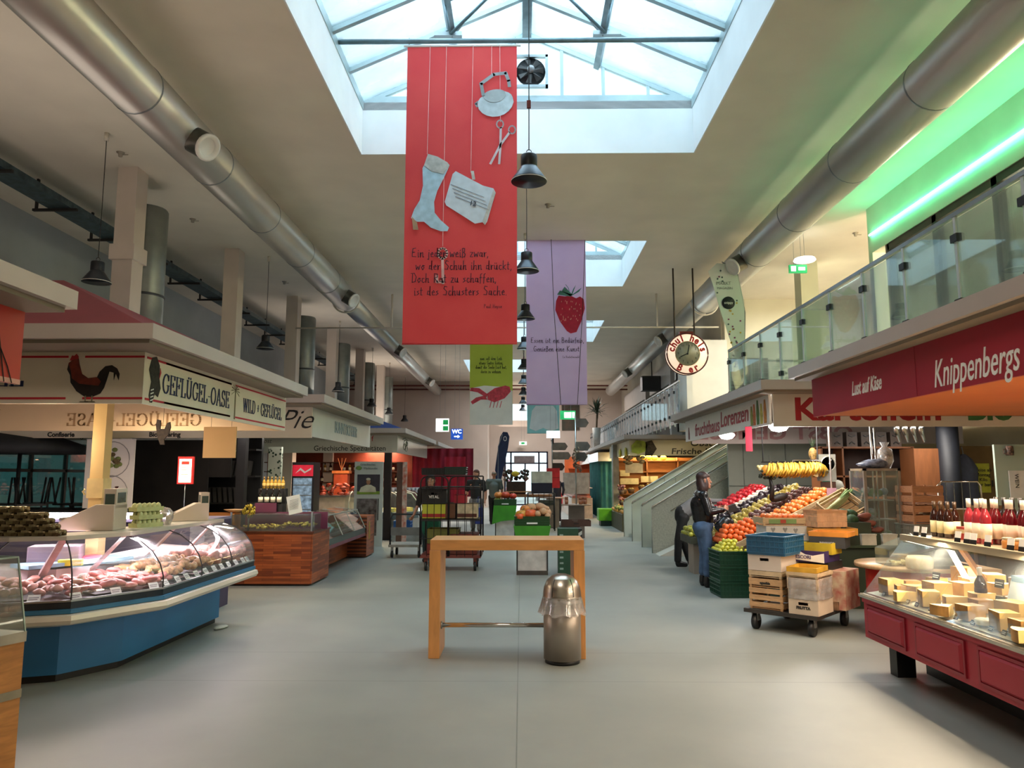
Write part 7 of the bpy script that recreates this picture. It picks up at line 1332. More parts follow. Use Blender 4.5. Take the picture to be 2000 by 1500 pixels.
HF = fruitrep('market_fruit', 'orange yellow fruit on the sloping herb shop display', 'fruit', 'fruit on the herb shop display', .055, '#d8a04a', .4, .3, None, 22, .1)
heap(HF, 3.0, 4.5, 22.15, 24.8, .12, .15, .57, .424, 1, jit=.03)
HV = fruitrep('market_squash', 'green and brown squash mixed into the herb shop display', 'squash', 'squashes on the herb shop display', .065, '#7c8a3a', .5, .3, None, 23, .2)
heap(HV, 3.05, 4.4, 22.3, 24.6, .3, .33, .64, .424, 1, jit=.1)
t = thing('green_cloth_table', 'bright green covered table at the foot of the herb shop display', 'table', (2.95, 26.4, 0)); g = G(); g.box((-.28, -.25, .17), (.26, .4, .56)); obj('green_cloth', g, M('#5cae22', .5, 0, .1, 5), t, bevel=.02); g = G(); g.box((-.22, -.2, 0), (.22, .35, .17)); obj('dark_crate', g, M('#1f3a34', .5), t); t.location = (2.82, 24.9, 0)
t = thing('green_bag_person', 'pale carton rack seen through the stair glass', 'rack', (4.4, 21.5, 0)); t['label'] = 'white wire shopping basket seen behind the handrails'; t.name = 'wire_basket'; g = G(); g.box((-.2, 0, .9), (.25, .02, 1.2)); [g.tube([(x, 0, 0), (x, 0, .9)], .01, 4) for x in (-.15, .2)]; obj('basket', g, M('#b8b8a8', .5), t)
# teal curtain and far right stalls
t = thing('teal_curtain', 'teal green curtain on the right in the far hall', 'curtain', (3.15, 31.5, .0)); g = G(); n = 50
vs = [(3.12+.09*math.sin(k*.9), 29.4+4.0*k/n, z) for z in (.02, 2.2) for k in range(n+1)]; g.add(vs, [(k, k+1, n+2+k, n+1+k) for k in range(n)], 0, True); n2 = 24
vs = [(3.15+1.0*k/n2, 29.4+.05*math.sin(k*1.2), z) for z in (.02, 2.2) for k in range(n2+1)]; g.add(vs, [(k, k+1, n2+2+k, n2+1+k) for k in range(n2)], 0, True)
obj('cloth', g, M('#2f6e6c', .8, 0, .15, 3), t, w=True); g = G(); g.box((3.0, 29.2, 2.2), (4.3, 33.5, 2.55)); obj('steel_fascia', g, M('#a8adb0', .2, .8), t, w=True)
t = board('white sign board with red writing of the far right stall', 3.1, 3.13, 34, 40, 2.2, 2.62, M('#cfc4b8', .4)); text('OBST MARKT', .28, M('#8a3a3a'), t, (-.02, .4, .2), (90, 0, -90), shear=.2)
t = thing('far_shop_wall', 'orange lit back wall of the far right stall', 'shop wall', (3.4, 39.5, 0)); g = G(); g.box((2.3, 39.6, 0), (5.6, 39.7, 2.65)); obj('wall_panel', g, M('#c9602c', .6, 0, .15, 2), t, w=True); g = G(); [g.box((2.5, 39.3, z), (5.4, 39.6, z+.04)) for z in (1.0, 1.5, 2.0)]; obj('shelf', g, M('#a84a20', .6), t, w=True)
t = thing('far_counter', 'pinkish meat counter of the far right stall', 'display counter', (2.9, 31, 0)); g = G(); g.box((1.95, 29.0, 0), (2.75, 35.5, .78)); obj('base', g, M('#c9b4a4', .5), t, w=True); g = G(); g.add([(1.93, 29, .78), (1.93, 35.5, .78), (2.25, 35.5, 1.15), (2.25, 29, 1.15)], [(0, 1, 2, 3)]); obj('glass', g, GLASS, t, w=True); g = G(); g.box((1.98, 29.1, .78), (2.7, 35.4, .86)); obj('goods', g, M('#c97a68', .5, 0, .3, 6), t, w=True); g = G(); g.box((2.2, 29, 1.15), (2.75, 35.5, 1.18)); obj('top', g, M('#d8c2ae', .4), t, w=True)
t = thing('grey_notice', 'large grey notice board behind the signpost', 'notice board', (2.1, 28.6, 0)); g = G(); g.box((-.5, 0, .95), (.5, .03, 1.75)); obj('board', g, M('#9c958e', .6), t); g = G(); g.box((-.03, .03, 0), (.03, .06, 1.0)); obj('post', g, DARK, t)
t = thing('red_scooter', 'bright red scooter parked by the far right stall', 'scooter', (1.75, 36, 0)); g = G(); g.ext([(-.3, .25), (.3, .25), (.25, .6), (.15, .95), (-.15, .95), (-.25, .6)], .5, 0); obj('body', g, M('#c81f3a', .3), t, bevel=.05); g = G(); g.tube([(-.05, -.02, .22), (.05, -.02, .22)], .22, 14); obj('wheel', g, BLACK, t)
# gallery furnishing
dl = kit('ceiling_spot', 'small round bright spot in the ceiling over the gallery', 'ceiling spot', 'ceiling spots over the gallery', ((lambda g: g.lathe([(.09, 0), (.10, .015), (.02, .02)], n=16))(G()), M('#fffdf0', .4, emit=5)))
for x, y in ((5.62, 13.2), (5.6, 8.9), (5.15, 23.6), (5.15, 27.1), (5.15, 30.6), (5.15, 34.2), (5.15, 37.8)): dl((x, y, 6.575))
sk = kit('sprinkler_head', 'small sprinkler head under the ceiling', 'sprinkler', 'sprinkler heads under the ceiling', ((lambda g: (g.lathe([(.03, 0), (.035, .05), (.06, .06), (.06, .07)], n=10), g.tube([(.03, 0, .03), (.12, 0, .03)], .008, 4), g)[-1])(G()), M('#a39b8c', .5)))
for x, y in ((-6.2, 10.9), (-6.4, 13.9), (.5, 13.2), (6.9, 14.9), (-6.1, 18.6)): sk((x, y, 6.53))
t = thing('ceiling_monitor', 'black monitor box hung above the far gallery', 'monitor', (4.9, 28, 4.85)); g = G(); g.box((-.3, 0, 0), (.5, .5, .55)); obj('screen_box', g, BLACK, t); g = G(); g.box((-.35, -.02, .5), (.55, .02, .53)); g.tube([(.1, .2, .55), (.1, .2, 1.72)], .02, 6); obj('bracket', g, DARK, t)
for k, (y0, y1, c) in enumerate(((22.0, 25.5, '#cfc9bf'), (26.2, 30.5, '#b9b0a8'), (31.5, 38, '#a8a098'))):
    t = thing('gallery_shopfront', ['white boxed shopfront, first on the far gallery', 'grey shopfront in the middle of the far gallery', 'dim shopfront at the end of the far gallery'][k], 'shopfront', (5.6, (y0+y1)/2, 2.84)); g = G(); g.box((5.3, y0, 4.9), (5.68, y1, 5.7)); g.box((5.3, y0, 2.86), (5.68, y0+.3, 4.9)); obj('frame', g, M(c, .6, 0, .04, 3), t, w=True); g = G(); g.box((5.55, y0+.3, 2.86), (5.6, y1, 4.9)); obj('dark_window', g, M('#3f4a4a', .2, 0, .3, 2), t, w=True)
t = thing('yucca_plant', 'spiky green yucca standing on the far gallery behind the railing', 'plant', (4.25, 40.0, 3.95)); t.location = (3.55, 35.0, 3.9)
g = G(); g.tube([(0, 0, 0), (.03, 0, .6)], .05, 6); obj('stem', g, M('#6d5a44', .7), t); g = G()
for k in range(70):
    a = k*2.4; e = rnd.uniform(-.3, 1.3); l = rnd.uniform(.55, .85); d = Vector((math.cos(a)*math.cos(e), math.sin(a)*math.cos(e), math.sin(e))); s = Vector((-math.sin(a), math.cos(a), 0))*.035; b = Vector((.03, 0, .6+.25*(k/70)))
    g.add([b-s, b+s, b+d*l*.6+s*.8+Vector((0, 0, .03)), b+d*l-Vector((0, 0, .05)), b+d*l*.6-s*.8+Vector((0, 0, .03))], [(0, 1, 2, 3, 4)])
obj('leaves', g, M('#3c4a34', .6, 0, .2, 6), t); g = G(); g.lathe([(.15, -.95), (.2, -.02)], n=14); g.box((-.2, -.2, -1.06), (.4, .2, -.95)); obj('planter', g, M('#a8a49a', .6), t)
# clock
t = thing('beer_clock', 'round lit clock sign with red gothic letters hanging from the ceiling', 'clock', (3.94, 17.5, 4.5)); R1 = .485
m_ck, nt, p_ = newmat('lit_opal'); p_.inputs['Base Color'].default_value = hx('#f6e2cc'); p_.inputs['Emission Color'].default_value = (1, .74, .52, 1); p_.inputs['Emission Strength'].default_value = .55
g = G(); g.tube([(0, -.09, 0), (0, .09, 0)], R1, 40); obj('lit_drum', g, m_ck, t); g = G()
for y in (-.09, .09): g.tube([(R1*math.cos(a*.1571), y, R1*math.sin(a*.1571)) for a in range(40)], .018, 6, closed=True)
obj('rim', g, M('#5e1a14', .4), t); g = G(); g.tube([(0, -.11, 0), (0, -.09, 0)], .28, 32); obj('clock_face', g, M('#8c8a72', .5, emit=.12), t); g = G(); g.tube([(.285*math.cos(a*.1963), -.11, .285*math.sin(a*.1963)) for a in range(32)], .014, 6, closed=True); obj('bezel', g, M('#b5a88a', .3, .7), t)
g = G(); g.box((-.016, -.13, -.02), (.016, -.122, .20), 0, (0, 10, 0), ) if False else g.ext([(-.02, -.03), (.01, -.03), (.05, .2), (.03, .2)], .006, 0, 'XZ', -.125); g.ext([(.02, .02), (.01, -.01), (-.17, -.09), (-.175, -.07)], .006, 0, 'XZ', -.125); g.ball((0, -.125, 0), .022, 0, 8); obj('hands', g, BLACK, t)
for k in range(12): a = math.pi/2-2*math.pi*(k+1)/12; text(str(k+1), .075, M('#3c3a30'), t, (.22*math.cos(a), -.115, .22*math.sin(a)), name='numeral')
def ring_text(s, a0, a1, r, size, flip=False):
    for k, ch in enumerate(s):
        if ch == ' ': continue
        a = a0+(a1-a0)*k/(len(s)-1); aa = R(a); text(ch, size, M('#c01f2a', .5), t, (r*math.cos(aa), -.095, r*math.sin(aa)), (90, -(a-90) if not flip else -(a+90), 0), name='letter', bold=.010, sx=.9)
ring_text('chul heis', 165, 15, .385, .23); ring_text('B er', 240, 300, .385, .23, True)
g = G(); g.box((-.16, -.07, R1-.01), (.16, .07, R1+.055)); obj('top_bracket', g, M('#7a1a1a', .4), t); g = G()
for x in (-.27, .20): g.tube([(x, 0, .40), (x-.0, 0, 2.1)], .02, 6)
obj('hanging_rod', g, M('#4a4238', .5, .4), t)
# white feather flag on the gallery
t = thing('sail_flag', 'white sail shaped flag with confetti print behind the gallery railing', 'flag', (4.15, 14.6, 2.86)); g = G()
g.ext([(-.13, .6), (.22, .6), (.30, 1.4), (.32, 2.2), (.22, 2.75), (.02, 3.0), (-.2, 3.02), (-.38, 2.85), (-.30, 2.6), (-.18, 2.1), (-.02, 1.55), (.12, 1.1)][1:], .01, 0, 'XZ', 0); obj('cloth', g, M('#cfd4cc', .7, 0, .02, 3), t); g = G(); g.tube([(.0, -.012, 2.2), (.0, -.01, 2.2)], .13, 20); obj('dark_disc', g, M('#20282a', .6), t); text('snippy', .07, PAPER, t, (0, -.018, 2.2)); text('MARKT', .09, M('#8a8f8a'), t, (-.08, -.012, 2.6)); text('MAGAZIN', .07, M('#8a8f8a'), t, (-.06, -.012, 2.5))
g = G()
for k in range(34): z = rnd.uniform(.9, 2.9); x = rnd.uniform(-.02, .24)-(.22 if z > 2.4 else 0); g.cbox((x, -.008, z), (.03, .004, .03), k % 3, (0, rnd.uniform(0, 90), 0))
obj('confetti_print', g, [M('#8a3a6a'), M('#c9a03a'), M('#4a5a5a')], t); g = G(); g.tube([(.24, .01, 0), (.33, .01, 2.0), (.2, .01, 2.85), (-.1, .01, 3.05)], .012, 5); obj('pole', g, GREY, t)
t = thing('lit_shield_sign', 'small lit shield sign with red print behind the gallery railing', 'sign', (5.0, 17.0, 3.9)); g = G(); g.ext([(-.12, .3), (.2, .55), (.22, .1), (.1, -.15), (-.05, -.3), (-.12, 0)], .1, 0); obj('lit_face', g, M('#f0d49a', .4, emit=.9), t); text('Pils', .16, M('#b03028'), t, (.03, -.01, .28))
# ------------------------------------------------------------ pendant lamps
def pendant():
    t = thing('pendant_lamp', 'x', 'lamp'); g = G(); g.lathe([(.085, .30), (.09, .29), (.09, .165), (.088, .16)], n=22); g.lathe([(.001, .302), (.085, .30)], n=22); obj('lamp_body', g, M('#1d1f22', .4, .2), t)
    g = G(); g.lathe([(.092, .165), (.10, .15), (.19, .02), (.195, .0)], n=28); g.lathe([(.188, .0), (.182, .02), (.09, .16)], n=28); obj('reflector_shade', g, M('#3f444a', .35, .6), t)
    g = G(); g.lathe([(.188, .002), (.196, .0), (.196, .008)], n=28); obj('bright_rim', g, M('#d8d4c8', .4), t)
    g = G(); g.tube([(.028*math.cos(a*.7), 0, .335+.032*math.sin(a*.7)) for a in range(9)], .005, 5, closed=True); obj('ring', g, DARK, t); return t
pl0 = pendant(); pend = Rep(pl0); ROW = ['first', 'second', 'third', 'fourth', 'fifth', 'sixth', 'seventh', 'eighth', 'ninth']
def hang(loc, label, ztop, gr):
    c = pend(loc, None, label, gr); g = G(); g.tube([(0, 0, .36), (.004, 0, (ztop-loc[2])*.5), (0, 0, ztop-loc[2])], .006, 5); obj('cable', g, INK, c)
    if ztop > 6.7: g = G(); g.box((-.03, -.03, .85), (.03, .03, .95)); obj('cable_clamp', g, M('#7a3a3a', .5), c)
    else: g = G(); g.tube([(0, 0, ztop-loc[2]-.12), (0, 0, ztop-loc[2])], .035, 8); obj('ceiling_rose', g, OFFW, c)
    return c
cen = [(.09, 7.75+3.56*k) for k in range(9)]
side = [(-6.05, 10.25, 4.36), (-5.75, 16.4, 4.46), (-5.85, 23.5, 4.3), (-5.8, 28.6, 4.3), (-5.8, 32.4, 4.3), (-5.75, 36.5, 4.3)]
locs = []
pdefs = [((x, y, 4.80), f'{ROW[k]} black pendant lamp of the middle row, counted from the camera', 8.5 if any(abs(y-s) < 1.93 for s in SKYY) else 6.6, 'pendant lamps of the middle row') for k, (x, y) in enumerate(cen)]
pdefs += [((x, y, z), f'{ROW[k]} black pendant lamp of the left row, counted from the camera', 6.6, 'pendant lamps of the left row') for k, (x, y, z) in enumerate(side)]
made = [dup(pl0, d[0], None, d[1], d[3]) for d in pdefs[1:]]; pl0.location = pdefs[0][0]; pl0['label'] = pdefs[0][1]; pl0['group'] = pdefs[0][3]
for c, (loc, lb, zt, gr) in zip([pl0]+made, pdefs):
    g = G(); g.tube([(0, 0, .36), (.004, 0, (zt-loc[2])*.5), (0, 0, zt-loc[2])], .006, 5); obj('cable', g, INK, c)
    if zt > 6.7: g = G(); g.box((-.022, -.02, .85), (.022, .02, .93)); obj('cable_clamp', g, M('#7a3a3a', .5), c)
    else: g = G(); g.tube([(0, 0, zt-loc[2]-.12), (0, 0, zt-loc[2])], .035, 8); obj('ceiling_rose', g, OFFW, c)
# ------------------------------------------------------------ banners
def cloth_mat(c1, c2):
    m, nt, p = newmat('banner_'+c1); L = nt.links; v = coords(nt, (1, 1, 1)); n = nt.nodes.new('ShaderNodeTexNoise'); n.inputs['Scale'].default_value = 2.2; L.new(v, n.inputs[0])
    w = nt.nodes.new('ShaderNodeTexNoise'); w.inputs['Scale'].default_value = 160; L.new(v, w.inputs[0]); r = nt.nodes.new('ShaderNodeMixRGB'); r.inputs[1].default_value = hx(c1); r.inputs[2].default_value = hx(c2)
    a = nt.nodes.new('ShaderNodeMath'); a.operation = 'MULTIPLY_ADD'; a.inputs[1].default_value = .5; L.new(w.outputs[0], a.inputs[0]); L.new(n.outputs[0], a.inputs[2]); s = nt.nodes.new('ShaderNodeMath'); s.operation = 'SUBTRACT'; s.inputs[1].default_value = .25; L.new(a.outputs[0], s.inputs[0])
    L.new(s.outputs[0], r.inputs[0]); L.new(r.outputs[0], p.inputs['Base Color']); p.inputs['Roughness'].default_value = .85
    tr = nt.nodes.new('ShaderNodeBsdfTranslucent'); L.new(r.outputs[0], tr.inputs[0]); mx = nt.nodes.new('ShaderNodeMixShader'); mx.inputs[0].default_value = .35; L.new(p.outputs[0], mx.inputs[1]); L.new(tr.outputs[0], mx.inputs[2]); L.new(mx.outputs[0], nt.nodes['Material Output'].inputs[0]); return m
def banner(label, x0, x1, y, z0, z1, c1, c2, amp=.010):
    t = thing('hanging_banner', label, 'banner', ((x0+x1)/2, y, z0)); w = x1-x0; h = z1-z0; g = G(); nx, nz = 16, 40
    vs = [(-w/2+w*i/nx, amp*math.sin(i*.6+j*.08)*(1-j/nz)+.0, h*j/nz) for j in range(nz+1) for i in range(nx+1)]
    g.add(vs, [(j*(nx+1)+i, j*(nx+1)+i+1, (j+1)*(nx+1)+i+1, (j+1)*(nx+1)+i) for j in range(nz) for i in range(nx)], 0, True); obj('cloth', g, cloth_mat(c1, c2), t)
    g = G(); g.tube([(-w/2-.05, 0, h), (w/2+.05, 0, h)], .016, 8); obj('top_rod', g, WHITE, t); g = G(); g.tube([(-w/2, 0, .01), (w/2, 0, .01)], .012, 6); obj('hem_rod', g, cloth_mat(c1, c2), t)
    g = G(); [g.tube([(x, 0, h), (x, 0, h+.12)], .004, 4) for x in (-w/2+.02, w/2-.02)]; obj('top_cord', g, INK, t); return t
t = banner('tall red banner with boot, kettle and scissors at the first roof light', -1.53, -.05, 9.4, 3.30, 7.40, '#cf3a42', '#de5450'); bx0, bz0 = -.79, 3.30
LB = M('#a3c3d3', .7, 0, .08, 12); LG = M('#b4b5b0', .7, 0, .12, 14); FY = -.022
def fl(g, pts, m=0, y=FY, h=.003): g.ext([(x-bx0, z-bz0) for x, z in pts], h, m, 'XZ', y)
g = G(); fl(g, [(-1.22, 5.84), (-1.30, 5.66), (-1.29, 5.42), (-1.33, 5.22), (-1.40, 5.10), (-1.44, 4.98), (-1.36, 4.93), (-1.27, 4.93), (-1.18, 4.85), (-1.05, 4.80), (-.96, 4.80), (-.94, 4.85), (-1.05, 4.95), (-1.13, 5.05), (-1.14, 5.2), (-1.10, 5.35), (-1.02, 5.52), (-.94, 5.70)], 0)
fl(g, [(-1.23, 5.86), (-1.28, 5.70), (-1.18, 5.62), (-1.02, 5.58), (-.94, 5.70), (-.97, 5.74), (-1.10, 5.82)], 1, FY-.004); fl(g, [(-1.43, 5.0), (-1.36, 4.92), (-1.34, 4.82), (-1.41, 4.82)], 2, FY-.004); obj('boot_drawing', g, [LB, LG, M('#a08468', .7)], t)
g = G(); fl(g, [(-.86, 5.62), (-.90, 5.58), (-1.00, 5.20), (-.98, 5.15), (-.60, 4.90), (-.50, 4.92), (-.47, 4.88), (-.44, 4.93), (-.33, 5.32), (-.36, 5.38), (-.50, 5.42)], 0); fl(g, [(-.64, 5.50), (-.60, 5.50), (-.62, 5.62), (-.66, 5.62)], 1, FY-.004); fl(g, [(-.36, 5.36), (-.33, 5.32), (-.47, 4.88), (-.50, 4.93)], 1, FY-.004); obj('folded_paper_drawing', g, [M('#b9c8d2', .7, 0, .06, 10), LG], t)
g = G(); [fl(g, [(-.92+.02*k+.0, 5.44-.055*k), (-.92+.03*k*.6+.44, 5.26-.055*k), (-.92+.03*k*.6+.44, 5.255-.055*k), (-.92+.02*k, 5.432-.055*k)], 0, FY-.006) for k in range(4)]; obj('paper_writing', g, M('#7c8694'), t); text('12', .09, M('#3a4250'), t, (-.63-bx0, FY-.008, 5.17-bz0), (90, 12, 0), bold=.002)
g = G(); n = 20; pts = [(-.34+.245*math.cos(R(a))*(1 if math.sin(R(a)) < 0 else .95), 6.62+(.20 if math.sin(R(a)) < 0 else .12)*math.sin(R(a))) for a in range(0, 360, 18)]; pts = [(-.34+(x+.34)-(z-6.62)*.22, 6.60+(z-6.62)*1.1+(x+.34)*.22) for x, z in pts]; fl(g, pts, 0)
fl(g, [(-.35+(x+.34)*.62, 6.69+(z-6.6)*.5) for x, z in pts], 1, FY-.004); obj('kettle_body_drawing', g, [M('#b8c2c6', .7, 0, .1, 10), M('#a3aaab', .7)], t)
g = G(); ribbon(g, [(-.50-bx0, 6.68-bz0), (-.53-bx0, 6.84-bz0), (-.36-bx0, 6.97-bz0), (-.20-bx0, 6.99-bz0), (-.16-bx0, 6.88-bz0), (-.15-bx0, 6.80-bz0)], .045, .045); g.v = [(v[0], v[1]+FY-.008, v[2]) for v in g.v]; ribbon(g, [(-.57-bx0, 6.60-bz0), (-.6-bx0, 6.57-bz0), (-.58-bx0, 6.53-bz0)], .03, .03); obj('kettle_handle_drawing', g, M('#8d9496', .7), t)
g = G(); ribbon(g, [(-.265-bx0, 6.22-bz0), (-.27-bx0, 5.95-bz0), (-.285-bx0, 5.72-bz0)], .03, .03); ribbon(g, [(-.15-bx0, 6.15-bz0), (-.27-bx0, 5.98-bz0), (-.40-bx0, 5.72-bz0)], .03, .03)
for cx, cz in ((-.275, 6.27), (-.115, 6.19)): ribbon(g, arc(cx-bx0, cz-bz0, .045, .055, 0, 360, 12), .018, .018)
g.v = [(v[0], v[1]+FY-.002, v[2]) for v in g.v]; obj('scissors_drawing', g, M('#c4b8ba', .7), t)
g = G(); ribbon(g, arc(-1.02-bx0, 4.50-bz0, .06, .07, 0, 360, 12), .03, .03); ribbon(g, [(-1.02-bx0, 4.42-bz0), (-1.01-bx0, 4.1-bz0)], .035, .035); ribbon(g, [(-1.01-bx0, 4.12-bz0), (-1.09-bx0, 4.12-bz0), (-1.09-bx0, 4.2-bz0)], .035, .035); g.v = [(v[0], v[1]+FY-.002, v[2]) for v in g.v]; obj('key_drawing', g, M('#c9a09c', .7), t)
g = G()
for xa, za, xb, zb in ((-1.22, 7.40, -1.24, 5.86), (-1.00, 7.40, -1.02, 4.6), (-.64, 7.4, -.66, 5.6), (-.39, 7.4, -.39, 6.95), (-.28, 7.4, -.27, 6.30)): ribbon(g, [(xa-bx0, za-bz0), (xb-bx0, zb-bz0)], .006, .006)
g.v = [(v[0], v[1]+FY+.002, v[2]) for v in g.v]; obj('string_drawing', g, M('#e3b8b4', .7), t)
# joined handwriting, single pen stroke
HW = {'E': (.55, [[(.45, .95), (.15, .9), (.1, .55), (.35, .52), (.1, .48), (.08, .08), (.48, .05)]]), 'D': (.6, [[(.0, .95), (.35, .98), (.55, .6), (.45, .1), (.12, .02)], [(.18, .9), (.15, .02)]]), 'R': (.55, [[(.1, 0), (.12, .95), (.4, .9), (.4, .55), (.12, .48), (.48, .0)]]), 'S': (.5, [[(.45, .88), (.2, .95), (.12, .7), (.42, .4), (.35, .05), (.05, .08)]]), 'G': (.6, [[(.5, .85), (.25, .95), (.06, .5), (.2, .05), (.5, .1), (.5, .42), (.3, .42)]]), 'K': (.55, [[(.1, .95), (.1, 0)], [(.45, .95), (.12, .45), (.5, 0)]]), 'B': (.55, [[(.1, 0), (.1, .95), (.38, .9), (.36, .55), (.1, .5), (.45, .4), (.42, .05), (.1, 0)]]), 'N': (.6, [[(.08, 0), (.12, .95), (.45, 0), (.5, .95)]]),
 'i': (.2, [[(.08, .5), (.1, 0), (.18, .05)], [(.1, .66), (.12, .72)]]), 'n': (.42, [[(.04, .5), (.08, 0), (.12, .42), (.3, .48), (.32, 0), (.42, .05)]]), 'e': (.36, [[(.05, .25), (.3, .32), (.22, .5), (.06, .35), (.1, .05), (.34, .06)]]), 'j': (.2, [[(.12, .5), (.1, -.25), (-.05, -.2)], [(.12, .68), (.14, .74)]]), 'd': (.42, [[(.3, .4), (.1, .45), (.05, .1), (.28, .1), (.32, .95), (.3, 0), (.4, .04)]]), 'r': (.3, [[(.05, .5), (.08, 0), (.12, .4), (.28, .46)]]), 'w': (.5, [[(.04, .5), (.1, .02), (.24, .35), (.34, .02), (.46, .5)]]), 'ß': (.42, [[(.08, -.1), (.1, .9), (.3, .9), (.28, .55), (.18, .5), (.36, .3), (.3, .0), (.16, .02)]]), 'z': (.36, [[(.05, .48), (.3, .48), (.05, .02), (.34, .02)]]), 'a': (.4, [[(.3, .42), (.1, .45), (.05, .1), (.26, .08), (.3, .45), (.3, .02), (.4, .05)]]), 'o': (.38, [[(.2, .48), (.05, .25), (.18, 0), (.32, .22), (.2, .48), (.38, .42)]]), 'c': (.34, [[(.3, .42), (.12, .46), (.05, .15), (.18, .0), (.34, .08)]]), 'h': (.42, [[(.08, .95), (.06, 0), (.1, .4), (.3, .45), (.3, 0), (.4, .05)]]), 'u': (.42, [[(.05, .48), (.06, .08), (.24, .04), (.3, .48), (.3, .02), (.4, .05)]]), 'ü': (.42, [[(.05, .48), (.06, .08), (.24, .04), (.3, .48), (.3, .02), (.4, .05)], [(.1, .64), (.1, .7)], [(.26, .64), (.26, .7)]]), 'k': (.4, [[(.08, .95), (.06, 0)], [(.32, .5), (.08, .25), (.36, 0)]]), 't': (.3, [[(.12, .8), (.1, .04), (.24, .04)], [(.0, .52), (.26, .54)]]), 's': (.32, [[(.26, .46), (.08, .4), (.26, .18), (.04, .02)]]), 'f': (.3, [[(.28, .92), (.14, .85), (.1, -.1)], [(.02, .5), (.26, .52)]]), 'm': (.6, [[(.04, .5), (.08, 0), (.12, .42), (.26, .46), (.28, 0), (.32, .42), (.48, .46), (.5, 0)]]), 'l': (.22, [[(.08, .95), (.08, .04), (.2, .05)]]), 'L': (.5, [[(.12, .95), (.1, .02), (.45, .05)]]), ',': (.16, [[(.08, .06), (.03, -.14)]]), '.': (.16, [[(.06, .0), (.09, .03)]]), ' ': (.3, []), 'P': (.5, [[(.1, 0), (.1, .95), (.4, .85), (.3, .5), (.1, .5)]]), 'H': (.55, [[(.1, .95), (.08, 0)], [(.45, .95), (.45, 0)], [(.1, .5), (.45, .5)]]), 'b': (.4, [[(.08, .95), (.06, .02), (.3, .05), (.3, .4), (.08, .38)]]), 'y': (.4, [[(.05, .48), (.16, .1)], [(.34, .48), (.05, -.25)]])}
def hand(body, size, m, parent, x, y, z, pen=.012, label=None, sx=1, center=True):
    g = G(); cx = 0
    for ch in body:
        w, st = HW.get(ch, HW['n'])
        for s_ in st: ribbon(g, [((cx+a)*size*sx, b*size) for a, b in s_], pen, pen*.75)
        cx += w+.05
    W = cx*size*sx; g.v = [(v[0]-(W/2 if center else 0), v[1], v[2]) for v in g.v]; return obj('handwriting', g, m, parent, (x, y, z))
NB = M('#3a1a2c', .8)
for i, (s_, x, z) in enumerate((('Ein jeder weiß zwar,', -.92, 4.45), ('wo der Schuh ihn drückt,', -.74, 4.28), ('Doch Rat zu schaffen,', -.87, 4.11), ('ist des Schusters Sache.', -.78, 3.94))): hand(s_, .128, NB, t, x-bx0, -.026, z-bz0, .010)
hand('Paul Heyse', .055, NB, t, -.36-bx0, -.026, 3.77-bz0, .005)
t = banner('lilac banner with a strawberry at the second roof light', .11, 1.37, 15.3, 3.08, 6.62, '#c4a6d0', '#d6bcdd'); 
g = G(); g.ext([(.05, 1.86), (.0, 1.75), (-.02, 1.55), (.08, 1.3), (.22, 1.1), (.30, 1.05), (.42, 1.08), (.52, 1.3), (.60, 1.58), (.58, 1.78), (.5, 1.84), (.42, 1.8), (.3, 1.86), (.18, 1.84)], .004, 0, 'XZ', -.02); g.v = [(v[0], v[1], v[2]+.45) for v in g.v]; obj('strawberry_drawing', g, M('#b81a44', .6, 0, .1, 9), t)
g = G(); [g.ext([(x-.008, z), (x, z+.02), (x+.008, z), (x, z-.02)], .003, 0, 'XZ', -.024) for x, z in [(rnd.uniform(.1, .52), rnd.uniform(1.3, 1.75)) for k in range(34)]]; g.v = [(v[0], v[1], v[2]+.45) for v in g.v]; obj('seed_dots', g, M('#e8b0a8'), t)
g = G(); [g.ext([(.3, 1.84), (a, b), (a+.06, b+.09), (.34, 1.88)], .004, 0, 'XZ', -.026) for a, b in ((.02, 1.88), (.12, 1.96), (.36, 2.0), (.48, 1.94))]; g.tube([(.3, -.02, 1.84), (.26, -.02, 2.02), (.2, -.02, 2.1)], .006, 4); g.v = [(v[0], v[1], v[2]+.45) for v in g.v]; obj('leaf_drawing', g, M('#4f9088', .7), t)
hand('Essen ist ein Bedürfnis,', .12, NB, t, .02, -.024, 1.30, .011); hand('Genießen eine Kunst', .12, NB, t, .0, -.024, 1.12, .011); hand('La Rochefoucauld', .05, NB, t, .3, -.024, .98, .005)
g = G(); g.tube([(-.1, -.06, 3.55), (-.05, -.06, 2.0), (.08, -.06, .0)], .006, 4); g.tube([(.62, -.06, 3.5), (.55, -.06, 2.0), (.42, -.06, 0)], .006, 4); obj('loose_cord', g, INK, t)
t = banner('green banner with a red lobster behind the red banner', -1.52, -.25, 21.8, 3.12, 6.55, '#a5b03a', '#b6c04a'); g = G(); g.ext([(-.63, 0), (.63, 0), (.63, 1.0), (.3, 1.12), (-.2, 1.16), (-.63, 1.08)], .004, 0, 'XZ', -.014); obj('pale_ground', g, M('#dddad2', .7, 0, .06, 2), t)
g = G(); g.ext([(-.1, .74), (.1, .66), (.4, .78), (.58, .98), (.55, 1.12), (.42, 1.16), (.1, 1.08), (-.12, .92)], .004, 0, 'XZ', -.02); g.ext([(-.1, .9), (-.35, 1.08), (-.6, 1.1), (-.63, 1.0), (-.4, .96), (-.14, .8)], .004, 0, 'XZ', -.02); g.ext([(-.1, .74), (-.3, .74), (-.55, .6), (-.6, .68), (-.45, .8), (-.2, .86)], .004, 0, 'XZ', -.02); [g.ext([(x, .7), (x+.02, .7), (x-.03, .5), (x-.05, .5)], .004, 0, 'XZ', -.02) for x in (0, .1, .2, .3)]; obj('lobster_drawing', g, M('#c23a48', .6, 0, .2, 12), t)
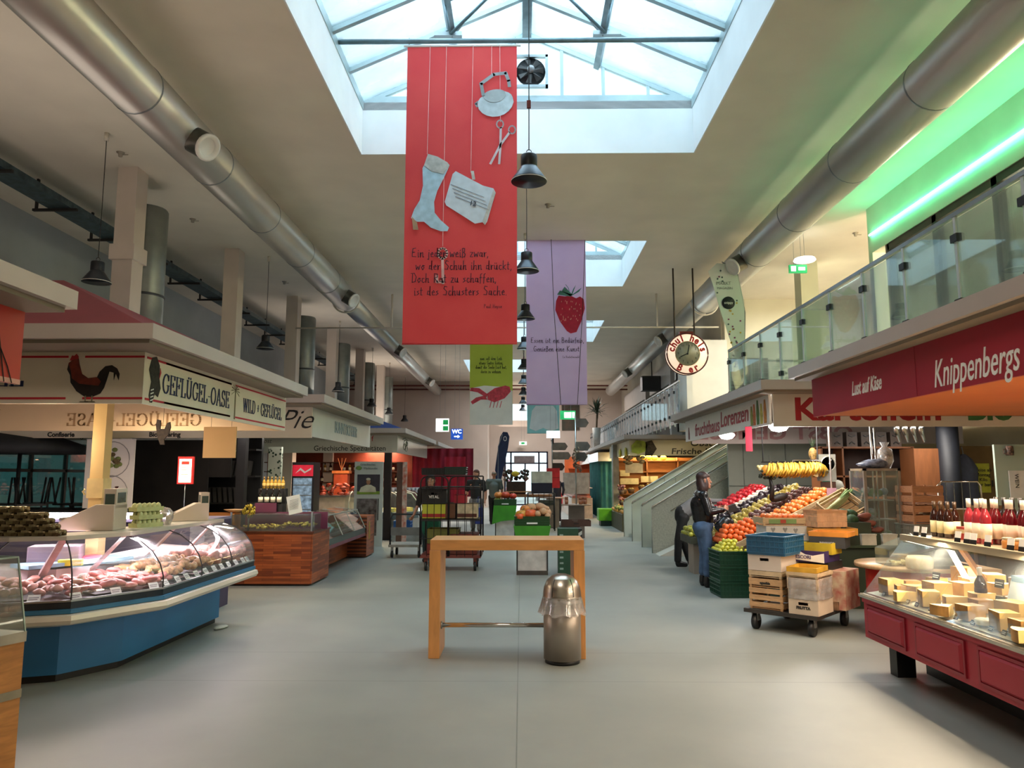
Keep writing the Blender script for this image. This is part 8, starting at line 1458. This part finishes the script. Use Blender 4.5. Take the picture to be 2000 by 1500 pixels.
for k, s_ in enumerate(('Man soll dem Leib', 'etwas Gutes bieten,', 'damit die Seele Lust hat,', 'darin zu wohnen.')): hand(s_, .11, M('#3f4a1c'), t, 0, -.018, 1.92-.13*k, .011, sx=.85)
t = banner('pale teal banner with a white apron, far down the hall', .24, 1.52, 29.5, 3.30, 6.55, '#6fa9a8', '#8abdbb'); g = G(); g.ext([(-.55, .2), (-.3, .1), (0, .22), (.3, .08), (.6, .2), (.55, .9), (.4, 1.1), (-.3, 1.1), (-.45, .9)], .004, 0, 'XZ', -.014); obj('white_cloth_drawing', g, M('#d3dad8', .7, 0, .05, 3), t)
# ------------------------------------------------------------ people: one continuous skin each, clothes over it
def person(name, label, loc, rotz, J, cloth, hair, parts_extra=None, skin='#b98268', vox=.011, head_dir=0, head_tilt=0, s=1, hat=None):
    """J: joints in local metres; cloth: list of (name, material, [(a,b,ra,rb)...])"""
    t = thing(name, label, 'person', loc, rotz); sk = M(skin, .5, 0, .06, 9)
    def limb(g, a, b, ra, rb, n=12, m=0):
        a, b = Vector(a), Vector(b); d = b-a
        if d.length < 1e-5: g.ball(a, ra, m, n); return
        q = d.to_track_quat('Z', 'Y').to_matrix(); L = d.length; prof = [(ra*math.sin(R(x)), -ra*math.cos(R(x))) for x in (8, 40, 70, 90)]+[(ra+(rb-ra)*k/4, L*k/4) for k in (1, 2, 3)]+[(rb*math.sin(R(x)), L+rb*-math.cos(R(x))) for x in (90, 110, 140, 172)]
        k0 = len(g.v); g.lathe(prof, n=n, m=m); g.v = g.v[:k0]+[tuple(q @ Vector(v)+a) for v in g.v[k0:]]
    def fuse(nm, segs, mt, vx, smooth=6, ell=()):
        g = G(); [limb(g, *sg) for sg in segs]; [g.ball(c, r, 0, 14, rt) for c, r, rt in ell]; o = obj(nm, g, mt, t)
        md = o.modifiers.new('fuse', 'REMESH'); md.mode = 'VOXEL'; md.voxel_size = vx; md.use_smooth_shade = True
        sm = o.modifiers.new('soften', 'SMOOTH'); sm.factor = .5; sm.iterations = smooth; return o
    H = Vector(J['head']); hd = R(head_dir); f = Vector((math.sin(hd), -math.cos(hd), 0)); sd = Vector((math.cos(hd), math.sin(hd), 0)); up = Vector((0, 0, 1))
    P_ = lambda x, y, z: tuple(H+sd*x+f*y+up*z)
    seg = [(J['pelvis'], J['chest'], .125*s, .13*s), (J['chest'], J['neck'], .12*s, .055*s), (J['neck'], P_(0, 0, -.06), .052*s, .05*s)]
    for S in 'LR':
        seg += [(J['sh'+S], J['el'+S], .045*s, .037*s), (J['el'+S], J['wr'+S], .037*s, .024*s), (J['chest'], J['sh'+S], .09*s, .055*s),
                (J['hip'+S], J['kn'+S], .08*s, .055*s), (J['kn'+S], J['an'+S], .052*s, .036*s), (J['pelvis'], J['hip'+S], .11*s, .09*s), (J['an'+S], J['toe'+S], .038*s, .03*s)]
        w, hnd = Vector(J['wr'+S]), Vector(J['ha'+S]); d = (hnd-w).normalized(); side = Vector(J.get('palm'+S, (1, 0, 0))).normalized(); side = (side-d*side.dot(d)).normalized(); nrm = d.cross(side)
        pc = w+d*.045; seg += [(w, pc, .024*s, .028*s)]
        seg += [(pc-side*.022, pc+side*.022, .019*s, .019*s)]
        for k, (off, ln) in enumerate(((-.030, .062), (-.010, .074), (.010, .070), (.030, .055))):
            b0 = pc+d*.03+side*off; b1 = b0+d*ln*.55+nrm*.008; b2 = b1+d*ln*.35+nrm*.022; seg += [(b0, b1, .0088, .0082), (b1, b2, .0082, .007)]
        th = pc-side*.03; seg += [(th, th-side*.022+d*.025+nrm*.01, .011, .009), (th-side*.022+d*.025+nrm*.01, th-side*.024+d*.052+nrm*.02, .009, .008)]
    ell = [(P_(0, -.012, .035), (.076, .096, .105), (0, 0, math.degrees(hd))), (P_(0, .020, -.045), (.054, .066, .066), (0, 0, math.degrees(hd)))]
    seg += [(P_(0, .080, .02), P_(0, .104, -.018), .010, .014), (P_(-.02, .088, -.06), P_(.02, .088, -.06), .009, .009), (P_(0, .072, -.095), P_(0, .07, -.09), .022, .022)]
    seg += [(P_(x, -.008, .02), P_(x*1.02, -.012, -.02), .017, .012) for x in (-.078, .078)]
    fuse('body', seg, sk, vox, 4, ell)
    g = G(); [g.ball(P_(x, .076, .022), (.014, .010, .008), 0, 8, (0, 0, math.degrees(hd))) for x in (-.032, .032)]; obj('eyes', g, M('#e8e2da', .3), t)
    g = G(); [g.ball(P_(x, .085, .022), (.006, .004, .006), 0, 8, (0, 0, math.degrees(hd))) for x in (-.032, .032)]; [limb(g, P_(x-.014, .084, .047), P_(x+.014, .084, .049), .004, .004, 6) for x in (-.032, .032)]; obj('brows_and_irises', g, M('#33241c', .6), t)
    g = G(); limb(g, P_(-.020, .093, -.062), P_(.020, .093, -.062), .006, .006, 6); obj('lips', g, M('#9c4f48', .5), t)
    for nm, mt, sg, vx in cloth: fuse(nm, [tuple(x) for x in sg], mt, vx, 5)
    for nm, mt, bl in hair:
        fuse(nm, [], mt, .012, 3, [(P_(*c), r, (0, 0, math.degrees(hd))) for c, r in bl])
    for S in 'LR':
        a, b = Vector(J['an'+S]), Vector(J['toe'+S]); fuse('shoe', [(a+Vector((0, 0, -.01)), a+Vector((0, 0, .06)), .052*s, .046*s), (a, b, .05*s, .042*s), ((a.x, a.y, .035), (b.x, b.y, .03), .042*s, .036*s)], M(J.get('shoe', '#1a1818'), .5), .012, 3)
    return t
def cl(J, keys, ra, rb): return [(J[a], J[b], ra, rb) for a, b in keys]
LEA = M('#15161a', .22, 0, .25, 16, bump=.5); JEAN = M('#4a6282', .85, 0, .15, 10); BLK = M('#17181a', .8, 0, .1, 8)
# woman in the leather jacket, seen from the side, facing the fruit (+X)
J = dict(pelvis=(0, 0, .90), chest=(-.03, 0, 1.22), neck=(-.02, 0, 1.39), head=(.035, 0, 1.545), hipL=(0, .09, .86), hipR=(0, -.09, .86), knL=(.02, .08, .48), knR=(.03, -.10, .48), anL=(-.02, .08, .075), anR=(-.0, -.10, .075), toeL=(.12, .08, .04), toeR=(.14, -.1, .04),
         shL=(-.03, .16, 1.34), shR=(-.03, -.17, 1.34), elL=(.02, .22, 1.10), elR=(.03, -.24, 1.09), wrL=(.24, .16, 1.13), wrR=(.25, -.15, 1.12), haL=(.34, .12, 1.15), haR=(.35, -.11, 1.15), palmL=(0, 0, 1), palmR=(0, 0, -1), shoe='#141213')
person('person', 'woman in a black leather jacket and blue jeans with a handbag', (2.72, 11.3, 0), 0, J,
  [('leather_jacket', LEA, [((0, 0, .98), (-.03, 0, 1.2), .155, .16), ((-.03, 0, 1.2), (-.02, 0, 1.36), .16, .085), (J['shL'], J['elL'], .066, .056), (J['elL'], J['wrL'], .056, .042), (J['shR'], J['elR'], .066, .056), (J['elR'], J['wrR'], .056, .042), (J['shL'], J['shR'], .075, .075)], .013),
   ('jeans', JEAN, [((0, 0, .94), (0, 0, .88), .145, .15), ((-.03, .08, .86), (-.02, .08, .80), .12, .11), ((-.03, -.08, .86), (-.02, -.08, .80), .12, .11), (J['hipL'], J['knL'], .10, .075), (J['hipR'], J['knR'], .10, .075), (J['knL'], (-.01, .08, .20), .072, .062), (J['knR'], (.01, -.10, .20), .072, .062)], .013)],
  [('brown_hair', M('#3a2420', .5, 0, .25, 30), [((0, -.03, .065), (.086, .10, .085)), ((0, -.065, -.02), (.088, .062, .12)), ((-.045, -.05, -.10), (.055, .06, .12)), ((.045, -.05, -.10), (.055, .06, .12)), ((0, -.065, -.19), (.085, .055, .12)), ((0, -.08, -.28), (.07, .045, .11)), ((0, .045, .078), (.066, .042, .03)), ((-.06, .0, -.06), (.03, .05, .12)), ((.06, .0, -.06), (.03, .05, .12))])], head_dir=90, s=.95, vox=.0085)
t = thing('handbag', 'black shiny leather handbag on the arm of the woman in leather', 'handbag', (2.98, 11.1, .78)); obj('bag', blob((.15, .09, .13), 91, .12, 16).xf(Matrix.Translation((0, 0, .12))), LEA, t); g = G(); g.tube([(-.1, 0, .2), (-.07, 0, .33), (.0, 0, .36), (.06, 0, .33), (.1, 0, .2)], .012, 6); obj('handle', g, BLACK, t)
t = thing('wallet', 'black wallet held open by the woman in leather', 'wallet', (3.06, 11.27, 1.12)); g = G(); g.box((-.0, -.07, -.03), (.14, .07, .07), 0, (0, -20, 0)); obj('leather', g, BLACK, t)
# bending person in grey top and black trousers, reaching to the apples
J = dict(pelvis=(-.12, 0, .92), chest=(.14, 0, 1.12), neck=(.27, 0, 1.17), head=(.33, 0, 1.12), hipL=(-.12, .09, .87), hipR=(-.12, -.09, .87), knL=(-.10, .10, .46), knR=(-.22, -.09, .46), anL=(.02, .1, .075), anR=(-.24, -.09, .075), toeL=(.17, .1, .04), toeR=(-.1, -.1, .04),
         shL=(.22, .17, 1.20), shR=(.22, -.17, 1.20), elL=(.50, .2, 1.16), elR=(.40, -.2, 1.05), wrL=(.78, .16, 1.17), wrR=(.6, -.2, .92), haL=(.9, .15, 1.19), haR=(.68, -.2, .86), palmL=(0, 1, 0), palmR=(0, 1, 0), shoe='#171516')
person('person', 'person in a grey top and black trousers bending behind the leather jacket', (3.06, 13.8, 0), 0, J,
  [('grey_top', M('#77777a', .85, 0, .06, 8), [((-.10, 0, .96), J['chest'], .135, .14), (J['chest'], J['neck'], .135, .07), (J['shL'], J['elL'], .058, .048), (J['elL'], J['wrL'], .048, .034), (J['shR'], J['elR'], .058, .048), (J['elR'], J['wrR'], .048, .034), (J['shL'], J['shR'], .07, .07)], .013),
   ('black_trousers', BLK, [((-.12, 0, .96), (-.12, 0, .88), .135, .14), (J['hipL'], J['knL'], .10, .075), (J['hipR'], J['knR'], .10, .075), (J['knL'], (.01, .1, .12), .072, .065), (J['knR'], (-.24, -.09, .12), .072, .065)], .013)],
  [('dark_hair', M('#2e211c', .6, 0, .2, 30), [((0, -.03, .06), (.086, .10, .085)), ((0, -.06, -.03), (.085, .06, .10))])], head_dir=95, s=.95, vox=.009)
# man in black shirt walking toward the camera
def walker(px=0): return dict(pelvis=(0, 0, .97), chest=(0, .0, 1.30), neck=(0, 0, 1.50), head=(0, -.01, 1.665), hipL=(.10, 0, .92), hipR=(-.10, 0, .92), knL=(.11, -.08, .52), knR=(-.10, .02, .50), anL=(.11, -.02, .085), anR=(-.11, .22, .11), toeL=(.13, -.16, .04), toeR=(-.12, .08, .05),
         shL=(.20, 0, 1.44), shR=(-.20, 0, 1.44), elL=(.27, .02, 1.16), elR=(-.28, .02, 1.17), wrL=(.27, -.06, .92), wrR=(-.24, -.2, 1.12), haL=(.27, -.08, .80), haR=(-.16, -.28, 1.15), palmL=(0, 1, 0), palmR=(0, 0, 1), shoe='#241a17')
J = walker()
person('person', 'man in a black shirt and grey trousers walking toward the camera', (-1.30, 21.5, 0), -6, J,
  [('black_shirt', BLK, [((0, 0, .98), (0, 0, 1.28), .15, .17), ((0, 0, 1.28), (0, 0, 1.47), .17, .08), (J['shL'], (.245, .01, 1.24), .075, .07), (J['shR'], (-.255, .01, 1.24), .075, .07), (J['shL'], J['shR'], .085, .085)], .014),
   ('grey_trousers', M('#77777a', .85, 0, .2, 12), [((0, 0, .99), (0, 0, .93), .15, .15), (J['hipL'], J['knL'], .105, .085), (J['hipR'], J['knR'], .105, .085), (J['knL'], (.11, -.03, .14), .082, .075), (J['knR'], (-.11, .2, .17), .082, .075)], .014)],
  [('short_brown_hair', M('#5a3626', .6, 0, .2, 30), [((0, -.02, .075), (.084, .10, .075)), ((0, -.06, .02), (.082, .05, .08))])], head_dir=-35, s=1.05, vox=.011)
# man seen from behind
J = walker(); J = {k: (tuple((v[0], -v[1], v[2])) if isinstance(v, tuple) else v) for k, v in J.items()}; J.update(wrR=(-.27, .02, .92), haR=(-.27, 0, .8), elR=(-.27, .0, 1.16), wrL=(.27, .02, .92), haL=(.27, 0, .8), knR=(-.09, .02, .5), anR=(-.09, 0, .085), toeR=(-.11, .13, .04), knL=(.09, .0, .5), anL=(.1, .0, .085), toeL=(.12, .13, .04), shoe='#2a2a2c')
person('person', 'man in a grey green T-shirt and black trousers seen from behind', (-.93, 25.6, 0), 0, J,
  [('grey_shirt', M('#5f6a66', .85, 0, .06, 8), [((0, 0, .96), (0, 0, 1.28), .165, .18), ((0, 0, 1.28), (0, 0, 1.47), .175, .08), (J['shL'], (.25, .0, 1.22), .078, .075), (J['shR'], (-.25, .0, 1.22), .078, .075), (J['shL'], J['shR'], .09, .09)], .014),
   ('black_trousers', BLK, [((0, 0, .97), (0, 0, .92), .15, .15), (J['hipL'], J['knL'], .10, .08), (J['hipR'], J['knR'], .10, .08), (J['knL'], (.1, 0, .12), .078, .07), (J['knR'], (-.09, 0, .12), .078, .07)], .014)],
  [('thin_grey_hair', M('#8a7a6a', .6, 0, .1, 20), [((0, -.03, .045), (.082, .085, .07))])], head_dir=180, s=1.05, vox=.012)
# vendor in a green apron behind the cage trolley
J = walker(); J.update(chest=(.02, -.05, 1.22), neck=(.02, -.1, 1.40), head=(.03, -.16, 1.52), shL=(.20, -.06, 1.34), shR=(-.18, -.06, 1.34), elL=(.28, -.16, 1.12), elR=(-.25, -.02, 1.08), wrL=(.42, -.24, .98), haL=(.5, -.26, .92), wrR=(-.30, -.15, .88), haR=(-.32, -.24, .82), anR=(-.12, .12, .085), toeR=(-.12, -.02, .04), knR=(-.11, .02, .5))
person('person', 'person in a dark top and green apron stooping behind the cage trolley', (-1.72, 14.35, 0), -10, J,
  [('dark_top', M('#2a2422', .85), [((0, 0, .96), (.02, -.05, 1.2), .145, .16), ((.02, -.05, 1.2), (.02, -.1, 1.38), .16, .075), (J['shL'], J['elL'], .068, .058), (J['shR'], J['elR'], .068, .058), (J['shL'], J['shR'], .08, .08)], .014),
   ('green_apron', M('#17604a', .8, 0, .1, 6), [((0, -.04, 1.05), (0, -.03, .62), .15, .17), ((.1, -.06, .8), (.12, -.08, .6), .1, .11)], .015),
   ('dark_trousers', M('#1f3438', .85), [((0, 0, .97), (0, 0, .92), .15, .15), (J['hipL'], J['knL'], .10, .078), (J['hipR'], J['knR'], .10, .078), (J['knL'], (.11, -.03, .12), .075, .068), (J['knR'], (-.12, .11, .12), .075, .068)], .014)],
  [('dark_hair', M('#2e211c', .6), [((0, -.02, .06), (.085, .10, .08)), ((0, -.05, -.0), (.083, .06, .09))])], head_dir=10, s=1, vox=.012)
# far small figure
g = G(); g.tube([(0, 0, .05), (0, 0, .9), (0, 0, 1.4), (0, 0, 1.5)], [.12, .16, .18, .07], 12); obj('dark_coat', g, M('#1f1c2a', .8), PERSON_FAR); g = G(); g.ball((0, 0, 1.62), (.085, .1, .12), 0, 12); obj('head', g, M('#8a6a58', .6), PERSON_FAR)
for s_ in (-1, 1): g = G(); g.tube([(s_*.09, 0, .9), (s_*.1, -.02, .5), (s_*.1, 0, .05)], [.09, .07, .06], 10); obj('leg', g, M('#1c1a22', .8), PERSON_FAR); g = G(); g.tube([(s_*.2, 0, 1.4), (s_*.25, 0, 1.15), (s_*.2, -.1, .95)], [.06, .05, .035], 8); obj('arm', g, M('#1f1c2a', .8), PERSON_FAR)
